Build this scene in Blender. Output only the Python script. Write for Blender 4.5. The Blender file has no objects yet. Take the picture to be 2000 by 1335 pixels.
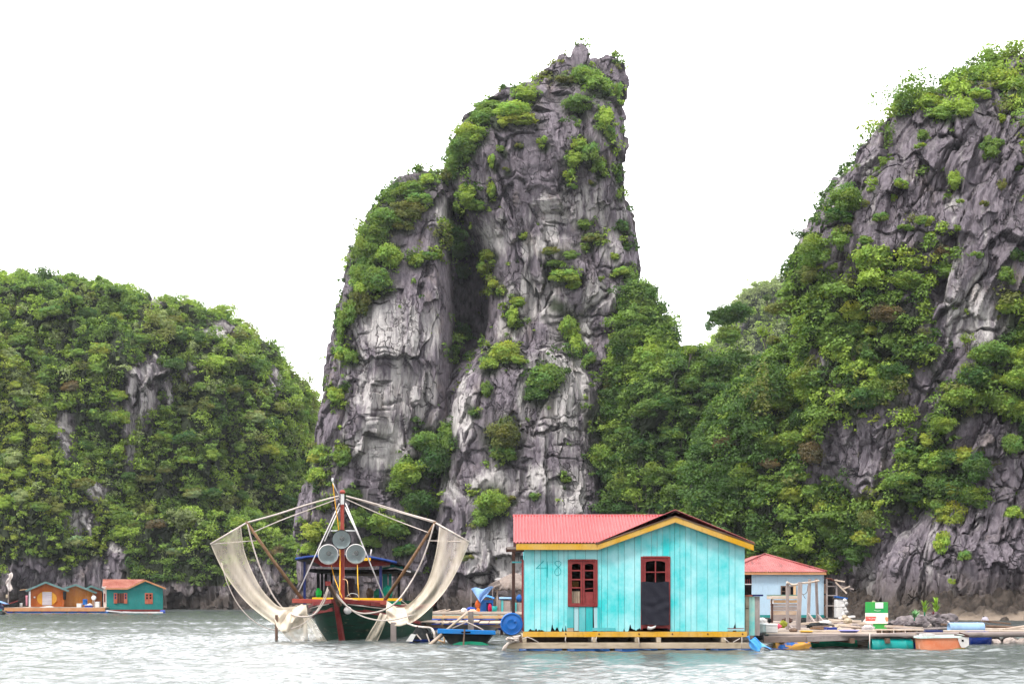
import bpy, bmesh, math, random
import numpy as np
from mathutils import Vector, Matrix

# ------------------------------------------------------------------ camera, sky, sun, exposure
scene = bpy.context.scene
C = scene.collection
R = math.radians
F = 2778.0            # focal length of the photograph in its own pixels (50 mm on 36 mm)
HOR = 1165.0          # row of the horizon
CAMZ = 1.4

cam_data = bpy.data.cameras.new("camera")
cam_data.lens = 50.0
cam_data.sensor_width = 36.0
cam_data.shift_y = (HOR - 667.5) / 2000.0
cam_data.clip_start = 0.1
cam_data.clip_end = 6000.0
cam = bpy.data.objects.new("camera", cam_data)
cam.location = (0, 0, CAMZ)
cam.rotation_euler = (R(90), 0, 0)
C.objects.link(cam)
scene.camera = cam

SUN_EL, SUN_AZ = 56.0, 222.0      # high, behind the camera and to its left
world = bpy.data.worlds.new("World")
scene.world = world
world.use_nodes = True
wn, wl = world.node_tree.nodes, world.node_tree.links
wn.clear()
w_out = wn.new("ShaderNodeOutputWorld")
w_sky = wn.new("ShaderNodeTexSky")
w_sky.sky_type = 'NISHITA'
w_sky.sun_disc = False
w_sky.sun_elevation = R(SUN_EL)
w_sky.sun_rotation = R(SUN_AZ)
w_bg = wn.new("ShaderNodeBackground")
w_bg.inputs['Strength'].default_value = 0.05
wl.new(w_sky.outputs['Color'], w_bg.inputs['Color'])
# the closed cloud layer: even and pale near the horizon, brighter overhead
w_tc = wn.new("ShaderNodeTexCoord")
w_sep = wn.new("ShaderNodeSeparateXYZ")
wl.new(w_tc.outputs['Generated'], w_sep.inputs[0])
w_ramp = wn.new("ShaderNodeValToRGB")
wl.new(w_sep.outputs['Z'], w_ramp.inputs['Fac'])
cr = w_ramp.color_ramp
cr.elements[0].position = 0.0
cr.elements[0].color = (2.75, 2.75, 2.78, 1)
cr.elements[1].position = 1.0
cr.elements[1].color = (2.4, 2.42, 2.48, 1)
e = cr.elements.new(0.40); e.color = (2.75, 2.76, 2.79, 1)
e = cr.elements.new(0.65); e.color = (2.5, 2.52, 2.57, 1)
w_cloud = wn.new("ShaderNodeBackground")
w_cloud.inputs['Strength'].default_value = 1.0
# the cloud is thinner and brighter over the hills than behind the camera
w_mr = wn.new("ShaderNodeMapRange"); w_mr.interpolation_type = 'SMOOTHSTEP'
w_mr.inputs['From Min'].default_value = -0.5; w_mr.inputs['From Max'].default_value = 0.6
w_mr.inputs['To Min'].default_value = 0.42; w_mr.inputs['To Max'].default_value = 1.0
wl.new(w_sep.outputs['Y'], w_mr.inputs['Value'])
wl.new(w_ramp.outputs['Color'], w_cloud.inputs['Color'])
wl.new(w_mr.outputs[0], w_cloud.inputs['Strength'])
w_add = wn.new("ShaderNodeMixShader")
w_add.inputs[0].default_value = 0.92
wl.new(w_bg.outputs[0], w_add.inputs[1])
wl.new(w_cloud.outputs[0], w_add.inputs[2])
wl.new(w_add.outputs[0], w_out.inputs['Surface'])

sun_data = bpy.data.lights.new("sun", 'SUN')
sun_data.energy = 2.6
sun_data.angle = R(11)
sun_data.color = (1.0, 0.97, 0.92)
sun = bpy.data.objects.new("sun", sun_data)
az, el = R(SUN_AZ), R(SUN_EL)
sdir = Vector((math.sin(az) * math.cos(el), math.cos(az) * math.cos(el), math.sin(el)))
sun.rotation_euler = sdir.to_track_quat('Z', 'Y').to_euler()
sun.location = (-20, -20, 60)
C.objects.link(sun)

scene.render.engine = 'CYCLES'
scene.view_settings.view_transform = 'Standard'
scene.view_settings.look = 'None'
scene.view_settings.exposure = 0.75
scene.view_settings.gamma = 1.0
scene.cycles.max_bounces = 6
scene.cycles.diffuse_bounces = 3
scene.cycles.glossy_bounces = 3
scene.cycles.transparent_max_bounces = 12
scene.cycles.transmission_bounces = 2
scene.cycles.volume_bounces = 0
scene.cycles.caustics_reflective = False
scene.cycles.caustics_refractive = False
scene.cycles.use_adaptive_sampling = True
scene.cycles.adaptive_threshold = 0.03
scene.cycles.use_denoising = True

random.seed(7)
rng = np.random.default_rng(11)

def wx(px, Y): return (px - 1000.0) / F * Y
def wz(py, Y): return CAMZ - (py - HOR) / F * Y
def at(px, py, Y): return Vector((wx(px, Y), Y, wz(py, Y)))

# ------------------------------------------------------------------ tags and object helpers
def tag(o, label=None, cat=None, group=None, kind=None):
    if label: o['label'] = label
    if cat: o['category'] = cat
    if group: o['group'] = group
    if kind: o['kind'] = kind
    return o

def thing(name, label, cat, loc=(0, 0, 0), rotz=0.0, group=None):
    o = bpy.data.objects.new(name, None)
    o.empty_display_size = 0.2
    C.objects.link(o)
    o.location = loc
    o.rotation_euler = (0, 0, rotz)
    return tag(o, label, cat, group)

def copy_tree(o, parent=None):
    c = o.copy()
    C.objects.link(c)
    c.parent = parent
    for ch in list(o.children):
        copy_tree(ch, c)
    return c

# ------------------------------------------------------------------ noise
def _hash(ix, iy, iz, seed):
    h = (ix.astype(np.uint32) * np.uint32(374761393) + iy.astype(np.uint32) * np.uint32(668265263)
         + iz.astype(np.uint32) * np.uint32(2147483647) + np.uint32((seed * 2654435761) & 0xffffffff))
    h ^= h >> np.uint32(13)
    h *= np.uint32(1274126177)
    h ^= h >> np.uint32(16)
    h *= np.uint32(2246822519)
    h ^= h >> np.uint32(15)
    return h

def rnd01(h): return h.astype(np.float32) / np.float32(4294967295.0)

def pnoise(x, y, z, seed=0):
    x = np.asarray(x, np.float32); y = np.asarray(y, np.float32); z = np.asarray(z, np.float32)
    fx, fy, fz = np.floor(x), np.floor(y), np.floor(z)
    ix, iy, iz = fx.astype(np.int64), fy.astype(np.int64), fz.astype(np.int64)
    dx, dy, dz = x - fx, y - fy, z - fz
    u, v, w = [t * t * t * (t * (t * 6 - 15) + 10) for t in (dx, dy, dz)]
    out = 0
    for a in (0, 1):
        for b in (0, 1):
            for c in (0, 1):
                h = _hash(ix + a, iy + b, iz + c, seed)
                gx = (h & np.uint32(1023)).astype(np.float32) / 511.5 - 1
                gy = ((h >> np.uint32(10)) & np.uint32(1023)).astype(np.float32) / 511.5 - 1
                gz = ((h >> np.uint32(20)) & np.uint32(1023)).astype(np.float32) / 511.5 - 1
                d = gx * (dx - a) + gy * (dy - b) + gz * (dz - c)
                out = out + d * (u if a else 1 - u) * (v if b else 1 - v) * (w if c else 1 - w)
    return out * 1.1

def fbm(x, y, z, seed=0, octv=3, gain=0.5):
    s, a, f = 0, 1.0, 1.0
    for k in range(octv):
        s = s + a * pnoise(x * f, y * f, z * f, seed + k * 17)
        a *= gain; f *= 2.03
    return s

def worley(x, y, z, seed=0):
    x = np.asarray(x, np.float32); y = np.asarray(y, np.float32); z = np.asarray(z, np.float32)
    ix, iy, iz = [np.floor(t).astype(np.int64) for t in (x, y, z)]
    f1 = np.full(x.shape, 9.0, np.float32); f2 = f1.copy(); cid = np.zeros(x.shape, np.float32); ox = cid.copy(); oy = cid.copy(); oz = cid.copy()
    for a in (-1, 0, 1):
        for b in (-1, 0, 1):
            for c in (-1, 0, 1):
                h = _hash(ix + a, iy + b, iz + c, seed)
                px = (ix + a) + (h & np.uint32(1023)).astype(np.float32) / 1023
                py = (iy + b) + ((h >> np.uint32(10)) & np.uint32(1023)).astype(np.float32) / 1023
                pz = (iz + c) + ((h >> np.uint32(20)) & np.uint32(1023)).astype(np.float32) / 1023
                d = np.maximum(np.maximum(np.abs(px - x), np.abs(py - y)), np.abs(pz - z)) * 0.6 + 0.4 * np.sqrt((px - x) ** 2 + (py - y) ** 2 + (pz - z) ** 2)
                near = d < f1
                f2 = np.where(near, f1, np.minimum(f2, d))
                cid = np.where(near, rnd01(_hash(ix + a, iy + b, iz + c, seed + 5)), cid)
                ox = np.where(near, x - px, ox); oy = np.where(near, y - py, oy); oz = np.where(near, z - pz, oz)
                f1 = np.where(near, d, f1)
    return f1, f2, cid, ox, oy, oz

def sstep(a, b, t):
    t = np.clip((t - a) / (b - a), 0, 1)
    return t * t * (3 - 2 * t)

# ------------------------------------------------------------------ material helpers
class NT:
    def __init__(self, name):
        self.m = bpy.data.materials.new(name)
        self.m.use_nodes = True
        self.n, self.l = self.m.node_tree.nodes, self.m.node_tree.links
        self.b = self.n["Principled BSDF"]
        self.out = self.n["Material Output"]
        self._pos = None
    def node(self, t, **kw):
        o = self.n.new(t)
        for k, v in kw.items(): setattr(o, k, v)
        return o
    def link(self, a, b): self.l.new(a, b)
    def pos(self, obj=True):
        if self._pos is None:
            self._pos = self.node("ShaderNodeTexCoord").outputs['Object'] if obj else self.node("ShaderNodeNewGeometry").outputs['Position']
        return self._pos
    def mapped(self, scale, obj=True, loc=(0, 0, 0), rot=(0, 0, 0)):
        mp = self.node("ShaderNodeMapping")
        mp.inputs['Scale'].default_value = scale
        mp.inputs['Location'].default_value = loc
        mp.inputs['Rotation'].default_value = rot
        self.link(self.pos(obj), mp.inputs['Vector'])
        return mp.outputs[0]
    def noise(self, scale=(1, 1, 1), detail=3, rough=0.6, obj=True, loc=(0, 0, 0), dist=0.0):
        t = self.node("ShaderNodeTexNoise")
        t.inputs['Scale'].default_value = 1.0
        t.inputs['Detail'].default_value = detail
        t.inputs['Roughness'].default_value = rough
        t.inputs['Distortion'].default_value = dist
        self.link(self.mapped(scale, obj, loc), t.inputs['Vector'])
        return t.outputs['Fac']
    def ramp(self, fac, stops):
        r = self.node("ShaderNodeValToRGB")
        els = r.color_ramp.elements
        while len(els) < len(stops): els.new(0.5)
        for el_, (p, c) in zip(els, stops):
            el_.position = p
            el_.color = (c, c, c, 1) if isinstance(c, (int, float)) else (*c, 1)
        self.link(fac, r.inputs['Fac'])
        return r.outputs['Color']
    def mix(self, fac, a, b, mode='MIX'):
        m = self.node("ShaderNodeMix", data_type='RGBA', blend_type=mode)
        for s, v in ((m.inputs['Factor'], fac), (m.inputs['A'], a), (m.inputs['B'], b)):
            if isinstance(v, (int, float)):
                s.default_value = v if s.type == 'VALUE' else (v, v, v, 1)
            elif isinstance(v, tuple): s.default_value = (*v, 1)
            else: self.link(v, s)
        return m.outputs['Result']
    def math(self, op, a, b=None):
        m = self.node("ShaderNodeMath", operation=op)
        for i, v in enumerate((a, b)):
            if v is None: continue
            if isinstance(v, (int, float)): m.inputs[i].default_value = v
            else: self.link(v, m.inputs[i])
        return m.outputs[0]
    def attr(self, name, out='Fac'):
        a = self.node("ShaderNodeAttribute", attribute_name=name)
        return a.outputs[out]
    def bump(self, h, strength=0.5, dist=0.02):
        b = self.node("ShaderNodeBump")
        b.inputs['Strength'].default_value = strength
        b.inputs['Distance'].default_value = dist
        self.link(h, b.inputs['Height'])
        self.link(b.outputs[0], self.b.inputs['Normal'])
    def color(self, c):
        if isinstance(c, tuple): self.b.inputs['Base Color'].default_value = (*c, 1)
        else: self.link(c, self.b.inputs['Base Color'])
    def set(self, rough=0.7, metal=0.0, spec=0.3):
        self.b.inputs['Roughness'].default_value = rough
        self.b.inputs['Metallic'].default_value = metal
        self.b.inputs['Specular IOR Level'].default_value = spec
        return self

# ------------------------------------------------------------------ numpy mesh
def np_mesh(name, verts, quads, attrs=None, smooth=True, mat=None, colors=None):
    me = bpy.data.meshes.new(name)
    v = np.asarray(verts, np.float32).reshape(-1, 3)
    q = np.asarray(quads, np.int32)
    k = q.shape[1]
    me.vertices.add(len(v)); me.vertices.foreach_set("co", v.ravel())
    me.loops.add(q.size); me.loops.foreach_set("vertex_index", q.ravel())
    me.polygons.add(len(q))
    me.polygons.foreach_set("loop_start", np.arange(0, q.size, k, dtype=np.int32))
    if smooth: me.polygons.foreach_set("use_smooth", np.ones(len(q), bool))
    me.update(calc_edges=True)
    for an, av in (attrs or {}).items():
        a = me.attributes.new(an, 'FLOAT', 'POINT')
        a.data.foreach_set("value", np.asarray(av, np.float32))
    if colors is not None:
        a = me.attributes.new("Col", 'FLOAT_COLOR', 'POINT')
        a.data.foreach_set("color", np.asarray(colors, np.float32).ravel())
    if mat: me.materials.append(mat)
    return me

def link_mesh(name, me, parent=None, loc=(0, 0, 0)):
    o = bpy.data.objects.new(name, me)
    C.objects.link(o)
    o.location = loc
    if parent: o.parent = parent
    return o
# ================================================================== SETTING: rock, sea, woods
def rock_material():
    t = NT("karst_limestone")
    pale, veg, crack = t.attr("pale"), t.attr("veg"), t.attr("crack")
    streak = t.noise((1.1, 1.1, 0.13), 5, 0.65, False)
    fine = t.noise((3.2, 3.2, 0.9), 6, 0.75, False, (7, 3, 1))
    nz = t.node("ShaderNodeTexNoise"); nz.inputs['Scale'].default_value = 0.9; nz.inputs['Detail'].default_value = 3
    t.link(t.pos(False), nz.inputs['Vector'])
    sc = t.node("ShaderNodeVectorMath", operation='MULTIPLY_ADD'); sc.inputs[1].default_value = (1.6, 1.6, 1.6)
    t.link(nz.outputs['Color'], sc.inputs[0]); t.link(t.mapped((1.25, 1.25, 0.36), False), sc.inputs[2])
    vo = t.node("ShaderNodeTexVoronoi", feature='DISTANCE_TO_EDGE'); vo.inputs['Scale'].default_value = 1.0
    t.link(sc.outputs[0], vo.inputs['Vector'])
    joint = t.ramp(vo.outputs['Distance'], [(0.0, 1.0), (0.055, 0.0)])
    jmask = t.ramp(t.noise((0.6, 0.6, 0.4), 3, 0.6, False, (13, 2, 6)), [(0.45, 0.0), (0.62, 1.0)])
    joint = t.math('MULTIPLY', joint, jmask)
    big = t.noise((0.16, 0.16, 0.10), 3, 0.6, False, (3, 9, 4))
    dark = t.mix(t.ramp(fine, [(0.3, 0.0), (0.7, 1.0)]), (0.098, 0.081, 0.101), (0.315, 0.272, 0.304))
    pal = t.mix(t.ramp(fine, [(0.3, 0.0), (0.75, 1.0)]), (0.37, 0.335, 0.34), (0.74, 0.70, 0.68))
    f = t.math('ADD', t.math('MULTIPLY', pale, 0.62), t.math('MULTIPLY', t.math('SUBTRACT', streak, 0.5), 1.9))
    f = t.math('ADD', f, t.math('MULTIPLY', t.math('SUBTRACT', big, 0.5), 0.9))
    col = t.mix(t.ramp(f, [(0.27, 0.0), (0.60, 1.0)]), dark, pal)
    # ochre weathering
    och = t.noise((0.5, 0.5, 0.3), 4, 0.6, False, (21, 5, 8))
    col = t.mix(t.ramp(och, [(0.58, 0.0), (0.75, 0.35)]), col, (0.30, 0.235, 0.17))
    vs = t.noise((2.6, 2.6, 0.10), 3, 0.7, False, (31, 12, 3))
    col = t.mix(t.ramp(vs, [(0.56, 0.0), (0.70, 0.6)]), col, (0.050, 0.044, 0.052))
    # dark joints
    col = t.mix(t.math('MULTIPLY', joint, 0.8), col, (0.026, 0.022, 0.026))
    col = t.mix(t.math('MULTIPLY', crack, 0.75), col, (0.022, 0.019, 0.022))
    # thin soil and moss where plants root
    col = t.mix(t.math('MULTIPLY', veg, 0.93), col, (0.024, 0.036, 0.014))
    # tide stain
    sep = t.node("ShaderNodeSeparateXYZ"); t.link(t.pos(False), sep.inputs[0])
    tz = t.math('ADD', sep.outputs['Z'], t.math('MULTIPLY', t.math('SUBTRACT', t.noise((0.5, 0.5, 0.5), 3, 0.6, False), 0.5), 2.2))
    mr = t.node("ShaderNodeMapRange"); mr.inputs['From Min'].default_value = 1.2; mr.inputs['From Max'].default_value = 3.4
    mr.inputs['To Min'].default_value = 0.85; mr.inputs['To Max'].default_value = 0.0
    t.link(tz, mr.inputs['Value'])
    stain = t.mix(fine, (0.045, 0.036, 0.030), (0.13, 0.105, 0.085))
    col = t.mix(mr.outputs[0], col, stain)
    t.color(col)
    t.set(0.9, 0, 0.08)
    h = t.math('SUBTRACT', t.math('ADD', t.math('MULTIPLY', streak, 0.5), fine), t.math('MULTIPLY', joint, 0.7))
    t.bump(h, 1.0, 0.30)
    return t.m
ROCK = rock_material()

def foliage_material(name, trans=0.34):
    t = NT(name)
    col = t.attr("Col", 'Color')
    oi = t.node("ShaderNodeObjectInfo")
    c = t.mix(1.0, col, oi.outputs['Color'], 'MULTIPLY')
    t.color(c)
    t.set(0.65, 0, 0.10)
    tr = t.node("ShaderNodeBsdfTranslucent")
    c2 = t.mix(1.0, c, (1.15, 1.25, 0.55), 'MULTIPLY')
    t.link(c2, tr.inputs['Color'])
    ms = t.node("ShaderNodeMixShader"); ms.inputs[0].default_value = trans
    t.link(t.b.outputs[0], ms.inputs[1]); t.link(tr.outputs[0], ms.inputs[2])
    t.link(ms.outputs[0], t.out.inputs['Surface'])
    return t.m
LEAF = foliage_material("leaves")

def leaf_quads(P, N, L, W, seed_rng):
    """rhombus leaves at P facing roughly N; returns verts (n*4,3)"""
    n = len(P)
    up = seed_rng.normal(size=(n, 3))
    t1 = np.cross(N, up); t1 /= np.linalg.norm(t1, axis=1)[:, None] + 1e-9
    t2 = np.cross(N, t1)
    L = L[:, None]; W = W[:, None]
    v = np.stack([P - t1 * L, P - t2 * W - N * L * 0.15, P + t1 * L, P + t2 * W - N * L * 0.15], axis=1)
    return v.reshape(-1, 3)

def crown(nl, leaf, seed, lumps=9, flat=1.0):
    """leaves of one crown of about unit radius: a lumpy shell of many small leaf faces"""
    g = np.random.default_rng(seed)
    c = g.normal(size=(lumps, 3)); c /= np.linalg.norm(c, axis=1)[:, None]
    c *= g.uniform(0.35, 0.72, (lumps, 1)); c[:, 2] = c[:, 2] * 0.9 + 0.05
    r = g.uniform(0.20, 0.46, lumps)
    k = g.choice(lumps, nl, p=r ** 2 / (r ** 2).sum())
    d = g.normal(size=(nl, 3)); d[:, 2] = np.where(d[:, 2] < -0.3, d[:, 2] * 0.4, d[:, 2]); d /= np.linalg.norm(d, axis=1)[:, None]
    rad = r[k] * np.where(g.random(nl) < 0.1, g.uniform(1.0, 1.45, nl), g.uniform(0.7, 1.05, nl))
    P = c[k] + d * rad[:, None]
    P[:, 2] *= flat
    N = d + g.normal(size=(nl, 3)) * 0.55 + np.array([0, 0, 0.35]); N /= np.linalg.norm(N, axis=1)[:, None]
    L = leaf * g.uniform(0.7, 1.35, nl)
    v = leaf_quads(P, N, L, L * g.uniform(0.42, 0.6, nl), g)
    tone = np.clip(g.normal(1.0, 0.12, nl), 0.5, 1.6) * (0.85 + 0.35 * (g.random(lumps)[k]))
    warm = g.normal(0, 0.04, nl) + g.normal(0, 0.09, lumps)[k]
    col = np.stack([tone * (1 + warm), tone, tone * (1 - warm), np.ones(nl)], axis=1)
    return v, np.repeat(col, 4, axis=0)

def crown_mesh(nl, leaf, seed, lumps=9, flat=1.0):
    v, col = crown(nl, leaf, seed, lumps, flat)
    return np_mesh("crown", v, np.arange(len(v)).reshape(-1, 4), None, False, LEAF, col)

PROTO = {
    'S': [crown_mesh(450, 0.165, 100 + i, 5, (1.0, .8, .9)[i]) for i in range(3)],
    'M': [crown_mesh(1500, 0.096, 200 + i, (9, 12, 7, 14)[i], (1.0, .8, .9, .7)[i]) for i in range(4)],
    'L': [crown_mesh(3700, 0.061, 300 + i, (15, 22, 12, 28)[i], (1.0, .85, .9, .75)[i]) for i in range(4)],
}
GREENS = {
    'dark': (0.070, 0.130, 0.036), 'mid': (0.150, 0.235, 0.054), 'bright': (0.245, 0.340, 0.062),
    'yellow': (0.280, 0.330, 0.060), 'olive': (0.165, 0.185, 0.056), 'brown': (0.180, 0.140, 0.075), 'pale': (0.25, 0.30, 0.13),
}

class Lobe:
    """a closed rock body: rings between traced outlines at its own distance"""
    def __init__(self, rows, Y0, kdep, dmin=2.0, e=0.85, step=0.1, amp=1.0, seed=0, back=0.35, big=(9.0, 1.5), blk=(4.0, 7.0, 1.5), lean=0.0, fine=1.0, shear=0.0, flank=None):
        rows = np.array(sorted(rows), float)
        zr = wz(rows[:, 0], Y0)[::-1]; xl = wx(rows[:, 1], Y0)[::-1]; xr = wx(rows[:, 2], Y0)[::-1]
        zr[0] = min(zr[0], -1.5)
        nv = int((zr[-1] - zr[0]) / step) + 2
        z = np.linspace(zr[0], zr[-1], nv)
        cx = np.interp(z, zr, (xl + xr) / 2); w = np.interp(z, zr, (xr - xl) / 2)
        d = np.maximum(w * kdep, np.minimum(w, dmin))
        nf = int(np.pi * (w.max() + d.max()) / 2 / step)
        nb = max(24, int(nf * back))
        th = np.concatenate([np.linspace(np.pi, 2 * np.pi, nf, endpoint=False), np.linspace(2 * np.pi, 3 * np.pi, nb, endpoint=False)])
        c, s = np.cos(th), np.sin(th)
        ce = np.sign(c) * np.abs(c) ** e; se = np.sign(s) * np.abs(s) ** e
        X = cx[:, None] + w[:, None] * ce; Yv = Y0 + lean * (z[:, None] - zr[0]) + d[:, None] * se
        Z = np.repeat(z[:, None], len(th), 1)
        nx = c[None, :] / np.maximum(w, 0.3)[:, None]; ny = s[None, :] / np.maximum(d, 0.3)[:, None]
        ln = np.sqrt(nx ** 2 + ny ** 2); nx = nx / ln; ny = ny / ln
        sh = X.shape
        x, y, zz = X.ravel(), Yv.ravel(), Z.ravel()
        o = seed * 37.7
        xr0 = x
        x = x - shear * zz
        wq = pnoise(x / 3.1 + o, y / 3.1, zz / 3.1, seed + 40) * 1.3 + pnoise(x / 0.9, y / 0.9 + o, zz / 1.6, seed + 41) * 0.35
        D = fbm(x / big[0] + o, y / big[0], zz / (big[0] * 1.3), seed, 3) * big[1]
        some = sstep(-0.25, 0.25, fbm(x / 2.2 + o, y / 2.2, zz / 2.2, seed + 42, 2))
        some2 = sstep(-0.1, 0.3, fbm(x / 1.6 + o, y / 1.6, zz / 2.6, seed + 43, 2))
        f1, f2, cid, ox, oy, oz = worley((x + wq) / blk[0] + o, (y + wq) / blk[0], (zz + wq * 1.6) / blk[1], seed + 1)
        cr1 = (1 - sstep(0.0, 0.035, f2 - f1)) * (0.25 + 0.75 * some)
        c2, c3 = (cid * 7.3) % 1.0, (cid * 13.7) % 1.0
        D += (cid - 0.5) * blk[2] + ((c2 - 0.5) * ox + (c3 - 0.6) * oz) * blk[2] * 0.9 - cr1 * 0.4 * fine
        f1, f2, cid, ox, oy, oz = worley((x + wq * 0.7) / 1.15 + o, (y + wq * 0.7) / 1.15, (zz + wq) / 3.6, seed + 2)
        cr2 = (1 - sstep(0.0, 0.07, f2 - f1)) * some2
        c2, c3 = (cid * 7.3) % 1.0, (cid * 13.7) % 1.0
        D += ((cid - 0.5) * 0.75 + ((c2 - 0.5) * ox * 1.1 + (c3 - 0.55) * oz * 0.9) - cr2 * 0.18) * fine
        f1, f2, cid, ox, oy, oz = worley((x + wq * 0.4) / 0.42 + o, (y + wq * 0.4) / 0.42, (zz + wq * 0.5) / 1.1, seed + 12)
        D += ((cid - 0.5) * 0.22 + (((cid * 7.3) % 1.0) - 0.5) * ox * 0.35) * fine * (0.3 + 0.7 * some2)
        fl = pnoise((x + wq * 0.3) / 0.5 + o, y / 0.5, zz / 5.5, seed + 3)
        D += (0.5 - np.abs(fl) * 2.2) * 0.26 * fine * (1 - 0.6 * some)
        D += fbm(x / 0.5, y / 0.5, zz / 0.8, seed + 4, 2) * 0.10 * fine
        bed = pnoise(x / 11 + o, y / 11, zz / 2.6, seed + 6)
        led = (1 - sstep(0.0, 0.035, np.abs(bed))) * some
        D -= led * 0.35 * fine
        cr1 = np.maximum(cr1, led * 0.8)
        D *= 1 - 0.55 * np.repeat((np.abs(c) ** 5)[None, :], nv, 0).ravel()
        D *= amp * np.minimum(1.0, np.repeat((w / 2.0 + 0.15)[:, None], sh[1], 1).ravel())
        if flank:
            pyv = HOR - (zz - CAMZ) / Y0 * F
            onside = sstep(0.35, 0.8, np.repeat((c * flank[0])[None, :], nv, 0).ravel()) * (sstep(flank[1] - 40, flank[1], pyv) * (1 - sstep(flank[2], flank[2] + 40, pyv)))
            D = D * (1 - 0.8 * onside)
        x = xr0
        dz = fbm(x / 0.9 + o, y / 0.9, zz / 2, seed + 7, 2) * 0.5 * amp
        X2 = x + nx.ravel() * D; Y2 = y + ny.ravel() * D; Z2 = zz + dz
        self.V = np.stack([X2, Y2, Z2], 1)
        nt = sh[1]
        i = np.arange(nv - 1)[:, None] * nt; j = np.arange(nt)[None, :]; j2 = (j + 1) % nt
        self.Q = np.stack([i + j, i + j2, i + nt + j2, i + nt + j], -1).reshape(-1, 4)
        self.crack = np.clip(np.maximum(cr1 * 0.9, cr2 * 0.7), 0, 1)
        self.front = (np.repeat(s[None, :], nv, 0).ravel() < 0.12)
        self.shape = sh; self.nt = nt
        gx = self.V.reshape(*sh, 3)
        du = np.roll(gx, -1, 1) - np.roll(gx, 1, 1); dv = np.gradient(gx, axis=0)
        n = np.cross(du, dv).reshape(-1, 3); n /= np.linalg.norm(n, axis=1)[:, None] + 1e-9
        self.N = n
        self.px = 1000 + self.V[:, 0] / self.V[:, 1] * F
        self.py = HOR - (self.V[:, 2] - CAMZ) / self.V[:, 1] * F
        self.pale = np.zeros(len(self.V), np.float32); self.veg = np.zeros(len(self.V), np.float32)
        self.area = step * step

def ell(px, py, L, soft=0.5):
    m = np.zeros(len(px), np.float32)
    for (cx, cy, rx, ry) in L:
        r = np.sqrt(((px - cx) / rx) ** 2 + ((py - cy) / ry) ** 2)
        m = np.maximum(m, 1 - sstep(1 - soft, 1 + soft, r))
    return m

def build_hill(name, lobes, label):
    V = np.concatenate([l.V for l in lobes]); off = 0; Q = []
    for l in lobes:
        Q.append(l.Q + off); off += len(l.V)
    me = np_mesh("hill", V, np.concatenate(Q), {'pale': np.concatenate([l.pale for l in lobes]), 'veg': np.concatenate([l.veg for l in lobes]),
                 'crack': np.concatenate([l.crack for l in lobes])}, True, ROCK)
    try: me.set_sharp_from_angle(angle=R(38))
    except Exception: pass
    o = link_mesh(name, me)
    return tag(o, label, None, None, 'structure')

def scatter_cover(name, label, lobes, masks, dens, rr, leaf, palette, per_m2, seed, lump=0.35):
    """ground cover that nobody could count: leaf clumps rooted over the slopes"""
    g = np.random.default_rng(seed)
    Pn, Nn, Rn = [], [], []
    for l, m in zip(lobes, masks):
        p = np.where(l.front, m, 0) * l.area * dens
        n = g.poisson(p.sum())
        if n == 0: continue
        idx = g.choice(len(p), n, p=p / p.sum())
        Pn.append(l.V[idx]); Nn.append(l.N[idx])
    P = np.concatenate(Pn); N = np.concatenate(Nn); n = len(P)
    N = np.where((N[:, 1] > 0)[:, None], -N, N)
    r = rr[0] + (rr[1] - rr[0]) * g.random(n) ** 2.0
    r = np.where(g.random(n) < 0.07, r * 1.6, r)
    P = P + N * (r * lump)[:, None]; P[:, 2] += r * 0.25
    cnt = np.maximum(8, (per_m2 * r * r).astype(int))
    k = np.repeat(np.arange(n), cnt); m = len(k)
    sub = g.normal(size=(n, 6, 3)); sub /= np.linalg.norm(sub, axis=2)[:, :, None]; sub *= 0.55
    sk = g.integers(0, 6, m)
    asp = np.exp(g.normal(0, 0.28, (n, 3))); asp[:, 2] *= np.where(g.random(n) < 0.2, 1.5, 0.85)
    d = g.normal(size=(m, 3)); d[:, 2] = np.where(d[:, 2] < -0.2, -d[:, 2] * 0.6, d[:, 2]); d /= np.linalg.norm(d, axis=1)[:, None]
    rad = np.where(g.random(m) < 0.08, g.uniform(0.6, 0.85, m), g.uniform(0.38, 0.6, m))
    Q = P[k] + (sub[k, sk] + d * rad[:, None]) * r[k][:, None] * asp[k]
    NN = d + g.normal(size=(m, 3)) * 0.5 + np.array([0, 0, 0.4]); NN /= np.linalg.norm(NN, axis=1)[:, None]
    L = leaf * g.uniform(0.65, 1.4, m)
    v = leaf_quads(Q, NN, L, L * g.uniform(0.42, 0.62, m), g)
    # clump colours drift slowly over the slope
    drift = fbm(P[:, 0] / 6, P[:, 1] / 6, P[:, 2] / 6, seed + 3, 2)
    pal = np.array([GREENS[c] for c, _ in palette]); wts = np.array([w_ for _, w_ in palette], float); wts /= wts.sum()
    rank = np.clip(np.argsort(np.argsort(drift + g.normal(0, 0.22, n))) / n, 0, 0.9999)
    ci = np.searchsorted(np.cumsum(wts), rank)
    ci = np.minimum(ci, len(pal) - 1)
    base = pal[ci] * g.uniform(0.8, 1.2, (n, 1))
    tone = np.clip(g.normal(1, 0.17, m), 0.5, 1.7)
    col = np.concatenate([base[k] * tone[:, None], np.ones((m, 1))], 1)
    me = np_mesh("cover", v, np.arange(len(v)).reshape(-1, 4), None, False, LEAF, np.repeat(col, 4, axis=0))
    o = link_mesh(name, me)
    return tag(o, label, None, None, 'stuff')

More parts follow.
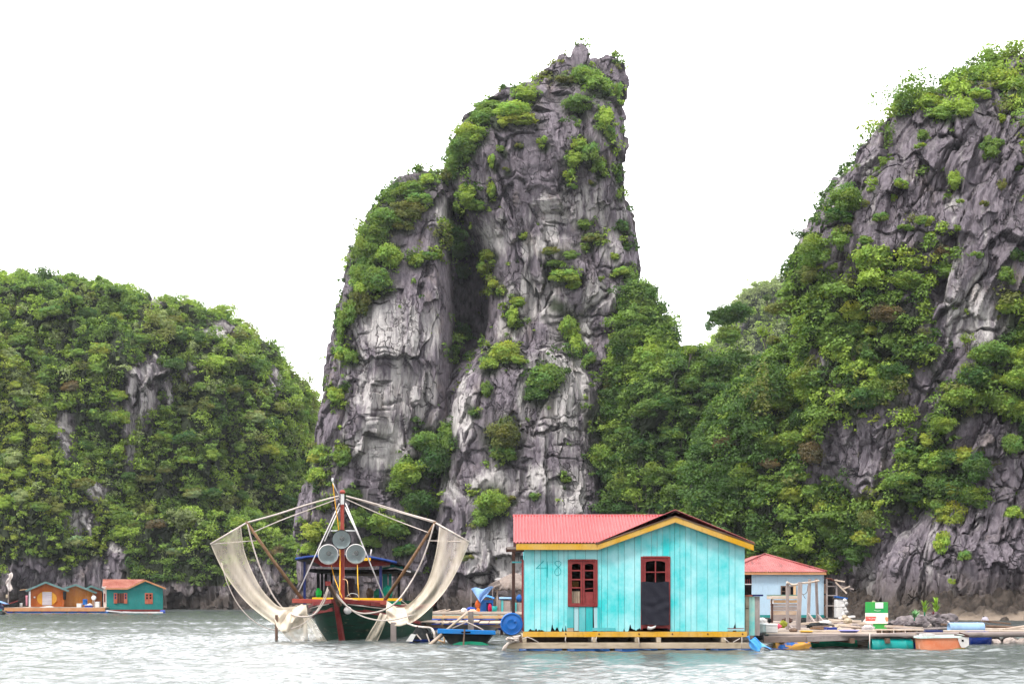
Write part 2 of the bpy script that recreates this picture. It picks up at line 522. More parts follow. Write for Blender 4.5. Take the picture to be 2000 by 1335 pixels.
def front_point(lobes, px, py, pick=None):
    best = None
    for l in lobes:
        ok = l.front
        d = (l.px - px) ** 2 + (l.py - py) ** 2 + np.where(ok, 0, 1e6)
        i = np.argsort(d)[:12]
        i = i[d[i] < d[i[0]] + 30]
        j = i[np.argmin(l.V[i, 1])]
        dist = math.sqrt(d[j])
        if best is None or (dist < 8 and best[0] >= 8) or (dist < 8 and l.V[j, 1] < best[1][1]) or (best[0] >= 8 and dist < best[0]):
            best = (dist, l.V[j].copy(), l.N[j].copy())
    return best

n_shrub = [0]
def shrub(lobes, cx, cy, rx, ry, green, label, group, name='shrub', cat='shrub'):
    dist, P, N = front_point(lobes, cx, cy)
    if N[1] > 0: N = -N
    Y = P[1]
    ax, azz = rx * Y / F * 1.12, ry * Y / F * 1.12
    ay = 0.5 * (ax + azz) * 0.85
    cls = 'S' if rx * ry < 190 else ('M' if rx * ry < 700 else 'L')
    k = n_shrub[0]; n_shrub[0] += 1
    o = link_mesh(name, PROTO[cls][k % len(PROTO[cls])])
    c = Vector((wx(cx, Y), Y, wz(cy, Y)))
    o.location = (c.x, P[1] - ay * 0.35, c.z)
    g = random.Random(k * 13 + 5)
    o.rotation_euler = (g.uniform(-.15, .15), g.uniform(-.15, .15), 0)
    sx = 1 if g.random() < .5 else -1
    o.scale = (ax * sx, ay, azz)
    b = GREENS[green]; q = g.uniform(0.85, 1.15)
    o.color = (b[0] * q, b[1] * q, b[2] * q, 1)
    return tag(o, label, cat, group)

def sapling_meshes():
    """thin bare stem with forked branches and sparse leaves, about one unit tall"""
    g = np.random.default_rng(77); br = []; tips = []
    base = np.zeros(3); top = np.array([0.12, 0.0, 0.62]); br.append((base, top, .032))
    for k in range(6):
        s = base + (top - base) * g.uniform(.5, 1.0); e_ = s + np.array([g.uniform(-.35, .38), g.uniform(-.25, .25), g.uniform(.12, .38)]); br.append((s, e_, .017))
        for q in range(3):
            t_ = s + (e_ - s) * g.uniform(.5, 1); e2 = t_ + np.array([g.uniform(-.16, .16), g.uniform(-.12, .12), g.uniform(.0, .16)]); br.append((t_, e2, .011)); tips += [e2, (t_ + e2) / 2]
        tips.append(e_)
    V, Q = [], []
    for p, q, r in br:
        d = (q - p) / np.linalg.norm(q - p); u = np.cross(d, [0.3, 1, 0.1]); u /= np.linalg.norm(u); w = np.cross(d, u); o = len(V)
        for c, rr in ((p, r), (q, r * .6)):
            for k in range(4): V.append(c + rr * (u * math.cos(k * math.pi / 2) + w * math.sin(k * math.pi / 2)))
        Q += [(o + k, o + (k + 1) % 4, o + 4 + (k + 1) % 4, o + 4 + k) for k in range(4)]
    tm = bpy.data.materials.new("twig_bark"); tm.use_nodes = True; tm.node_tree.nodes["Principled BSDF"].inputs['Base Color'].default_value = (.075, .06, .05, 1)
    trunk = np_mesh("trunk", V, Q, None, True, tm)
    T = np.array(tips); k = g.integers(0, len(T), 330); P = T[k] + g.normal(size=(330, 3)) * np.array([.05, .05, .035])
    N = g.normal(size=(330, 3)) * .6 + np.array([0, 0, .7]); N /= np.linalg.norm(N, axis=1)[:, None]; L = g.uniform(.03, .055, 330)
    col = np.repeat(np.concatenate([g.uniform(.7, 1.2, (330, 1)) * np.ones((1, 3)), np.ones((330, 1))], 1), 4, axis=0)
    return trunk, np_mesh("crown", leaf_quads(P, N, L, L * .5, g), np.arange(330 * 4).reshape(-1, 4), None, False, LEAF, col)
SAP = sapling_meshes()
def sapling(lobes, px, py, h, green, label, flip=1):
    dist, P, N = front_point(lobes, px, py)
    t = thing("sapling", label, "tree", (wx(px, P[1]), P[1], wz(py, P[1]) - .15), 0 if flip > 0 else math.pi, "saplings on the rock edges")
    s = h * P[1] / F
    for nm_, me_ in zip(("trunk", "crown"), SAP):
        o = link_mesh(nm_, me_, t); o.scale = (s, s, s); o.color = (*GREENS[green], 1)
    return t
# ------------------------------------------------------------------ the tall limestone tower
main_rows = [(134,1112,1190),(144,1102,1197),(156,1090,1202),(166,1076,1204),(186,1050,1206),(206,1010,1206),
    (232,972,1205),(260,942,1203),(290,912,1202),(330,884,1202),(370,875,1206),(430,888,1213),(470,915,1226),(510,940,1233),(560,950,1237),(610,955,1236),(660,952,1228),(700,940,1218),
    (740,900,1210),(790,880,1206),(850,872,1204),(920,864,1204),(1000,852,1200),(1080,856,1194),(1150,866,1190),(1200,870,1190)]
tower_main = Lobe(main_rows, 136.5, 1.45, 2.5, 0.45, 0.095, 0.95, 3, flank=(-1, 440, 730))
butt_rows = [(690,965,1120),(712,935,1140),(745,900,1160),(790,884,1168),(850,876,1172),(920,868,1176),(1000,854,1178),(1100,858,1180),(1200,864,1184)]
tower_butt = Lobe(butt_rows, 124.5, 0.62, 2.0, 0.8, 0.10, 0.7, 5)
sub_rows = [(338,826,848),(347,806,862),(368,768,872),(400,750,880),(440,718,880),(480,702,880),(540,690,880),(600,672,884),(650,660,886),(700,652,888),(760,646,886),
    (830,634,884),(880,630,872),(940,622,862),(1000,614,852),(1060,608,846),(1120,602,850),(1200,598,870)]
tower_sub = Lobe(sub_rows, 131.5, 1.45, 2.0, 0.45, 0.095, 0.85, 8, flank=(1, 440, 800))
gully_rows = [(360,820,960),(420,800,1000),(600,760,1040),(900,720,1060),(1200,700,1100)]
tower_back = Lobe(gully_rows, 141.5, 0.3, 1.5, 0.8, 0.2, 0.9, 12)
tower_pin = Lobe([(106,1092,1103),(117,1087,1115),(132,1083,1119),(165,1070,1130)], 131, 0.9, 0.5, 0.8, 0.07, 0.5, 31)
pin2 = Lobe([(88,1127,1137),(99,1120,1148),(112,1117,1151),(130,1114,1153),(160,1104,1160)], 131.5, 0.9, 0.5, 0.8, 0.07, 0.5, 33)
pin3 = Lobe([(111,1178,1192),(120,1166,1198),(155,1156,1204)], 131.5, 0.8, 0.5, 0.8, 0.07, 0.5, 35)
tower = [tower_main, tower_butt, tower_sub, tower_back, tower_pin, pin2, pin3]
pale_spots = [(760,640,90,70),(760,770,110,60),(740,860,70,60),(1120,410,90,45),(960,465,35,35),(1080,480,60,30),(1190,470,22,60),(1090,770,60,120),(1000,640,30,30),(1130,640,40,40),
    (1040,940,110,35),(1120,970,60,35),(920,950,60,30),(900,820,25,60),(700,700,50,30),(860,420,25,40),(960,1075,60,60),(1050,590,50,60),(1170,580,40,40),(990,1120,50,35)]
# patches of growth on the tower: centre, radii, tint, where
LC, SU, RE, MF, GU, ST, SF, FT = ("on the crest sloping down from the summit", "below the summit pinnacles", "on the sheer right hand edge", "on the bare face", "in the dark gully between the two rock towers",
    "over the crest of the smaller rock tower", "on the pale face of the smaller rock tower", "at the foot of the rock tower above the boat")
tower_shrubs = [
 (1145,152,35,24,'mid',SU),(1108,158,24,12,'olive',SU),(1166,172,28,24,'mid',SU),(1130,207,34,24,'mid',SU),(1180,238,20,28,'bright',SU),(1192,262,12,24,'mid',RE),(1206,186,9,20,'mid',RE),(1203,122,8,6,'dark',RE),
 (1030,190,30,20,'bright',LC),(1000,220,40,22,'bright',LC),(960,213,32,15,'mid',LC),(1016,236,34,17,'yellow',LC),(980,242,20,14,'yellow',LC),(945,235,36,23,'mid',LC),(924,264,30,24,'bright',LC),(900,292,28,28,'mid',LC),(886,318,24,28,'mid',LC),(874,342,18,22,'olive',LC),
 (1058,281,12,12,'bright',MF),(1013,287,10,10,'olive',MF),(977,291,10,10,'mid',MF),(960,318,8,14,'bright',MF),(987,332,8,8,'olive',MF),(1130,285,18,18,'bright',MF),(1120,315,20,19,'bright',MF),(1151,300,18,28,'mid',MF),(1170,330,17,24,'mid',MF),(1112,346,14,13,'bright',MF),(1116,365,12,9,'mid',MF),(1155,356,8,7,'olive',MF),
 (1201,290,7,12,'dark',RE),(1206,342,8,24,'dark',RE),(1208,379,8,14,'mid',RE),(1216,442,13,18,'dark',RE),(1226,480,8,12,'dark',RE),
 (960,372,10,24,'bright',MF),(911,386,24,24,'bright',GU),(930,402,20,18,'mid',GU),(896,412,18,28,'mid',GU),(882,462,32,25,'dark',GU),(898,492,28,24,'dark',GU),(842,502,18,14,'mid',SF),(816,512,19,18,'bright',SF),(905,530,18,24,'dark',GU),
 (956,500,20,12,'yellow',MF),(950,526,18,19,'bright',MF),(965,560,19,15,'yellow',MF),(1021,461,11,10,'bright',MF),(1141,441,17,12,'mid',MF),(1160,466,23,14,'olive',MF),(1145,482,14,11,'mid',MF),(1076,491,19,11,'olive',MF),(1115,501,19,11,'mid',MF),(1100,541,33,21,'bright',MF),(1086,520,28,11,'mid',MF),(1120,557,19,14,'bright',MF),(1201,501,11,10,'bright',RE),(1210,531,17,13,'bright',RE),(1231,541,11,20,'mid',RE),
 (1010,590,17,14,'bright',MF),(1000,622,14,24,'bright',MF),(985,690,33,28,'yellow',MF),(958,716,24,19,'bright',MF),(1012,702,17,14,'bright',MF),(950,762,14,18,'mid',MF),(1065,742,42,38,'mid',MF),(1050,775,30,22,'dark',MF),(925,806,11,10,'mid',MF),
 (980,850,38,42,'olive',MF),(985,885,28,24,'mid',MF),(1090,601,18,14,'olive',MF),(1111,642,20,36,'bright',MF),(1126,682,18,28,'bright',MF),(1150,702,14,19,'mid',MF),
 (1180,822,36,52,'mid',RE),(1172,892,28,36,'bright',RE),(1215,622,22,46,'mid',RE),(1215,732,22,80,'bright',RE),(1188,760,16,40,'olive',RE),
 (960,982,33,38,'bright',FT),(940,1012,23,22,'mid',FT),(990,976,18,9,'olive',FT),(920,962,11,8,'yellow',FT),(1106,936,14,9,'mid',MF),(1046,971,14,9,'mid',MF),(915,1090,14,12,'olive',FT),
 (836,356,19,17,'bright',ST),(800,371,28,21,'mid',ST),(772,386,28,27,'mid',ST),(821,391,27,19,'mid',ST),(790,412,36,23,'olive',ST),(752,431,32,32,'mid',ST),(732,461,32,36,'mid',ST),(790,441,23,18,'olive',ST),(720,502,28,40,'mid',ST),(760,502,26,36,'bright',ST),(702,541,22,40,'mid',ST),(738,551,32,36,'mid',ST),(700,591,22,32,'olive',ST),(682,612,18,36,'mid',ST),(667,642,13,36,'mid',ST),
 (672,692,18,23,'bright',SF),(686,702,17,18,'mid',SF),(657,772,19,22,'bright',SF),(706,560,24,28,'bright',ST),
 (627,892,26,23,'yellow',FT),(622,932,23,22,'bright',FT),(670,892,18,30,'mid',FT),(612,1042,28,23,'yellow',FT),(632,985,16,18,'mid',FT),(602,1075,20,18,'bright',FT),
 (832,862,32,28,'mid',GU),(802,922,42,32,'bright',GU),(850,902,36,44,'dark',GU),(780,952,28,23,'mid',GU),(822,982,36,36,'dark',GU),(872,862,17,36,'mid',GU),(905,650,20,30,'dark',GU),(888,690,16,20,'dark',GU),
 (740,1022,32,28,'bright',FT),(702,1012,23,23,'mid',FT),(770,1032,36,28,'mid',FT),(722,1062,28,18,'mid',FT),(690,965,22,16,'dark',FT),(660,1030,18,16,'mid',FT),(790,1075,26,18,'dark',FT),
]
# ------------------------------------------------------------------ wooded slope and cliff on the right
cliff_rows = [(124,1990,2130),(132,1946,2180),(148,1914,2210),(180,1866,2240),(200,1836,2260),(226,1780,2285),(244,1752,2300),(260,1728,2310),(290,1702,2320),(346,1667,2340),(366,1642,2350),(396,1612,2360),
    (440,1592,2370),(490,1566,2385),(525,1552,2395),(600,1545,2410),(700,1560,2430),(850,1590,2440),(950,1610,2440),(1040,1640,2440),(1130,1655,2440),(1200,1660,2440)]
cliff = Lobe(cliff_rows, 99, 0.62, 3, 0.9, 0.085, 1.0, 21, 0.25, (10.0, 1.9), (2.8, 7.5, 1.3), lean=0.0, fine=1.15, shear=0.38)
slope_rows = [(625,1625,1680),(650,1585,1760),(690,1530,1820),(740,1475,1880),(800,1425,1930),(880,1375,1980),(960,1345,2020),(1060,1340,2040),(1200,1350,2050)]
slope = Lobe(slope_rows, 104, 0.50, 3, 0.95, 0.13, 1.1, 23, 0.25, (7.0, 2.2), (4.0, 6.0, 1.6))
saddle_rows = [(712,1320,1400),(735,1275,1440),(780,1235,1480),(850,1200,1500),(1000,1180,1500),(1200,1170,1520)]
saddle = Lobe(saddle_rows, 122, 0.40, 3, 0.95, 0.16, 1.1, 25, 0.25, (7.0, 2.0))
shoulder_rows = [(566,1238,1262),(590,1226,1278),(640,1214,1300),(690,1205,1335),(760,1195,1370),(900,1180,1400),(1200,1170,1420)]
shoulder = Lobe(shoulder_rows, 125, 0.55, 2, 0.9, 0.14, 0.9, 27, 0.25, (7.0, 1.6))
toe_rows = [(905,1900,2120),(960,1830,2200),(1040,1760,2300),(1100,1715,2320),(1200,1700,2330)]
toe = Lobe(toe_rows, 92.5, 0.34, 2, 0.9, 0.08, 0.8, 29, 0.25, (6.0, 1.0), (1.5, 8.0, 1.1), fine=1.2, shear=0.15)
right_hill = [cliff, slope, saddle, shoulder, toe]
far_rows = [(550,1535,1565),(568,1490,1620),(595,1440,1700),(632,1412,1760),(665,1394,1800),(705,1378,1830),(800,1350,1850),(1190,1330,1880)]
far_hill = Lobe(far_rows, 300, 0.45, 4, 0.9, 0.32, 2.2, 41, 0.25, (12.0, 2.0))
# ------------------------------------------------------------------ green hill on the left
left_rows = [(570,-60,185),(578,-150,245),(590,-210,290),(604,-260,335),(618,-310,408),(632,-340,452),(654,-365,492),(684,-380,536),(724,-400,568),(764,-410,600),(802,-420,618),(834,-420,624),(900,-430,634),(1000,-440,646),(1195,-440,664)]
left_main = Lobe(left_rows, 188, 0.70, 4, 0.95, 0.19, 1.7, 51, 0.25, (12.0, 2.2), (5.0, 8.0, 2.0))
left_low_rows = [(665,-240,-20),(710,-280,42),(810,-310,112),(900,-320,172),(1000,-320,238),(1060,-320,268),(1120,-320,282),(1200,-320,286)]
left_low = Lobe(left_low_rows, 163, 0.45, 3, 0.95, 0.17, 1.4, 53, 0.25, (9.0, 1.8))
left_foot_rows = [(1010,200,480),(1060,120,560),(1110,60,610),(1200,40,640)]
left_foot = Lobe(left_foot_rows, 164, 0.30, 2, 0.9, 0.15, 1.0, 55, 0.25, (7.0, 1.5))
left_hill = [left_main, left_low, left_foot]

# where plants cover the slopes, and where bare stone shows through
for l in tower:
    wob = fbm(l.V[:, 0] / 2.2, l.V[:, 1] / 2.2, l.V[:, 2] / 2.2, 71, 2)
    l.veg = ell(l.px + wob * 14, l.py + wob * 14, [(s[0], s[1], s[2] * 1.05, s[3] * 1.05) for s in tower_shrubs])
    l.pale = np.clip(ell(l.px, l.py, pale_spots, 0.8), 0, 1)
bare_right = [(1690,300,60,70),(1760,300,130,80),(1850,330,170,90),(1900,430,150,110),(1780,420,110,90),(1960,340,90,120),(1950,480,90,90),(1850,560,90,60),(1900,640,60,80),(1860,700,34,60),(1800,770,40,50),(1750,830,50,40),(1700,880,60,60),(1650,900,55,50),
    (1690,950,30,30),(1600,930,30,24),(1830,640,40,40),(1680,440,60,60),(1640,520,36,30),(1920,860,70,50),(1960,900,60,70),(1970,980,60,70),(1900,1080,130,90),(1780,1080,70,80),(1980,1100,80,110),(1820,1140,170,50),(1625,760,14,24),(1640,850,20,30),(1590,700,14,20),(1930,170,30,16),(1900,205,26,14),(1985,110,20,12),(1960,230,60,26)]
leafy_right = [(1765,205,36,20),(1815,200,28,20),(1842,225,26,17),(1870,172,32,16),(1900,150,30,17),(1935,127,20,14),(1880,215,24,18),(1950,142,30,16),(1975,172,36,15),(1988,200,26,18)]
for l in right_hill:
    wob = fbm(l.V[:, 0] / 2.5, l.V[:, 1] / 2.5, l.V[:, 2] / 2.5, 73, 2) * 20
    bare = ell(l.px + wob, l.py + wob, bare_right, 0.35)
    m = 1 - bare
    m = np.where((l.py < 500) & (l.px > 1560), 0.0, m)
    m = np.where((l.py > 1085) & (l.px > 1640), m * 0.12, m)
    if l is toe: m = m * (l.py < 1060) * 0.6
    m = np.where(l.V[:, 2] < 3.0, 0, m)
    m = np.maximum(m, ell(l.px + wob, l.py + wob, leafy_right, 0.3) * (l.py < 260))
    m = np.maximum(m, 0.30 * sstep(0.3, 0.55, l.N[:, 2]) * (l.V[:, 2] > 4) * (l.py < 1000))
    l.veg = np.clip(m, 0, 1)
    l.pale = ell(l.px, l.py, [(1880,620,40,70),(1930,640,30,60),(1860,500,30,30),(1860,395,20,12),(1900,600,20,60),(1245,700,18,60)], 0.8) * 0.6 + (0.22 if l in (cliff, toe) else 0.0)
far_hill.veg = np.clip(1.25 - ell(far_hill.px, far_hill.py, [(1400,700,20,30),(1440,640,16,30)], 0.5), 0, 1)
bare_left = [(275,770,34,70),(255,850,13,75),(130,850,20,44),(432,645,34,18),(300,715,24,30),(160,1020,34,24),(330,760,14,40),(540,745,14,24),(215,800,14,30),(190,960,20,18),(500,1125,60,34),(60,1120,60,30),(190,1125,50,34),(400,1160,200,18),(225,1090,20,24),(120,1150,120,24),(305,590,14,12),(370,730,16,20)]
for l in left_hill:
    wob = fbm(l.V[:, 0] / 3.5, l.V[:, 1] / 3.5, l.V[:, 2] / 3.5, 75, 2) * 14
    b = ell(l.px + wob, l.py + wob, bare_left, 0.35)
    l.veg = np.clip(1 - b, 0, 1) * (l.V[:, 2] > 2.6)
    l.pale = b * np.where(l.py > 1080, 0.25, 0.75)

build_hill("limestone_hill", tower, "tall twin limestone rock tower with dark gully and shrubs on its ledges")
build_hill("wooded_hill", right_hill, "steep grey rock cliff above a densely wooded slope")
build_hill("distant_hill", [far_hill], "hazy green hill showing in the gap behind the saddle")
build_hill("green_hill", left_hill, "broad bush covered hill across the water behind the orange houses")

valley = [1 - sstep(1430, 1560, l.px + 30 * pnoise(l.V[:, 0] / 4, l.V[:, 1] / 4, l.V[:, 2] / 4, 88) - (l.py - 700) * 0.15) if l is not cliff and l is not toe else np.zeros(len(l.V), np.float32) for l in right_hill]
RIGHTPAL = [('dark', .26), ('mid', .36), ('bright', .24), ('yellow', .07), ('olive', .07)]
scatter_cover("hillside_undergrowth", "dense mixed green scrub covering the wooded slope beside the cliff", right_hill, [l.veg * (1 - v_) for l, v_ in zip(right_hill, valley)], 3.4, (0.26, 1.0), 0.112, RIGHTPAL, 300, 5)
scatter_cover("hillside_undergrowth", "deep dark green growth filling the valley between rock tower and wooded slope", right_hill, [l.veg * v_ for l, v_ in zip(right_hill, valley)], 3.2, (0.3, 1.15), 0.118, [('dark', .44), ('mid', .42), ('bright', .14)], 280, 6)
scatter_cover("hillside_undergrowth", "pale hazy scrub covering the far hill in the gap", [far_hill], [far_hill.veg], 0.8, (0.5, 1.6), 0.22, [('bright', .25), ('pale', .75)], 80, 7)  # distance haze is put into the leaf colours as a paler palette
scatter_cover("hillside_undergrowth", "even green bush covering the broad hill behind the orange houses", left_hill, [l.veg * (l is not left_low) for l in left_hill], 2.8, (0.28, 1.0), 0.145, [('dark', .09), ('mid', .40), ('bright', .34), ('pale', .12), ('olive', .05)], 180, 9)
scatter_cover("hillside_undergrowth", "fine bright grassy scrub covering the low spur behind the orange houses", [left_low], [left_low.veg], 4.0, (0.2, 0.7), 0.13, [('mid', .12), ('bright', .44), ('yellow', .24), ('pale', .16), ('olive', .04)], 240, 19)
for l in tower: l.thin = np.maximum(l.veg * 0.8, 0.45 * sstep(0.35, 0.6, l.N[:, 2])) * (l.V[:, 2] > 3)
scatter_cover("hillside_undergrowth", "thin trailing growth rooted in the ledges of the tall rock tower", tower, [l.thin for l in tower], 1.6, (0.25, 0.6), 0.13, [('dark', .2), ('mid', .4), ('bright', .3), ('olive', .1)], 190, 13)

for l in tower + [cliff, toe]:
    keep = sstep(-0.05, 0.35, fbm(l.V[:, 0] / 2.5, l.V[:, 1] / 2.5, l.V[:, 2] / 2.5, 131, 2))
    l.tuft = np.clip(l.crack * 0.55, 0, 1) * keep * (l.V[:, 2] > 4)
scatter_cover("crevice_undergrowth", "small grassy tufts rooted in the cracks of the tall rock tower", tower, [l.tuft for l in tower], 1.5, (0.12, 0.42), 0.10, [('dark', .2), ('mid', .35), ('bright', .25), ('olive', .2)], 330, 23)
scatter_cover("crevice_undergrowth", "small grassy tufts rooted in the cracks of the right hand cliff", [cliff, toe], [cliff.tuft, toe.tuft], 1.6, (0.12, 0.45), 0.085, [('dark', .2), ('mid', .35), ('bright', .25), ('olive', .2)], 420, 25)
TINT = {'dark': 'dark green', 'mid': 'mid green', 'bright': 'bright green', 'yellow': 'yellow green', 'olive': 'olive', 'brown': 'brownish', 'pale': 'pale green'}
def size_word(rx, ry):
    a = max(rx, ry)
    s = 'tiny' if a < 11 else 'small' if a < 18 else 'medium' if a < 28 else 'large'
    return s + (' spreading' if rx > ry * 1.25 else ' hanging' if ry > rx * 1.25 else ' round')
for (cx, cy, rx, ry, gcol, where) in tower_shrubs:
    shrub(tower, cx, cy, rx, ry, gcol, "%s %s shrub growing %s" % (size_word(rx, ry), TINT[gcol], where), "shrubs growing %s" % where)
cliff_shrubs = [
 (1768,207,30,21,'mid'),(1816,200,24,20,'bright'),(1842,226,24,17,'mid'),(1870,171,29,15,'bright'),(1902,151,28,17,'mid'),(1935,126,20,14,'mid'),(1882,216,26,21,'bright'),(1912,187,24,17,'bright'),(1952,141,22,14,'yellow'),(1972,171,34,14,'bright'),(1986,202,24,18,'mid'),(1958,232,12,14,'bright'),
 (1800,271,17,18,'mid'),(1797,287,13,10,'bright'),(1930,296,22,27,'mid'),(1946,281,18,13,'mid'),(1990,331,13,10,'mid'),(1955,361,9,17,'olive'),(1862,356,18,21,'bright'),(1760,361,16,15,'bright'),(1725,316,13,14,'mid'),(1745,388,8,8,'bright'),
 (1645,391,38,36,'mid'),(1638,424,30,20,'dark'),(1602,490,40,34,'mid'),(1584,470,20,20,'dark'),(1640,471,26,26,'mid'),(1716,426,17,15,'mid'),(1765,447,17,11,'mid'),(1796,431,15,13,'mid'),(1811,436,13,11,'yellow'),(1816,461,11,11,'bright'),(1870,446,11,10,'mid'),
 (1692,506,28,36,'bright'),(1722,501,19,19,'mid'),(1624,521,13,11,'mid'),(1690,552,28,23,'bright'),(1770,552,38,23,'bright'),(1846,531,28,18,'mid'),(1841,491,20,18,'brown'),(1780,521,20,15,'mid'),(1690,470,16,12,'mid'),(1580,540,30,20,'olive'),
 (1875,395,9,8,'bright'),(1700,370,10,8,'mid'),(1690,400,9,8,'olive'),(1905,500,14,12,'mid'),(1985,500,16,22,'dark'),(1960,545,22,26,'mid'),(1920,400,10,12,'olive'),
 (1900,915,34,36,'dark'),(1960,790,34,30,'bright'),(1850,1005,32,28,'yellow'),(1835,1060,18,34,'bright'),(1905,975,34,22,'mid'),(1880,1085,14,16,'mid'),(1858,1135,8,8,'bright'),(1930,690,40,32,'mid'),(1985,700,30,34,'bright'),(1975,870,26,28,'mid'),(1975,1005,26,18,'bright'),(1870,890,28,24,'yellow'),(1840,830,30,24,'bright'),(1820,905,34,30,'bright')]
for (cx, cy, rx, ry, gcol) in cliff_shrubs:
    where = "on top of the right hand cliff" if cy < 250 else "on the bare upper rock of the cliff" if (cy < 470 and cx > 1690) else "on the cliff edge against the sky" if cx < 1660 and cy < 560 else "where rock meets wood on the cliff" if cy < 700 else "on the lower cliff above the shore"
    shrub(right_hill, cx, cy, rx, ry, gcol, "%s %s shrub growing %s" % (size_word(rx, ry), TINT[gcol], where), "shrubs growing %s" % where)
# single crowns that stand out of the wood
g_ = random.Random(4)
made = 0; spots = []
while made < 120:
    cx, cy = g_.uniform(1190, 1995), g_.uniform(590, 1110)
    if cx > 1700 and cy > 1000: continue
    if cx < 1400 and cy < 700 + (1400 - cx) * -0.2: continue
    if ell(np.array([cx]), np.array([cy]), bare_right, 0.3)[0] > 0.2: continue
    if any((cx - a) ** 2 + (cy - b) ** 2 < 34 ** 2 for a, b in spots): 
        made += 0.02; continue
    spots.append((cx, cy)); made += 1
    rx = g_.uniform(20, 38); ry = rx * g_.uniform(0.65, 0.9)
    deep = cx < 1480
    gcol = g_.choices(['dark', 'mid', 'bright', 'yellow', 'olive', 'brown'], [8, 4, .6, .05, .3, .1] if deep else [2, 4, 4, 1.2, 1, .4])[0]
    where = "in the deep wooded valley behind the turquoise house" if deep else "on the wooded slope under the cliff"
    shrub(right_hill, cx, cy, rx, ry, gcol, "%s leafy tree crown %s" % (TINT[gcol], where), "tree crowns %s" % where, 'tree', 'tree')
for (cx, cy, rx, ry, gcol) in [(1262,580,28,20,'dark'),(1245,605,22,26,'mid'),(1282,610,20,18,'dark'),(1300,655,26,18,'mid'),(1335,690,28,16,'dark'),(1375,702,26,14,'mid'),(1240,655,24,30,'mid'),(1245,580,12,30,'mid'),(1400,625,24,20,'dark'),(1385,640,12,10,'dark')]:
    lob = [far_hill] if cx > 1380 and cy < 650 else right_hill
    shrub(lob, cx, cy, rx, ry, gcol, "%s tree crown against the sky %s" % (TINT[gcol], "beside the tall rock tower" if cx < 1320 else "on the saddle" if lob is right_hill else "on the hazy far hill"),
          "tree crowns along the skyline", 'tree', 'tree')
made = 0; spots = []
while made < 90:
    cx, cy = g_.uniform(0, 640), g_.uniform(545, 1080)
    if ell(np.array([cx]), np.array([cy]), bare_left, 0.3)[0] > 0.2: continue
    top = np.interp(cx, [0, 130, 215, 312, 436, 520, 582, 622, 650], [538, 540, 548, 580, 615, 672, 762, 832, 1000])
    if cy < top + 6 or any((cx - a) ** 2 + (cy - b) ** 2 < 30 ** 2 for a, b in spots):
        made += 0.02; continue
    spots.append((cx, cy)); made += 1
    rx = g_.uniform(15, 27); ry = rx * g_.uniform(0.6, 0.85)
    low = cx < np.interp(cy, [650, 700, 800, 900, 1000, 1060, 1200], [0, 50, 115, 175, 240, 270, 285])
    gcol = g_.choices(['dark', 'mid', 'bright', 'yellow', 'olive', 'pale', 'brown'], [1, 3, 4, 2, 1, .5, .2] if low else [2.5, 4, 2, .4, 1, .8, .4])[0]
    where = "on the low sunny spur behind the orange houses" if low else "on the broad green hill across the water"
    shrub(left_hill, cx, cy, rx, ry, gcol, "%s tree crown %s" % (TINT[gcol], where), "tree crowns %s" % where, 'tree', 'tree')

for (px, py, h, gcol, fl) in [(690, 505, 34, 'dark', -1), (668, 640, 26, 'mid', -1), (655, 705, 28, 'dark', -1), (735, 425, 24, 'dark', -1), (772, 378, 22, 'mid', -1), (878, 318, 30, 'dark', -1), (905, 276, 26, 'mid', -1), (938, 226, 24, 'mid', -1),
        (1205, 215, 28, 'dark', 1), (1206, 300, 22, 'dark', 1), (1212, 350, 24, 'dark', 1), (1228, 470, 24, 'dark', 1), (1196, 130, 18, 'mid', 1), (1150, 112, 14, 'mid', 1), (640, 800, 26, 'mid', -1)]:
    sapling(tower, px, py, h, gcol, "thin sparse sapling leaning out from the edge of the rock tower", fl)
for (px, py, h, gcol, fl) in [(1610, 400, 34, 'dark', -1), (1676, 334, 20, 'mid', -1), (1752, 232, 26, 'dark', -1), (1838, 180, 20, 'mid', 1), (1905, 130, 26, 'mid', -1), (1560, 500, 30, 'dark', -1), (1500, 600, 30, 'dark', -1), (1275, 590, 40, 'dark', 1), (1300, 640, 32, 'dark', 1)]:
    sapling(right_hill, px, py, h, gcol, "thin sparse sapling standing against the sky on the cliff side", fl)
gs = random.Random(91); n_ = 0
while n_ < 34:
    px, py = gs.uniform(1210, 1980), gs.uniform(640, 1080)
    if px > 1700 and py > 980: continue
    n_ += 1
    sapling(right_hill, px, py, gs.uniform(36, 62), gs.choice(['mid', 'bright', 'olive', 'dark']), "slim pale stemmed tree standing clear of the scrub on the wooded slope", gs.choice((-1, 1)))['group'] = "slim trees on the wooded slope"
# ------------------------------------------------------------------ shore with tide-washed boulders
def shore_material():
    t = NT("tidal_rock")
    fine = t.noise((2.2, 2.2, 2.2), 6, 0.7, False)
    big = t.noise((0.5, 0.5, 0.7), 3, 0.6, False, (5, 1, 2))
    sandy = t.attr("sand")
    rock = t.mix(t.ramp(fine, [(0.3, 0.0), (0.72, 1.0)]), (0.018, 0.014, 0.013), (0.085, 0.068, 0.056))
    sand = t.mix(fine, (0.17, 0.13, 0.10), (0.27, 0.215, 0.17))
    col = t.mix(sandy, rock, sand)
    col = t.mix(t.math('MULTIPLY', t.attr("crack"), 0.7), col, (0.016, 0.013, 0.012))
    t.color(col); t.set(0.9, 0, 0.1)
    t.bump(fine, 0.8, 0.1)
    return t.m
line = np.array([(-30, 166), (-14, 150), (-3, 126), (6, 117), (14, 104), (22, 90), (27, 83.5), (34, 82.0), (60, 80)], float)
nu, nvv = 2000, 110
tt = np.linspace(0, 1, nu)
seg = np.concatenate([[0], np.cumsum(np.hypot(*np.diff(line, axis=0).T))]); seg /= seg[-1]
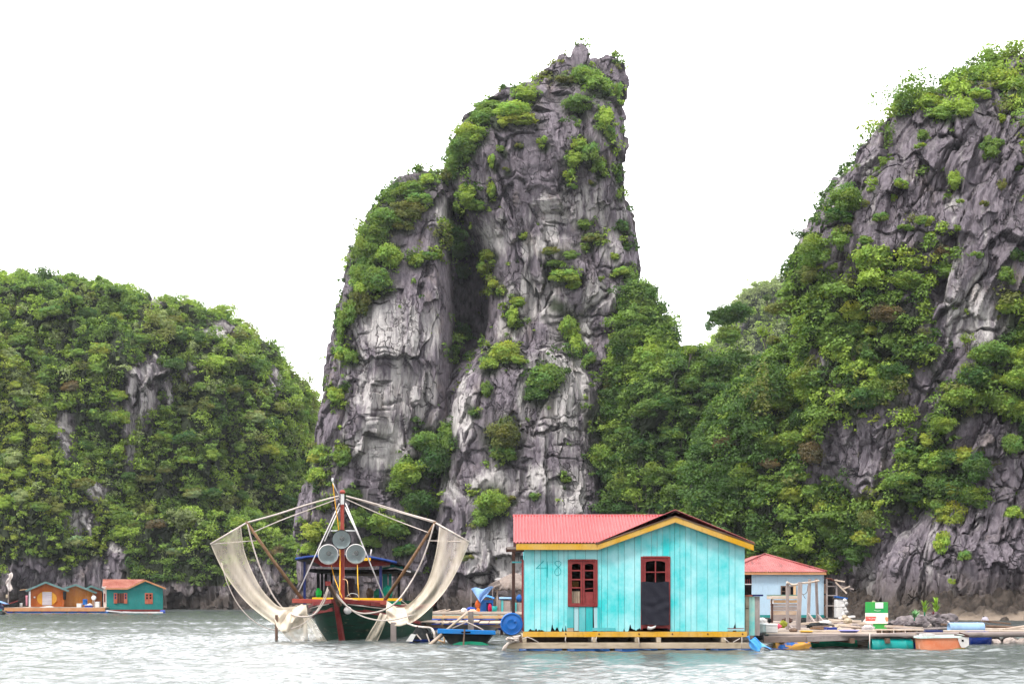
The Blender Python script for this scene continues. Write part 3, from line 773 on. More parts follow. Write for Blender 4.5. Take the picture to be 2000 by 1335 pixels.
lx, ly = np.interp(tt, seg, line[:, 0]), np.interp(tt, seg, line[:, 1])
vv = np.linspace(0, 1, nvv)
SX = np.repeat(lx[:, None], nvv, 1) + vv[None, :] * 1.5
SY = np.repeat(ly[:, None], nvv, 1) + vv[None, :] * 10.0 + (pnoise(lx / 2.5, ly / 2.5, lx * 0, 91) * 0.9)[:, None]
base = -0.35 + 0.55 * np.minimum(vv / 0.25, 1) + np.maximum(vv - 0.3, 0) ** 1.1 * 3.2
f1, f2, cid, *_ = worley(SX / 0.85, SY / 0.85, SX * 0 + 0.3, 93)
g1, g2, gid, *_ = worley(SX / 0.42, SY / 0.42, SX * 0 + 0.6, 95)
isbeach = sstep(24.5, 26.5, SX) * (1 - sstep(0.20, 0.34, vv[None, :] + SX * 0 + pnoise(SX / 1.5, SY / 1.5, SX * 0, 98) * 0.08))
bl = (np.maximum(0, 0.75 - f1) ** 0.6 * (0.2 + cid) * 0.95 + np.maximum(0, 0.7 - g1) ** 0.6 * gid * 0.42) * np.minimum(vv / 0.08, 1)[None, :]
bl = bl * (1 - isbeach * (1 - 0.75 * (cid > 0.86)))
SZ = base[None, :] + bl + fbm(SX / 3, SY / 3, SX * 0, 97, 3) * 0.25 + fbm(SX / 0.5, SY / 0.5, SX * 0, 99, 3) * 0.16 * (1 - isbeach * 0.9)
idx = np.arange(nu * nvv).reshape(nu, nvv)
q = np.stack([idx[:-1, :-1], idx[1:, :-1], idx[1:, 1:], idx[:-1, 1:]], -1).reshape(-1, 4)
me = np_mesh("shore", np.stack([SX, SY, SZ], -1), q, {'sand': (isbeach * (cid <= 0.86)).ravel(), 'crack': (1 - sstep(0, 0.12, f2 - f1)).ravel() * (1 - isbeach).ravel()}, False, shore_material())
tag(link_mesh("shore", me), "brown tide washed boulder shore with a strip of sand", None, None, 'structure')

# ------------------------------------------------------------------ the sea
def water_material():
    t = NT("sea_water")
    t.color((0.072, 0.084, 0.081))
    t.set(0.18, 0, 0.5)
    t.b.inputs['IOR'].default_value = 1.6
    n1 = t.noise((6.0, 14.0, 5.0), 4, 0.65, False)
    t.bump(n1, 0.6, 0.022)
    return t.m
WATER = water_material()
def wave(X, Y):
    fade = 1.0
    h = fbm(X / 1.9 + 0.3 * Y, Y / 1.1, X * 0, 201, 2, 0.5) * 0.026
    h = h + pnoise(X / 0.55, Y / 0.27 + X * 0.2, X * 0, 205) * 0.027
    h = h + pnoise(X / 0.26 + 7, Y / 0.14 - X * 0.3, X * 0, 207) * 0.014
    gust = 0.65 + 0.6 * sstep(-0.3, 0.4, pnoise(X / 16, Y / 9, X * 0, 209))
    return h * gust * 2.6
ny_, nx_ = 1000, 900
ys = 16.0 * (170.0 / 16.0) ** np.linspace(0, 1, ny_)
us = np.linspace(-1, 1, nx_)
WX = us[None, :] * (0.47 * ys[:, None] + 5); WY = np.repeat(ys[:, None], nx_, 1)
WZ = wave(WX, WY) * (1 - 0.15 * sstep(60, 160, WY))
idx = np.arange(ny_ * nx_).reshape(ny_, nx_)
q = np.stack([idx[:-1, :-1], idx[:-1, 1:], idx[1:, 1:], idx[1:, :-1]], -1).reshape(-1, 4)
tag(link_mesh("sea", np_mesh("sea", np.stack([WX, WY, WZ], -1), q, None, True, WATER)), "rippled grey green bay water", None, None, 'structure')
s = 240.0
tag(link_mesh("sea", np_mesh("sea_far", [(-s, -s, -0.22), (s, -s, -0.22), (s, s, -0.22), (-s, s, -0.22)], [(0, 1, 2, 3)], None, False, WATER)), "open bay water beyond the ripples", None, None, 'structure')

# ------------------------------------------------------------------ damp air
def haze_box():
    mb = bpy.data.meshes.new("haze"); x0, x1, y0, y1, z0, z1 = -260, 260, -260, 420, -3.2, 82
    vs = [(x, y, z) for z in (z0, z1) for y in (y0, y1) for x in (x0, x1)]
    mb.from_pydata(vs, [], [(0, 2, 3, 1), (4, 5, 7, 6), (0, 1, 5, 4), (2, 6, 7, 3), (0, 4, 6, 2), (1, 3, 7, 5)])
    m = bpy.data.materials.new("damp_air"); m.use_nodes = True; n = m.node_tree.nodes; n.clear()
    o = n.new("ShaderNodeOutputMaterial"); v = n.new("ShaderNodeVolumePrincipled")
    v.inputs['Color'].default_value = (0.90, 0.94, 1.0, 1); v.inputs['Density'].default_value = HAZE; v.inputs['Anisotropy'].default_value = 0.0
    m.node_tree.links.new(v.outputs[0], o.inputs['Volume']); mb.materials.append(m)
    return tag(link_mesh("haze", mb), "thin damp haze over the bay", None, None, 'stuff')
HAZE = 0.00012
haze_box()
# ================================================================== BUILT THINGS: helpers and paints
class MB:
    """collects shapes into one mesh"""
    def __init__(self): self.v, self.f, self.s = [], [], []
    def add(self, vs, fs, smooth=False):
        o = len(self.v); self.v += [tuple(p) for p in vs]
        self.f += [tuple(o + i for i in f) for f in fs]; self.s += [smooth] * len(fs)
        return self
    def box(self, x0, x1, y0, y1, z0, z1):
        vs = [(x, y, z) for z in (z0, z1) for y in (y0, y1) for x in (x0, x1)]
        return self.add(vs, [(0, 2, 3, 1), (4, 5, 7, 6), (0, 1, 5, 4), (2, 6, 7, 3), (0, 4, 6, 2), (1, 3, 7, 5)])
    def bar(self, p, q, w, h=None, roll=0.0, w2=None):
        """squared timber from p to q"""
        h = h or w
        p, q = Vector(p), Vector(q); d = (q - p).normalized()
        u = d.cross(Vector((0, 0, 1)))
        u = Vector((1, 0, 0)) if u.length < 1e-3 else u.normalized()
        n = u.cross(d); m = Matrix.Rotation(roll, 3, d); u, n = m @ u, m @ n
        k = (w2 or w) / w
        vs = [p - u * w / 2 - n * h / 2, p + u * w / 2 - n * h / 2, p + u * w / 2 + n * h / 2, p - u * w / 2 + n * h / 2]
        vs += [q + (a - p) * k for a in vs[:4]]
        return self.add(vs, [(0, 3, 2, 1), (4, 5, 6, 7), (0, 1, 5, 4), (1, 2, 6, 5), (2, 3, 7, 6), (3, 0, 4, 7)])
    def tube(self, pts, r, n=6, cap=True):
        pts = [Vector(p) for p in pts]
        rr = r if isinstance(r, (list, tuple)) else [r] * len(pts)
        vs = []; prev = None
        for i, p in enumerate(pts):
            d = (pts[min(i + 1, len(pts) - 1)] - pts[max(i - 1, 0)]).normalized()
            u = prev if prev is not None else d.orthogonal().normalized()
            u = (u - d * u.dot(d)).normalized(); prev = u; w = d.cross(u)
            for k in range(n):
                a = 2 * math.pi * k / n
                vs.append(p + (u * math.cos(a) + w * math.sin(a)) * rr[i])
        fs = [(i * n + k, i * n + (k + 1) % n, (i + 1) * n + (k + 1) % n, (i + 1) * n + k) for i in range(len(pts) - 1) for k in range(n)]
        self.add(vs, fs, True)
        if cap and len(pts) > 1:
            o = len(self.v) - len(vs)
            self.f += [tuple(o + k for k in range(n))[::-1], tuple(o + (len(pts) - 1) * n + k for k in range(n))]; self.s += [False, False]
        return self
    def lathe(self, prof, n=20, m=None):
        m = m or Matrix()
        vs = [m @ Vector((r * math.cos(2 * math.pi * k / n), r * math.sin(2 * math.pi * k / n), z)) for r, z in prof for k in range(n)]
        fs = [(i * n + k, i * n + (k + 1) % n, (i + 1) * n + (k + 1) % n, (i + 1) * n + k) for i in range(len(prof) - 1) for k in range(n)]
        return self.add(vs, fs, True)
    def prism(self, poly, y0, y1):
        """polygon in x-z carried from y0 to y1"""
        n = len(poly)
        vs = [(x, y0, z) for x, z in poly] + [(x, y1, z) for x, z in poly]
        return self.add(vs, [tuple(range(n)), tuple(range(2 * n - 1, n - 1, -1))] + [(i, n + i, n + (i + 1) % n, (i + 1) % n) for i in range(n)])
    def grid(self, nu, nv, fn, smooth=True):
        vs = [fn(i / (nu - 1), j / (nv - 1)) for i in range(nu) for j in range(nv)]
        return self.add(vs, [(i * nv + j, (i + 1) * nv + j, (i + 1) * nv + j + 1, i * nv + j + 1) for i in range(nu - 1) for j in range(nv - 1)], smooth)
    def ribbon(self, pts, w, y):
        """flat brush stroke in the x-z plane"""
        vs = []
        for i, (x, z) in enumerate(pts):
            a, b = pts[max(i - 1, 0)], pts[min(i + 1, len(pts) - 1)]
            dx, dz = b[0] - a[0], b[1] - a[1]; l = math.hypot(dx, dz) or 1
            vs += [(x - dz / l * w / 2, y, z + dx / l * w / 2), (x + dz / l * w / 2, y, z - dx / l * w / 2)]
        return self.add(vs, [(2 * i, 2 * i + 1, 2 * i + 3, 2 * i + 2) for i in range(len(pts) - 1)])
    def build(self, name, mat, parent=None, loc=(0, 0, 0), bevel=0.0, solid=0.0, label=None):
        me = bpy.data.meshes.new(name)
        me.from_pydata(self.v, [], self.f); me.update()
        me.polygons.foreach_set("use_smooth", self.s)
        if mat: me.materials.append(mat)
        bm = bmesh.new(); bm.from_mesh(me); bmesh.ops.recalc_face_normals(bm, faces=bm.faces); bm.to_mesh(me); bm.free()
        o = link_mesh(name, me, parent, loc)
        if bevel:
            md = o.modifiers.new("bevel", 'BEVEL'); md.width = bevel; md.segments = 1; md.limit_method = 'ANGLE'
        if solid:
            md = o.modifiers.new("solid", 'SOLIDIFY'); md.thickness = solid; md.offset = 0
        if label: o['label'] = label
        return o

def paint(name, a, b, scale=(2, 2, 2), rough=0.7, spec=0.10, bump=0.25, dirt=0.4, dirtcol=(0.06, 0.05, 0.04), lo=0.35, hi=0.68, grain=(14, 14, 2.5)):
    """worn paint or bare timber: two tones, grime and grain"""
    t = NT(name)
    n1 = t.noise(scale, 4, 0.6); n2 = t.noise(grain, 4, 0.65, True, (3, 1, 7)); n3 = t.noise((1.3, 1.3, 1.0), 5, 0.7, True, (9, 2, 4))
    col = t.mix(t.ramp(n1, [(lo, 0.0), (hi, 1.0)]), a, b)
    col = t.mix(t.math('MULTIPLY', t.ramp(n2, [(0.30, 1.0), (0.46, 0.0)]), 0.55 * dirt + 0.1), col, dirtcol)
    col = t.mix(t.math('MULTIPLY', t.ramp(n3, [(0.54, 0.0), (0.78, 1.0)]), dirt), col, dirtcol)
    t.color(col); t.set(rough, 0, spec)
    t.bump(n2, bump, 0.01)
    return t.m
def plastic(name, c, rough=0.4, dirt=0.25): return paint(name, tuple(x * 0.85 for x in c), c, (1.5, 1.5, 1.5), rough, 0.22, 0.05, dirt, (0.10, 0.09, 0.08), grain=(6, 6, 6))
def flat(name, c, rough=0.85, spec=0.07):
    t = NT(name); n = t.noise((5, 5, 5), 3); t.color(t.mix(n, tuple(x * 0.75 for x in c), tuple(min(1, x * 1.2) for x in c))); t.set(rough, 0, spec); return t.m

M = {}
def turq_wall():
    t = NT("turquoise_boards")
    n1 = t.noise((0.9, 0.9, 0.8), 5, 0.65); n2 = t.noise((18, 18, 1.2), 4, 0.6, True, (3, 1, 7)); n3 = t.noise((6, 6, 1.6), 5, 0.75, True, (8, 8, 2))
    pale, deep = (0.315, 0.62, 0.645), (0.036, 0.475, 0.49)
    brd = t.attr("board")
    f = t.math('ADD', t.math('MULTIPLY', n1, 1.5), t.math('MULTIPLY', t.math('SUBTRACT', brd, 0.5), 0.16))
    f = t.math('ADD', f, t.math('MULTIPLY', t.attr("fresh"), 0.42))
    f = t.math('ADD', f, t.math('MULTIPLY', t.math('SUBTRACT', n2, 0.5), 0.14))
    col = t.mix(t.ramp(f, [(0.58, 0.0), (1.02, 1.0)]), pale, deep)
    col = t.mix(t.ramp(n3, [(0.68, 0.0), (0.80, 0.55)]), col, (0.16, 0.19, 0.18))
    t.color(col); t.set(0.7, 0, 0.12); t.bump(n2, 0.3, 0.006)
    return t.m
M['turq'] = turq_wall()
M['turq_old'] = paint("turquoise_repair_boards", (0.035, 0.34, 0.355), (0.14, 0.40, 0.42), (2, 2, 1), dirt=0.2)
M['yellow'] = paint("yellow_trim_paint", (0.52, 0.275, 0.016), (0.52, 0.34, 0.12), (1.3, 1.3, 1.3), 0.55, dirt=0.25, lo=0.4, hi=0.75)
M['cream'] = paint("cream_timber", (0.44, 0.36, 0.27), (0.33, 0.26, 0.18), (1.2, 3, 3), 0.8, dirt=0.45, grain=(2, 14, 14))
M['red'] = paint("red_oxide_paint", (0.165, 0.027, 0.028), (0.23, 0.046, 0.044), (4, 4, 4), 0.55, dirt=0.2, dirtcol=(0.10, 0.03, 0.03))
M['pink_roof'] = paint("faded_red_roof_sheet", (0.335, 0.056, 0.060), (0.385, 0.086, 0.088), (0.8, 0.8, 0.8), 0.45, dirt=0.16, dirtcol=(0.34, 0.10, 0.09), grain=(9, 1.4, 9))
M['pink_old'] = paint("stained_red_roof_sheet", (0.27, 0.066, 0.064), (0.36, 0.125, 0.12), (1.5, 1.5, 1.5), 0.5, dirt=1.0, dirtcol=(0.10, 0.045, 0.04), grain=(5, 0.7, 0.7))
M['rust_roof'] = paint("rusty_red_roof_sheet", (0.20, 0.045, 0.028), (0.30, 0.125, 0.09), (1.2, 1.2, 1.2), 0.6, dirt=0.5, dirtcol=(0.25, 0.06, 0.03))
M['dark_wood'] = paint("dark_stained_wood", (0.045, 0.020, 0.018), (0.075, 0.038, 0.030), dirt=0.3)
M['grey_wood'] = paint("weathered_grey_wood", (0.20, 0.165, 0.155), (0.34, 0.285, 0.265), (1, 1, 1), 0.85, dirt=0.55, dirtcol=(0.055, 0.042, 0.038), grain=(3, 18, 18))
M['grey_post'] = paint("weathered_grey_post", (0.20, 0.165, 0.155), (0.36, 0.30, 0.28), (1, 1, 1), 0.85, dirt=0.5, dirtcol=(0.055, 0.042, 0.038), grain=(18, 18, 2))
M['brown_wood'] = paint("wet_brown_wood", (0.10, 0.062, 0.045), (0.20, 0.13, 0.095), dirt=0.5)
M['bamboo'] = paint("old_bamboo", (0.13, 0.072, 0.040), (0.23, 0.135, 0.075), (5, 5, 5), 0.6, dirt=0.3)
M['pale_wood'] = paint("sun_bleached_planks", (0.38, 0.30, 0.235), (0.52, 0.43, 0.36), (1.5, 4, 4), 0.85, dirt=0.35, dirtcol=(0.16, 0.11, 0.085), grain=(2, 16, 16))
M['tan_wood'] = paint("tan_timber", (0.52, 0.31, 0.16), (0.62, 0.42, 0.25), (1.5, 4, 4), 0.8, dirt=0.35, grain=(2, 14, 14))
M['lightblue'] = paint("pale_blue_sheet_wall", (0.37, 0.50, 0.61), (0.42, 0.54, 0.64), (0.7, 0.7, 0.7), 0.55, dirt=0.15)
M['teal'] = paint("teal_wall_paint", (0.014, 0.185, 0.175), (0.032, 0.225, 0.21), (1, 1, 0.5), 0.6, dirt=0.25)
M['orange_wall'] = paint("orange_brown_boards", (0.36, 0.072, 0.012), (0.45, 0.135, 0.026), (1.5, 1.5, 0.5), 0.55, dirt=0.35, dirtcol=(0.22, 0.045, 0.014), grain=(7, 7, 0.8))
M['ochre_wall'] = paint("brown_plank_wall", (0.31, 0.105, 0.018), (0.38, 0.16, 0.033), (1.5, 1.5, 0.5), 0.6, dirt=0.4, dirtcol=(0.16, 0.05, 0.014), grain=(7, 7, 0.8))
M['green_roof'] = paint("grey_green_roof_sheet", (0.085, 0.17, 0.165), (0.16, 0.25, 0.245), dirt=0.2)
M['orange_trim'] = paint("orange_trim_boards", (0.44, 0.185, 0.08), (0.50, 0.27, 0.14), dirt=0.25)
M['red_trim'] = paint("orange_red_shutter_paint", (0.36, 0.085, 0.05), (0.42, 0.14, 0.085), dirt=0.15)
M['ochre'] = paint("golden_yellow_paint", (0.52, 0.23, 0.02), (0.56, 0.28, 0.04), dirt=0.15)
M['blue_drum'] = plastic("blue_plastic", (0.008, 0.10, 0.36), 0.35, 0.2)
M['deep_drum'] = plastic("deep_blue_plastic", (0.007, 0.026, 0.18), 0.4, 0.25)
M['royal'] = plastic("royal_blue_plastic", (0.010, 0.048, 0.32), 0.4, 0.2)
M['sky_drum'] = plastic("pale_blue_plastic", (0.24, 0.38, 0.58), 0.4, 0.25)
M['teal_drum'] = plastic("teal_plastic", (0.005, 0.25, 0.235), 0.35, 0.2)
M['white'] = plastic("dirty_white", (0.60, 0.57, 0.555), 0.6, 0.3)
M['white_clean'] = plastic("white_paint", (0.66, 0.66, 0.66), 0.5, 0.1)
M['foam'] = paint("white_foam", (0.58, 0.555, 0.54), (0.64, 0.62, 0.605), (3, 3, 3), 0.9, 0.1, 0.2, 0.2, (0.3, 0.25, 0.22))
M['black'] = flat("black_void", (0.006, 0.005, 0.006), 0.9)
M['dark'] = flat("dark_interior", (0.028, 0.022, 0.020), 0.9)
M['rope'] = paint("pale_rope", (0.44, 0.37, 0.33), (0.54, 0.48, 0.44), (9, 9, 9), 0.9, dirt=0.15)
M['yellow_rope'] = flat("yellow_rope", (0.70, 0.36, 0.03), 0.8)
M['steel'] = paint("galvanised_tube", (0.50, 0.47, 0.47), (0.66, 0.62, 0.61), dirt=0.2, rough=0.45)
def hull_paint():
    t = NT("dark_green_hull_paint")
    n1 = t.noise((1.5, 1.5, 3), 4); n2 = t.noise((1.2, 1.2, 16), 4, 0.7, True, (3, 1, 7)); n3 = t.noise((3.0, 3.0, 9), 5, 0.75, True, (9, 2, 4))
    col = t.mix(n1, (0.004, 0.022, 0.014), (0.009, 0.046, 0.029))
    col = t.mix(t.ramp(n2, [(0.36, 0.8), (0.46, 0.0)]), col, (0.012, 0.011, 0.008))
    col = t.mix(t.ramp(n3, [(0.60, 0.0), (0.68, 0.75)]), col, (0.16, 0.15, 0.10))
    t.color(col); t.set(0.6, 0, 0.12); t.bump(n2, 0.3, 0.01)
    return t.m
M['hull_green'] = hull_paint()
M['hull_red'] = paint("hull_red_paint", (0.13, 0.016, 0.017), (0.20, 0.040, 0.036), (3, 3, 3), 0.5, dirt=0.4, dirtcol=(0.05, 0.02, 0.02))
M['mast_red'] = paint("mast_red_paint", (0.27, 0.045, 0.035), (0.34, 0.085, 0.065), (3, 3, 3), 0.5, dirt=0.25)
M['gunwale_blue'] = plastic("gunwale_blue_paint", (0.010, 0.19, 0.55), 0.45, 0.25)
M['navy'] = plastic("navy_paint", (0.010, 0.018, 0.10), 0.45, 0.2)
M['black_hull'] = paint("tarred_hull", (0.006, 0.007, 0.008), (0.016, 0.017, 0.018), dirt=0.3)
M['green_paint'] = paint("green_hull_paint", (0.010, 0.22, 0.125), (0.018, 0.27, 0.155), dirt=0.25)
M['bright_yellow'] = paint("bright_yellow_rail_paint", (0.80, 0.42, 0.012), (0.82, 0.47, 0.03), dirt=0.15)
M['tarp'] = paint("blue_tarpaulin", (0.13, 0.25, 0.50), (0.22, 0.34, 0.56), (3, 3, 3), 0.5, dirt=0.1)
M['thatch'] = paint("grey_thatch", (0.15, 0.12, 0.105), (0.24, 0.195, 0.17), (6, 6, 6), 0.95, 0.1, 0.8, 0.3, (0.12, 0.09, 0.07), grain=(30, 30, 3))
M['plastic_black'] = None
def black_sheet():
    t = NT("black_plastic_sheet")
    t.color((0.016, 0.016, 0.024)); t.set(0.5, 0, 0.12)
    n = t.noise((14, 14, 9), 5, 0.7, dist=1.5); t.bump(n, 0.5, 0.02)
    return t.m
M['plastic_black'] = black_sheet()
def rust_tub():
    t = NT("rusty_orange_paint")
    n = t.noise((2.2, 2.2, 2.2), 5, 0.65); n2 = t.noise((5, 5, 3), 5, 0.7, True, (4, 4, 4))
    col = t.mix(t.ramp(n, [(0.35, 0.0), (0.7, 1.0)]), (0.58, 0.17, 0.075), (0.62, 0.27, 0.16))
    col = t.mix(t.ramp(n2, [(0.60, 0.0), (0.66, 1.0)]), col, (0.72, 0.62, 0.54))
    t.color(col); t.set(0.7, 0, 0.3); t.bump(n2, 0.3, 0.01)
    return t.m
M['tub'] = rust_tub()
def patchy_drum():
    t = NT("orange_over_blue_plastic")
    n = t.noise((4, 3, 5), 4, 0.6); t.color(t.mix(t.ramp(n, [(0.44, 0.0), (0.50, 1.0)]), (0.02, 0.15, 0.52), (0.72, 0.36, 0.06))); t.set(0.5, 0, 0.35)
    return t.m
M['patchy'] = patchy_drum()
def net_material():
    t = NT("fine_fishing_net")
    n = t.noise((1.2, 1.2, 0.5), 4, 0.6); n2 = t.noise((10, 10, 2.2), 4, 0.7, True, (5, 2, 9))
    dens = t.attr("dens")
    t.color(t.mix(n2, (0.58, 0.485, 0.38), (0.72, 0.64, 0.53))); t.set(0.9, 0, 0.1)
    a = t.math('ADD', t.math('MULTIPLY', dens, 0.9), t.math('ADD', t.math('MULTIPLY', t.math('SUBTRACT', n, 0.5), 0.5), t.math('MULTIPLY', t.math('SUBTRACT', n2, 0.5), 0.25)))
    t.link(t.ramp(a, [(0.0, 0.10), (1.0, 1.0)]), t.b.inputs['Alpha'])
    return t.m
M['net'] = net_material()

def corr(mb, x0, x1, pitch, amp, ylo, yhi, zfn, rows=3, per=6):
    """corrugated sheet, ribs running in y; ylo(x), yhi(x), zfn(x, y)"""
    n = int((x1 - x0) / pitch * per)
    def fn(u, v):
        x = x0 + u * (x1 - x0); y = ylo(x) + v * (yhi(x) - ylo(x))
        return (x, y, zfn(x, y) + amp * math.sin(2 * math.pi * (x - x0) / pitch))
    return mb.grid(n + 1, rows, fn)
def corr_y(mb, y0, y1, pitch, amp, xlo, xhi, zfn, rows=3, per=6):
    n = int((y1 - y0) / pitch * per)
    def fn(u, v):
        y = y0 + u * (y1 - y0); x = xlo(y) + v * (xhi(y) - xlo(y))
        return (x, y, zfn(x, y) + amp * math.sin(2 * math.pi * (y - y0) / pitch))
    return mb.grid(n + 1, rows, fn)

def drum(name, label, mat, p, axis, length, r, group=None, cat='drum', rings=True, lid=None):
    """plastic or steel drum: body with rolled rings and recessed ends, > lid, bung"""
    t = thing(name, label, cat, p, 0, group)
    q = Vector(axis).normalized().to_track_quat('Z', 'Y').to_matrix().to_4x4()
    L = length / 2
    prof = [(0.001, -L + .02), (r * .88, -L + .02), (r * .90, -L), (r * .97, -L), (r, -L + .03)]
    if rings:
        for k in (-0.33, 0.33): prof += [(r, 2 * L * k - .03), (r * 1.035, 2 * L * k - .015), (r * 1.035, 2 * L * k + .015), (r, 2 * L * k + .03)]
    prof += [(r, L - .03), (r * .97, L), (r * .90, L), (r * .88, L - .02)]
    MB().lathe(prof, 24, q).build("body", mat, t)
    b = MB().lathe([(r * .88, L - .02), (r * .5, L - .015), (r * .46, L - .004), (r * .40, L - .015), (0.001, L - .013)], 24, q).build("lid", lid or mat, t)
    MB().lathe([(0.04, L - .014), (0.04, L + .006), (0.001, L + .008)], 10, q @ Matrix.Translation((r * .3, r * .25, 0))).build("bung", mat, b)
    return t
# ================================================================== TURQUOISE HOUSE
HY = 37.0
PX = HY / F                      # metres per photograph pixel at the front wall
hx = lambda px: (px - 1024) * PX
hz = lambda py: (1232 - py) * PX
H0 = at(1024, 1232, HY)
house = thing("turquoise_house", "turquoise plank house with faded red roof and yellow trim floating on its raft", "house", H0)
W_, DEP = hx(1454.5), 4.0
apexx, apexz = hx(1317), hz(1009)
eavez = hz(1062)
valx = hx(1167)
def gable_top(px):
    """underside line of the bargeboards over the front wall"""
    if px <= 1168: return 1066.0
    if px <= 1317: return 1066.0 - (px - 1168) / 149.0 * 53.0
    return 1013.0 + (px - 1317) / 150.0 * 55.0
WIN = (1109.5, 1092, 1166.5, 1183); DOOR = (1252, 1086, 1308.5, 1228)
notches = [(1036, 4, 5), (1041, 3, 3), (1047, 3, 6), (1053, 3, 4), (1058, 5, 3), (1078.5, 2.5, 15), (1080, 4, 7), (1088, 4, 9), (1099, 1.6, 9), (1125, 2, 9), (1128, 4, 5), (1131, 3, 6), (1161.5, 2.5, 9), (1219, 1.6, 7), (1231, 3, 15), (1234, 7, 6), (1239, 4, 4), (1246, 4, 5), (1249, 4, 7), (1434.6, 3.2, 13), (1436, 2, 20), (1105, 1.5, 14)]
def bottom(px):
    h = 0.0
    for c, w, d in notches:
        a = abs(px - c) / w
        if a < 1: h = max(h, d * (1 - a) ** 0.7)
    return h
rb = random.Random(3)
edges = [1024.0]
while edges[-1] < 1440: edges.append(edges[-1] + rb.choice([11, 11, 12, 20, 10.5, 12, 21, 11.5]))
edges[-1] = 1454.5
for e_ in (WIN[0], WIN[2], DOOR[0], DOOR[2]):
    k = min(range(1, len(edges) - 1), key=lambda i: abs(edges[i] - e_)); edges[k] = e_
edges = sorted(edges)
wv, wf, battr, fattr = [], [], [], []
wall = MB()
for a, b in zip(edges[:-1], edges[1:]):
    bid, yo, gap = rb.random(), rb.uniform(0, 0.010), 0.30
    spans = [(1232.0, None)]
    mid = (a + b) / 2
    if WIN[0] - 1 < mid < WIN[2] + 1: spans = [(WIN[1], None)]       # the boards below the window are repairs of their own
    if DOOR[0] - 1 < mid < DOOR[2] + 1: spans = [(DOOR[1], None)]
    for lo, _ in spans:
        xs = np.arange(a + gap, b - gap + 0.01, (b - a - 2 * gap) / max(2, int((b - a) / 1.0)))
        poly = [(hx(x), hz(lo - (bottom(x) if lo == 1232.0 else 0))) for x in xs]
        top = sorted({float(xs[0]), float(xs[-1])} | {t_ for t_ in (1168.0, 1317.0) if xs[0] < t_ < xs[-1]}, reverse=True)
        # rows of points up the board so that paint can vary over it
        n0 = len(wall.v)
        poly += [(hx(x), hz(gable_top(x))) for x in top]
        wall.prism(poly, -yo, 0.03)
        battr += [bid] * (len(wall.v) - n0)
o = wall.build("wall", M['turq'], house)
me = o.data
at_ = me.attributes.new("board", 'FLOAT', 'POINT'); at_.data.foreach_set("value", np.array(battr, np.float32))
fresh = [0.0] * len(battr)
at_ = me.attributes.new("fresh", 'FLOAT', 'POINT'); at_.data.foreach_set("value", np.array(fresh, np.float32))
MB().box(0.02, W_ - .02, .035, .06, -.02, hz(1066)).build("wall_backing", M['black'], house) if False else None
# side and back walls, floor, room
sw = MB()
for k in range(16): sw.box(0.0, 0.03, .03 + k * .25, .275 + k * .25, 0, eavez)
for k in range(16): sw.box(W_ - .03, W_, .03 + k * .25, .275 + k * .25, 0, eavez)
for k in range(22): sw.box(.03 + k * (W_ - .06) / 22, .02 + (k + 1) * (W_ - .06) / 22, DEP, DEP + .03, 0, eavez)
sw.build("side_wall", M['turq_old'], house)
MB().box(0.04, W_ - .04, 1.2, 1.22, 0, eavez - .02).build("inner_wall", M['dark'], house)
MB().box(0.03, W_ - .03, .04, DEP - .02, -.012, .0).build("floor_deck", M['dark_wood'], house)
# roof
rise = apexz - eavez + 0.13
ov = 0.22
RX0 = hx(1003)
corr(MB(), RX0, apexx, 0.085, 0.020, lambda x: -ov + max(0, (x - valx) / (apexx - valx)) * (DEP / 2 + ov), lambda x: DEP / 2,
     lambda x, y: eavez + .035 + rise * (y + ov) / (DEP / 2 + ov), 5).build("roof", M['pink_roof'], house, label="faded red corrugated roof over the long side")
o_ = MB(); corr(o_, RX0, apexx, .075, .011, lambda x: DEP / 2, lambda x: DEP + ov, lambda x, y: eavez + .035 + rise * (DEP + ov - y) / (DEP / 2 + ov)); o_.build("roof", M['pink_roof'], house)
gl = lambda x: eavez + .045 + (x - valx) / (apexx - valx) * rise
o_ = MB(); corr_y(o_, -ov - .02, DEP + ov, .075, .010, lambda y: valx - .02, lambda y: apexx, lambda x, y: gl(x) if y < (x - valx) / (apexx - valx) * (DEP / 2 + ov) - ov + .15 else gl(x) - .12, 30); o_.build("roof", M['pink_roof'], house)
rex = hx(1471)
gr = lambda x: eavez + .045 + rise * (rex - x) / (rex - apexx) - .02 * (x - apexx) / (rex - apexx)
o_ = MB(); corr_y(o_, -ov - .02, DEP + ov, .075, .010, lambda y: apexx, lambda y: rex, lambda x, y: gr(x), 4); o_.build("roof", M['pink_roof'], house)
rc = MB(); rc.tube([(RX0 - .02, DEP / 2, apexz + .14), (apexx, DEP / 2, apexz + .14)], .045, 8); rc.build("ridge_cap", M['pink_roof'], house)
rc = MB(); rc.prism([(apexx - .10, apexz + .085), (apexx, apexz + .15), (apexx + .10, apexz + .085), (apexx + .09, apexz + .07), (apexx, apexz + .135), (apexx - .09, apexz + .07)], -ov - .03, DEP + ov); rc.build("ridge_cap", M['dark_wood'], house)
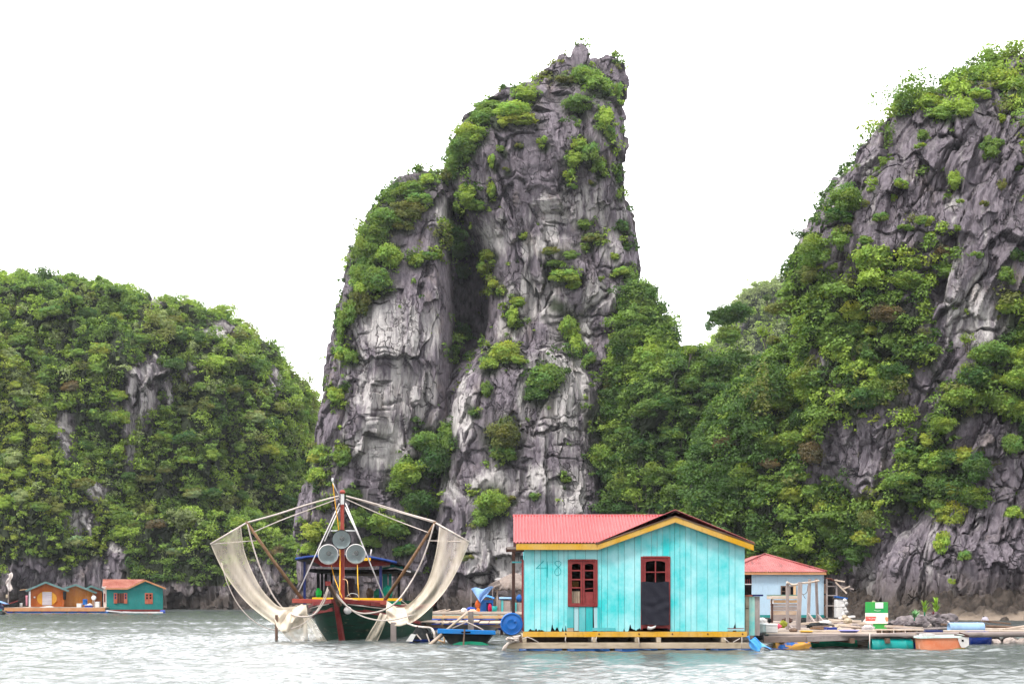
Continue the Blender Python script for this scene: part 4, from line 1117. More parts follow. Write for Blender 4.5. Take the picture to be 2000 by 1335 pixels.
# fascia and bargeboards, each with a dark batten under the sheet
MB().box(hx(1008), valx, -ov + .02, -ov + .045, hz(1073.5), hz(1061.5)).build("fascia", M['yellow'], house, bevel=.004)
bb = MB(); bb.prism([(valx - .01, hz(1074)), (valx - .01, hz(1063.5)), (apexx, hz(1009.5)), (apexx, hz(1020.5))], -ov - .012, -ov + .02); bb.build("bargeboard", M['yellow'], house, bevel=.004)
bb = MB(); bb.prism([(apexx + .002, hz(1020.5)), (apexx + .002, hz(1009.5)), (rex - .02, hz(1064)), (rex - .02, hz(1075.5))], -ov - .012, -ov + .02); bb.build("bargeboard", M['yellow'], house, bevel=.004)
bt = MB(); bt.prism([(valx - .06, hz(1063.2)), (valx - .06, hz(1061.2)), (apexx, hz(1007.4)), (apexx, hz(1009.3))], -ov - .03, -ov + .05); bt.build("roof_batten", M['brown_wood'], house)
bt = MB(); bt.prism([(apexx, hz(1009.3)), (apexx, hz(1007.4)), (rex + .02, hz(1061.8)), (rex + .02, hz(1063.6))], -ov - .03, -ov + .05); bt.build("roof_batten", M['brown_wood'], house)
sf = MB(); sf.box(hx(1010), valx, -ov + .046, .0, eavez - .01, eavez + .005); sf.build("soffit", M['yellow'], house)
# window
wt = MB()
x0, z1, x1, z0 = hx(WIN[0]), hz(WIN[1]), hx(WIN[2]), hz(WIN[3])
win = MB().box(x0 - .01, x0 + .045, -.035, .05, z0, z1).box(x1 - .045, x1 + .01, -.035, .05, z0, z1).box(x0 + .045, x1 - .045, -.035, .05, z1 - .045, z1 + .01).box(x0 + .045, x1 - .045, -.035, .05, z0 - .01, z0 + .03).build("window", M['red'], house, bevel=.004)
def leaf_frame(xa, xb, za, zb, rails, parent, panel_top=None, arch=.03):
    m = MB(); st = .052
    m.box(xa, xa + st, -.022, .012, za, zb).box(xb - st, xb, -.022, .012, za, zb)
    nA = 9; inner = [(xa + st + (xb - xa - 2 * st) * i / (nA - 1), zb - .06 - arch * (1 - math.sin(math.pi * i / (nA - 1)) ** 0.6)) for i in range(nA)]
    m.prism([(xa + st, zb), (xa + st, inner[0][1])] + inner[1:-1] + [(xb - st, inner[-1][1]), (xb - st, zb)], -.022, .012)
    for z in rails: m.box(xa + st, xb - st, -.018, .010, z - .018, z + .018)
    m.box(xa + st, xb - st, -.022, .012, za, za + .05)
    return m.build("sash", M['red'], parent, bevel=.003)
mx = (x0 + x1) / 2
rails = [hz(1113.5), hz(1131), hz(1147)]
leaf_frame(x0 + .047, mx - .004, z0 + .032, z1 - .047, rails, win)
sr = leaf_frame(mx + .004, x1 - .047, z0 + .032, z1 - .047, rails[:2], win)
bk = MB(); bk.bar((mx + .066, -.006, hz(1149.6)), (x1 - .109, -.006, hz(1147.6)), .03, .026); bk.build("glazing_bar", M['red'], sr, label="loose tilted glazing bar")
MB().box(mx + .066, x1 - .109, -.012, .006, z0 + .082, hz(1155)).build("panel", M['red'], sr)
cb = MB(); cb.grid(14, 8, lambda u, v: (x0 + .11 + u * (mx - x0 - .17), .14 + .02 * math.sin(u * 19), z0 + .03 + v * .36)); cb.build("curtain", flat("faded_flowered_curtain", (0.52, 0.40, 0.30)), win)
wc = MB(); wc.box(x0 + .12, x0 + .30, .5, .54, hz(1146), hz(1134)); wc.build("picture_board", flat("brown_board", (0.20, 0.10, 0.03)), win)
# repair boards below the window
for i, (a, b, top, low, mat, yo) in enumerate([(1107.5, 1120.5, 1184, 1225, 'turq_old', .012), (1121.5, 1130, 1184.5, 1231, 'white_turq', .004), (1131, 1143.5, 1184, 1232, 'turq_old', .014), (1144.5, 1157.5, 1184, 1232, 'turq_deep', .012), (1159.5, 1167, 1185, 1226, 'white_turq', .008), (1168.5, 1172.5, 1185, 1226, 'turq_old', .016)]):
    if mat == 'white_turq' and mat not in M: M[mat] = paint("pale_turquoise_board", (0.28, 0.46, 0.49), (0.33, 0.50, 0.53), (2, 2, 1), dirt=0.12)
    if mat == 'turq_deep' and mat not in M: M[mat] = paint("deep_turquoise_board", (0.016, 0.30, 0.315), (0.04, 0.37, 0.38), (2, 2, 1), dirt=0.12)
    tilt = .012 if i == 4 else 0
    MB().prism([(hx(a) + tilt, hz(low)), (hx(b) + tilt, hz(low)), (hx(b), hz(top)), (hx(a), hz(top))], -yo, .022).build("repair_board", M[mat], house)
MB().box(hx(1107.5), hx(1120), -.012, .02, hz(1232), hz(1225.4)).build("repair_board", M['cream'], house)
MB().box(hx(1157), hx(1202), -.020, -.004 - .005, hz(1231), hz(1225)).build("repair_board", M['turq_old'], house, label="short board nailed flat along the wall foot")
pb = MB(); pb.box(hx(1421), hx(1453), -.022, -.010, hz(1230), hz(1227)); pb.build("repair_board", M['white_turq'], house)
MB().box(hx(1420.5), hx(1453), -.02, -.010, hz(1226.6), hz(1225.4)).build("repair_strip", M['red'], house)
# door
x0, z1, x1, z0 = hx(DOOR[0]), hz(DOOR[1]), hx(DOOR[2]), hz(DOOR[3])
door = MB().box(x0 - .01, x0 + .045, -.03, .06, z0, z1).box(x1 - .045, x1 + .01, -.03, .06, z0, z1).box(x0 + .045, x1 - .045, -.03, .06, z1 - .04, z1 + .01).build("door", M['red'], house, bevel=.004)
dl = MB(); xa, xb, za, zb = x0 + .047, x1 - .047, z0 + .03, z1 - .042; st = .075
dl.box(xa, xa + st, -.015, .02, za, zb).box(xb - st, xb, -.015, .02, za, zb).box(xa + st, xb - st, -.015, .02, za, hz(1137))
nA = 11; inner = [(xa + st + (xb - xa - 2 * st) * i / (nA - 1), zb - .07 - .04 * (1 - math.sin(math.pi * i / (nA - 1)) ** 0.6)) for i in range(nA)]
dl.prism([(xa + st, zb)] + inner + [(xb - st, zb)], -.015, .02)
cxm = (xa + xb) / 2
dl.box(cxm - .016, cxm + .016, -.012, .016, hz(1137), zb - .08).box(xa + st, cxm - .016, -.012, .016, hz(1117.5), hz(1115.2)).box(cxm + .016, xb - st, -.012, .016, hz(1117.5), hz(1115.2))
dl.build("door_leaf", M['red'], door, bevel=.003)
rs = random.Random(8)
sh = MB()
def shf(u, v):
    x = hx(1251.5) + u * (hx(1306.5) - hx(1251.5)) + .012 * math.sin(v * 9) * (0.5 - u); z = hz(1219.5) + v * (hz(1135.5) - hz(1219.5))
    y = -.055 - .006 * math.sin(u * 7 + v * 4) - .010 * math.sin(v * 23 + 2 * math.sin(u * 5)) * math.exp(-((v - .45) / .16) ** 2) - .004 * math.sin(v * 17 + u * 13) - .03 * (1 - v) ** 2
    return (x, y, z + .012 * math.sin(u * 6.5) * (1 - v) + .008 * math.sin(u * 9) * v)
sh.grid(26, 44, shf); sh.build("door_sheet", M['plastic_black'], door, label="black plastic sheet nailed over the lower door")
cl = MB(); cl.grid(9, 6, lambda u, v: (hx(1263 + u * 16 + v * 2), -.06 - .03 * math.sin(v * 3.1), hz(1227 - v * 6 + 2 * math.sin(u * 4)))); cl.build("rag", M['white'], door)
# number brushed on the boards
num = flat("teal_brush_paint", (0.012, 0.28, 0.30), 0.6)
nm = MB(); nx = lambda p: hx(1040 + p * 140 / 1038); nz = lambda p: hz(1080 + p * 180 / 1335)
nm.ribbon([(nx(a), nz(b)) for a, b in [(160, 108), (128, 145), (92, 180), (55, 215)]], .016, -.012).ribbon([(nx(a), nz(b)) for a, b in [(50, 217), (110, 208), (165, 211), (218, 207)]], .012, -.0128).ribbon([(nx(a), nz(b)) for a, b in [(212, 115), (217, 200), (216, 290), (220, 350)]], .013, -.0135)
nm.build("painted_number", num, house)
nm = MB(); pts = [(392, 145), (415, 160), (412, 130), (385, 112), (345, 112), (322, 135), (335, 165), (370, 195), (402, 225), (412, 265), (400, 300), (368, 320), (335, 310), (320, 280), (325, 245), (355, 212), (390, 185), (412, 160)]
nm.ribbon([(nx(a), nz(b)) for a, b in pts], .014, -.012); nm.build("painted_number", num, house)
# foot beam, studs hidden behind, porch on the short side
fb = MB().box(hx(1021), hx(1459), -.03, .07, hz(1243), hz(1232.6)).build("foot_beam", M['yellow'], house, bevel=.005)
for p in (1105, 1170, 1248, 1313, 1382, 1450):
    MB().lathe([(.001, 0), (.020, 0), (.020, .014), (.001, .016)], 8, Matrix.Translation((hx(p), -.03, hz(1237))) @ Matrix.Rotation(R(90), 4, 'X')).build("bolt", M['dark_wood'], fb)
MB().bar((hx(1003), .45, hz(1196)), (hx(1003), .45, hz(1075)), .085).build("porch_post", M['dark_wood'], house)
MB().bar((hx(1021), .02, hz(1232)), (hx(1021), .02, hz(1092)), .055).build("porch_post", M['red'], house)
MB().bar((hx(988), .45, hz(1072)), (hx(1026), .45, hz(1071)), .10, .12).build("porch_beam", M['dark_wood'], house)
MB().bar((hx(990), .1, hz(1069)), (hx(1024), .1, hz(1069)), .06, .06).build("porch_beam", M['grey_wood'], house)
MB().box(hx(1000), hx(1022), .3, .36, hz(1098), hz(1095)).build("porch_rail", M['turq_old'], house)

# ------------------------------------------------------------------ raft under the house
raft = thing("house_raft", "cream timber raft carrying the turquoise house", "raft", (0, 0, 0))
zb = lambda py, Y=36.85: wz(py, Y)
MB().box(wx(989, 36.85), wx(1467, 36.85), 36.78, 36.92, zb(1265.5), zb(1254)).build("front_beam", M['cream'], raft, bevel=.008)
for k, px in enumerate((1024.5, 1160, 1245, 1287, 1414)):
    bx = MB().box(wx(px - 4, 36.8), wx(px + 4, 36.8), 36.80, 41.2, zb(1253.6), zb(1244) - .001); bx.build("cross_joist", M['cream'], raft, bevel=.006)
MB().box(wx(1000, 37), wx(1466, 37), 38.6, 38.75, .12, .30).build("middle_beam", M['brown_wood'], raft)
MB().box(wx(1000, 37), wx(1466, 37), 40.9, 41.05, .02, .30).build("back_beam", M['brown_wood'], raft)
for k in range(5):
    x = wx(1000, 37.4) + .75 + k * 1.25
    drum("float_drum", "blue drum afloat under the turquoise house raft", M['blue_drum'], (x, 37.35, -.085), (1, 0, 0), 1.12, .235, "drums under the turquoise house")
rp = MB()
rr_ = random.Random(12)
def coil(mb, c, n, r, tube):
    for k in range(n):
        a0 = rr_.uniform(0, 6); ax = Vector((rr_.uniform(-.4, .4), rr_.uniform(-.3, .3), 1)).normalized(); u = ax.orthogonal().normalized(); v = ax.cross(u)
        rad = r * rr_.uniform(.5, 1.1); cc = Vector(c) + Vector((rr_.uniform(-.1, .1), rr_.uniform(-.08, .08), rr_.uniform(-.05, .08)))
        mb.tube([cc + (u * math.cos(a0 + t_ * .5) + v * math.sin(a0 + t_ * .5) * .7) * rad for t_ in range(12)], tube, 5)
coil(rp, at(1003, 1248, 36.75), 14, .13, .016)
rp.tube([at(1012, 1247, 36.74), at(1003, 1251, 36.72), at(992, 1256, 36.72), at(985, 1263, 36.72), at(981, 1272, 36.72)], .035, 6)
rp.tube([at(1006, 1249, 36.73), at(995, 1253, 36.71), at(989, 1261, 36.71), at(986, 1270, 36.71)], .025, 6)
tag(rp.build("mooring_rope", M['rope']), "tangle of old pale rope on the corner of the house raft", "rope")
rp = MB(); rp.tube([at(1020, 1247, 36.7), at(1030, 1243, 36.7), at(1040, 1247, 36.7), at(1052, 1253.5, 36.7)], .012, 5)
for px in (1105, 1157, 1165): rp.tube([at(px, 1243, 36.72), at(px - 1, 1249, 36.70), at(px + 1, 1254, 36.72)], .012, 5)
rp.tube([at(1414, 1246, 36.75), at(1424, 1253, 36.72)], .012, 5).tube([at(1445, 1246, 36.75), at(1432, 1253, 36.72)], .012, 5).tube([at(1246, 1243, 36.7), at(1250, 1262, 36.7)], .010, 5).tube([at(1449, 1243, 36.7), at(1449, 1266, 36.7)], .010, 5)
rp.build("lashing", M['rope'], raft)
drum("blue_barrel", "big blue barrel lying with its round end beside the turquoise house", M['blue_drum'], at(999.5, 1218, 36.95) + Vector((0, .45, 0)), (0, -1, 0), .9, .288, None, 'barrel')
# crumpled blue tarpaulin at the raft corner
tp = MB()
def tpf(u, v):
    a = Vector(at(1456 + 16 * u, 1243 + 3 * u, 36.8)); b = Vector(at(1470 + 36 * u, 1268 - 4 * u, 36.6))
    p = a.lerp(b, v); return (p.x + .04 * math.sin(9 * u + 6 * v), p.y - .12 * math.sin(u * 3.1) - .06 * math.sin(u * 14 + v * 5), p.z + .05 * math.sin(u * 8 + 3 * v))
tp.grid(18, 18, tpf); tag(tp.build("blue_tarpaulin", paint("strong_blue_sheet", (0.03, 0.22, 0.60), (0.14, 0.42, 0.74), (4, 4, 4), 0.4, dirt=0.2), None, solid=.01), "crumpled bright blue tarpaulin at the raft corner below the planked cupboard", "tarpaulin")

# planked cupboard at the house end
cup = thing("planked_cupboard", "narrow planked cupboard with dark lid against the turquoise house end", "cupboard", at(1455, 1240, 37.3))
s_ = 37.3 / F
MB().box(.01, 8 * s_, 0, .5, 0, 76 * s_).build("plank", M['cream'], cup, label="cream plank")
MB().box(8 * s_ + .004, 19 * s_, -.004, .5, 0, 76 * s_).build("plank", paint("flaking_turquoise_plank", (0.06, 0.50, 0.50), (0.55, 0.62, 0.50), (2.5, 2.5, 1.2), dirt=0.25), cup, label="flaking turquoise plank")
MB().box(19 * s_ + .004, 29 * s_, .004, .5, 0, 76 * s_).build("plank", M['grey_post'], cup, label="bare grey plank")
MB().box(-.0, 16 * s_, -.05, .55, 76 * s_, 79 * s_).build("lid", M['red_trim'], cup)
MB().box(14 * s_, 35 * s_, -.06, .56, 76.5 * s_, 80 * s_).build("lid_cover", M['navy'], cup)
MB().box(.02, 7 * s_, -.02, 0.01, 52 * s_, 54 * s_).build("latch", M['brown_wood'], cup)
# ================================================================== FISHING BOAT
def put(mb, name, mat, parent, **kw):
    """shapes given in world coordinates, made a part of a thing that stands at its own place"""
    l = parent.matrix_basis.translation if parent.parent is None else Vector((0, 0, 0))
    if parent.parent is not None:
        q = parent
        while q is not None:
            l = l + q.matrix_basis.translation; q = q.parent
    mb.v = [(v[0] - l.x, v[1] - l.y, v[2] - l.z) for v in mb.v]
    return mb.build(name, mat, parent, **kw)
def solo(mb, name, mat, label, cat, group=None, **kw):
    """a thing that is one mesh, its origin at its base"""
    xs, ys, zs = zip(*mb.v)
    l = Vector(((min(xs) + max(xs)) / 2, (min(ys) + max(ys)) / 2, min(zs)))
    mb.v = [(v[0] - l.x, v[1] - l.y, v[2] - l.z) for v in mb.v]
    return tag(mb.build(name, mat, None, l, **kw), label, cat, group)
def smooth_path(pts, n=40):
    """Catmull-Rom through the points"""
    P = [Vector(p) for p in pts]; P = [P[0] * 2 - P[1]] + P + [P[-1] * 2 - P[-2]]
    out = []; m = len(P) - 3
    for k in range(n):
        t = k / (n - 1) * m; i = min(int(t), m - 1); t -= i
        a, b, c, d = P[i:i + 4]
        out.append(0.5 * ((2 * b) + (c - a) * t + (2 * a - 5 * b + 4 * c - d) * t * t + (3 * b - a - 3 * c + d) * t ** 3))
    return out

BY = 45.6
B0 = at(668, 1250, BY); B0.z = 0
boat = thing("fishing_boat", "dark green wooden fishing boat seen bow on with spread net arms", "fishing boat", B0)
ax = Vector((math.sin(R(6)), math.cos(R(6)), 0)); rt = Vector((math.cos(R(6)), -math.sin(R(6)), 0))
ST = [(0.0, .06, 1.28), (.3, .66, 1.22), (.8, 1.08, 1.16), (1.6, 1.38, 1.09), (2.8, 1.55, 1.05), (5.0, 1.60, 1.02), (7.5, 1.56, 1.06), (9.5, 1.40, 1.15), (11.0, 1.18, 1.25)]
def hull_pt(t, s, out=0.0):
    """t metres aft of the stem; s -1..1 from one gunwale round the keel to the other"""
    b = np.interp(t, [q[0] for q in ST], [q[1] for q in ST]); z = np.interp(t, [q[0] for q in ST], [q[2] for q in ST])
    a = abs(s); full = min(1.0, t / 4.0)
    prof_w = [0.0, 0.30 + .45 * full, 0.62 + .30 * full, 0.85 + .12 * full, 1.0]; prof_z = [-0.55, -0.38, 0.05, 0.5, 1.0]
    w = np.interp(a, [0, .25, .5, .75, 1], prof_w); h = np.interp(a, [0, .25, .5, .75, 1], prof_z)
    zz = h * z if h > 0 else h
    rake = -0.75 * max(0, zz) / 1.3 * max(0, 1 - t / 2.2)
    p = B0 + ax * (t + rake) + rt * (b * w * (1 if s > 0 else -1) + out * (1 if s > 0 else -1))
    p.z = zz
    return p
hm = MB(); hm.grid(34, 25, lambda u, v: tuple(hull_pt(u ** 1.4 * 11.0, v * 2 - 1)))
hull = put(hm, "hull", M['hull_green'], boat)
tm = MB(); tp_ = [hull_pt(11.0, k / 8 - 1) for k in range(17)]; n0 = len(tm.v)
tm.add(tp_, [tuple(range(17))]); put(tm, "transom", M['hull_green'], boat)
dk = MB(); dk.grid(20, 5, lambda u, v: tuple((lambda p: (p.x, p.y, p.z - .12))(hull_pt(u * 10.9 + .05, -1).lerp(hull_pt(u * 10.9 + .05, 1), v)))); put(dk, "deck", M['brown_wood'], boat)
for s in (-1, 1):
    rl = MB(); pts = [hull_pt(t, s, .03) for t in np.linspace(0.03, 10.9, 22)]
    for a, b in zip(pts[:-1], pts[1:]): rl.bar(a, b, .09, .13)
    put(rl, "gunwale", M['hull_red'], boat)
    stv = MB(); pts = [hull_pt(t, s * k, .025) for t, k in zip(np.linspace(.05, 6.0, 16), np.linspace(.90, .72, 16))]
    for a, b in zip(pts[:-1], pts[1:]): stv.bar(a, b, .05, .12)
    put(stv, "rubbing_strake", M['hull_red'], boat)
    rp = MB(); rp.tube([hull_pt(t, s * (.97 - .02 * math.sin(t * 2)), .05) for t in np.linspace(.1, 5, 20)], .018, 5); put(rp, "hull_rope", M['rope'], boat)
st_ = MB(); st_.bar(at(669, 1256, 45.55), at(655, 1166, 44.8), .15, .2, w2=.13); put(st_, "stem_post", M['hull_red'], boat, bevel=.01)
bs = MB(); bs.bar(at(664, 1180, 44.8), at(641, 1137, 43.9), .13, .15, w2=.09); spr = put(bs, "bowsprit", M['brown_wood'], boat, bevel=.01)
cp = MB(); cp.box(wx(636, 43.9), wx(645.5, 43.9), 43.84, 43.98, wz(1143, 43.9), wz(1134.5, 43.9)); put(cp, "end_cap", M['hull_red'], spr)
cb_ = MB(); cb_.bar(at(571, 1172.5, 46.0), at(757, 1176, 46.0), .13, .14); put(cb_, "bow_beam", M['mast_red'], boat, bevel=.01)
cb_ = MB(); cb_.bar(at(600, 1178.5, 46.2), at(756, 1180, 46.2), .06, .05); put(cb_, "bow_beam", M['cream'], boat)
an = MB(); an.lathe([(.001, .06), (.10, .05), (.13, .0), (.10, -.05), (.001, -.06)], 12, Matrix.Translation(at(679, 1191, 45.0)) @ Matrix.Rotation(R(90), 4, 'X')); put(an, "fairlead", M['steel'], boat)
# rail, forward board, posts and canopy
yr = MB(); yr.bar(at(610, 1168.5, 48.4), at(785, 1170.5, 48.4), .10, .09); put(yr, "yellow_rail", M['bright_yellow'], boat, bevel=.01)
gb = MB(); gb.box(wx(612, 48.6), wx(783, 48.6), 48.55, 48.6, wz(1183, 48.6), wz(1172.5, 48.6)); put(gb, "front_board", M['green_paint'], boat)
for px, top, mat, w in ((595, 1096, 'navy', .08), (743.5, 1100, 'navy', .09), (752, 1112, 'teal', .16), (762, 1112, 'teal', .10), (779, 1114, 'black_hull', .09), (621.5, 1115, 'black_hull', .10), (629, 1115, 'black_hull', .08), (636.5, 1115, 'black_hull', .09), (647.5, 1115, 'black_hull', .07)):
    Yp = 48.5 if mat == 'navy' else 51.0
    p_ = MB(); p_.bar((wx(px, Yp), Yp, .95), at(px, top, Yp), w, w); put(p_, "canopy_post", M[mat], boat)
def roof_z(px, Y): return wz(np.interp(px, [576, 600, 640, 680, 715, 750, 783], [1091, 1087, 1084, 1083.5, 1086, 1092.5, 1100]), 48.3) + (Y - 48.3) * .02
cn = MB(); cn.grid(24, 10, lambda u, v: (wx(576 + u * 207, 48.3) + .02 * v, 48.3 + v * 5.2, roof_z(576 + u * 207, 48.3) - .12 * v))
can = put(cn, "canopy", paint("dark_canopy_sheet", (0.016, 0.012, 0.016), (0.035, 0.022, 0.026)), boat, solid=.06)
ce = MB(); ce.tube([(wx(p, 48.26), 48.26, roof_z(p, 48.3)) for p in range(577, 784, 9)], .045, 6); put(ce, "canopy_edge", paint("blue_canopy_edge", (0.012, 0.03, 0.15), (0.03, 0.07, 0.24)), can)
cv = MB(); cv.prism([(wx(p, 48.4), roof_z(p, 48.4) - .05) for p in range(602, 766, 9)] + [(wx(760, 48.4), wz(1103, 48.4)), (wx(700, 48.4), wz(1107, 48.4)), (wx(630, 48.4), wz(1106, 48.4))], 48.36, 48.42); put(cv, "valance", paint("dark_red_valance", (0.085, 0.012, 0.012), (0.13, 0.024, 0.022)), can)
yb = MB(); yb.box(wx(691, 48.2), wx(724, 48.2), 48.19, 48.23, wz(1094, 48.2), wz(1088.5, 48.2)); put(yb, "yellow_board", M['bright_yellow'], can)
r2 = MB(); r2.grid(8, 6, lambda u, v: (wx(604 + u * 190, 49.8) + v * .3, 49.8 + v * 4.0, wz(1113 + 2 * math.sin(u * 3), 49.8) - v * .05)); put(r2, "lower_roof", M['black_hull'], boat, solid=.12)
we = MB()
for a, b, y0, y1 in ((618, 652, 1109, 1108.5), (676, 735, 1107.5, 1106.5), (738, 762, 1108, 1104), (770, 802, 1108, 1116)): we.bar(at(a, y0, 49.6), at(b, y1, 49.6), .05, .045)
put(we, "pale_edge", M['steel'], boat)
tg = MB(); tg.grid(8, 5, lambda u, v: (wx(742 + u * 44, 49.6), 49.6 + .3 * v, wz(1104 + 5 * v + 2 * math.sin(u * 9), 49.6))); put(tg, "roof_tarp", M['teal_drum'], boat)
sp = MB(); sp.tube([at(723.5, 1087, 49), at(725.5, 1072, 49)], .025, 5); put(sp, "exhaust_pipe", M['steel'], boat)
wh = MB(); wh.box(wx(672, 51.4), wx(690, 51.4), 51.4, 52.0, .95, wz(1128, 51.4)); put(wh, "engine_box", paint("maroon_box", (0.055, 0.024, 0.030), (0.085, 0.042, 0.046)), boat, bevel=.05)
# mast, stays and masthead
MY = 46.6
ms = MB(); ms.bar((wx(668.5, MY), MY, 1.0), at(668.5, 985, MY), .15, .15, w2=.11); mast = put(ms, "mast", M['mast_red'], boat, bevel=.012)
mh = MB(); mh.bar(at(668.5, 985, MY), at(669, 964, MY), .105, .105); put(mh, "masthead", M['white_clean'], mast, bevel=.01)
mc = MB(); mc.lathe([(.001, .09), (.06, .08), (.095, .03), (.09, -.02), (.05, -.03)], 10, Matrix.Translation(at(669, 961.5, MY))); put(mc, "cap", M['mast_red'], mast)
for pts in ([(663, 982), (578, 1166)], [(675, 982), (750, 1166)], [(664, 990), (634, 1056)], [(674, 990), (705, 1056)]):
    sm = MB(); sm.tube([at(pts[0][0], pts[0][1], MY), at(pts[1][0], pts[1][1], 46.1)], .022, 6); put(sm, "stay", M['steel'], boat)
sb = MB(); sb.tube([at(646, 1036, 46.4), at(697, 1036, 46.4)], .020, 6); put(sb, "cross_stay", M['white_clean'], boat)
an = MB(); an.tube([at(664, 970, MY), at(656, 955, MY - .2), at(650, 941, MY - .3)], .018, 5); ant = put(an, "antenna", M['steel'], boat)
an = MB(); an.lathe([(.001, .09), (.03, .08), (.035, -.03), (.001, -.05)], 8, Matrix.Translation(at(649.5, 938, MY - .3))); put(an, "tip", M['white_clean'], ant)
# three big lamps
refl = NT("lamp_reflector"); refl.color(refl.mix(refl.noise((1.1, 1.1, 1.1), 1), (0.30, 0.38, 0.40), (0.46, 0.53, 0.54))); refl.set(0.34, 0.55, 0.5)
lglass = NT("lamp_glass"); lglass.color((0.75, 0.85, 0.87)); lglass.set(0.08, 0, 0.6); lglass.b.inputs['Alpha'].default_value = 0.10
for px, py, rim, r_ in ((667, 1053, 'black_hull', 18.5), (641, 1082, 'steel', 19.2), (695, 1081, 'white', 18.8)):
    c = at(px, py, 46.15); r = r_ / F * 46.15
    mt = Matrix.Translation(c) @ Matrix.Rotation(R(90), 4, 'X')
    lm = MB(); lm.lathe([(r, 0), (r * .96, -.05), (r * .80, -.15), (r * .50, -.25), (r * .22, -.30), (.001, -.31)], 28, mt)
    lamp = put(lm, "lamp", refl.m, boat)
    l_ = MB(); l_.lathe([(r * .97, -.012), (r * 1.04, -.012), (r * 1.05, .012), (r * .97, .022)], 28, mt); put(l_, "rim", M[rim], lamp)
    l_ = MB(); l_.lathe([(r * .96, .008), (r * .7, .028), (r * .3, .042), (.001, .045)], 28, mt); put(l_, "glass", lglass.m, lamp)
    l_ = MB(); l_.lathe([(.001, -.02), (.06, -.03), (.085, -.10), (.065, -.20), (.06, -.30)], 12, Matrix.Translation((0.01, 0, .035)) @ mt); put(l_, "bulb", M['dark'], lamp)
    l_ = MB(); l_.bar(c + Vector((0, .2, 0)), Vector((wx(668.5, MY), MY, c.z)), .04, .04); put(l_, "bracket", M['steel'], lamp)
# net arms and their lines
for pts, r0 in (([(592, 1172, 46.1), (535, 1096, 45.8), (481, 1018, 45.4)], .062), ([(751, 1172, 46.1), (800, 1099, 45.8), (851, 1018, 45.4)], .058)):
    am = MB(); am.tube([at(*p) for p in pts], [r0, r0 * .9, r0 * .75], 8); put(am, "net_arm", M['bamboo'], boat)
for pts, r0 in (([(411, 1062, 44.9), (482, 1020, 45.4)], .030), ([(917, 1058, 44.9), (850, 1020, 45.4)], .030), ([(411, 1062, 44.9), (500, 1055, 45.6)], .018), ([(917, 1058, 44.9), (835, 1055, 45.6)], .018)):
    am = MB(); am.tube([at(*p) for p in pts], r0, 6); put(am, "net_spar", M['rope'], boat)
lines = [
 ([(662, 968), (600, 985), (540, 1004), (483, 1020)], .030, 'rope'), ([(662, 973), (600, 996), (550, 1015), (496, 1038)], .018, 'rope'),
 ([(676, 968), (735, 984), (790, 1001), (850, 1018)], .030, 'rope'), ([(676, 974), (730, 998), (780, 1018), (836, 1039)], .018, 'rope'), ([(678, 970), (740, 988), (800, 1006), (846, 1020)], .014, 'rope'),
 ([(483, 1022), (490, 1050), (499, 1082), (515, 1125), (535, 1165), (558, 1192), (585, 1203), (612, 1200), (632, 1176), (641, 1150)], .026, 'rope'),
 ([(432, 1098), (444, 1138), (462, 1175), (485, 1203), (515, 1224), (550, 1230), (585, 1221), (612, 1200), (630, 1172), (640, 1146)], .016, 'rope'),
 ([(848, 1022), (840, 1050), (826, 1090), (806, 1130), (780, 1168), (755, 1188), (720, 1197), (690, 1192), (664, 1168), (646, 1143)], .026, 'rope'),
 ([(644, 1142), (660, 1166), (690, 1193), (720, 1207), (755, 1211), (785, 1206), (812, 1198)], .024, 'rope'),
 ([(650, 944), (655, 985), (661, 1030), (664, 1085), (663.5, 1160)], .016, 'yellow_rope'), ([(647, 1104), (654, 1130), (668, 1166)], .014, 'yellow_rope'), ([(698, 1102), (699, 1140), (701.5, 1172)], .014, 'yellow_rope'),
 ([(670, 1130), (678, 1134), (680, 1155), (684, 1164)], .011, 'tan_wood'), ([(678, 1163), (686, 1158), (697, 1160), (701, 1166)], .011, 'steel'), ([(783, 1171), (795, 1180), (812, 1196)], .012, 'rope')]
for pts, r0, mat in lines:
    lm = MB(); n = len(pts)
    P = []
    for i, (a, b) in enumerate(pts):
        Yp = 45.4 if a < 560 or a > 790 else (44.4 if b > 1130 else 46.4)
        P.append(at(a, b, Yp))
    lm.tube(smooth_path(P, 30), r0, 5); put(lm, "rigging_rope", M[mat], boat)

# ------------------------------------------------------------------ nets
def sheet_between(outer, inner, n, m, fold, dens, seed):
    A, Bc = smooth_path([at(*p) for p in outer], n), smooth_path([at(*p) for p in inner], n)
    mb = MB(); d = []
    g = random.Random(seed); ph = [g.uniform(0, 6) for _ in range(6)]
    for i in range(n):
        for j in range(m):
            u, v = i / (n - 1), j / (m - 1)
            p = A[i].lerp(Bc[i], v)
            k = math.sin(v * 9 + ph[0] + u * 3) * .5 + math.sin(v * 16 + ph[1] - u * 4) * .2 + math.sin(v * 7 + ph[2] + u * 4)
            edge = math.sin(math.pi * v) ** .5
            mb.v.append((p.x, p.y + fold * k * edge * (.3 + .7 * u), p.z))
            fd = .5 + .5 * math.sin(v * 9 + ph[3] + 2.5 * u + 1.2 * math.sin(u * 5)); fd2 = .5 + .5 * math.sin(v * 21 + ph[4] - 4 * u)
            d.append(min(1.0, np.interp(u, [q[0] for q in dens], [q[1] for q in dens]) * (.62 + .5 * fd + .3 * fd2) + (.35 if v < .03 or v > .97 else 0)))
    mb.f += [(i * m + j, (i + 1) * m + j, (i + 1) * m + j + 1, i * m + j + 1) for i in range(n - 1) for j in range(m - 1)]; mb.s += [True] * ((n - 1) * (m - 1))
    return mb, d
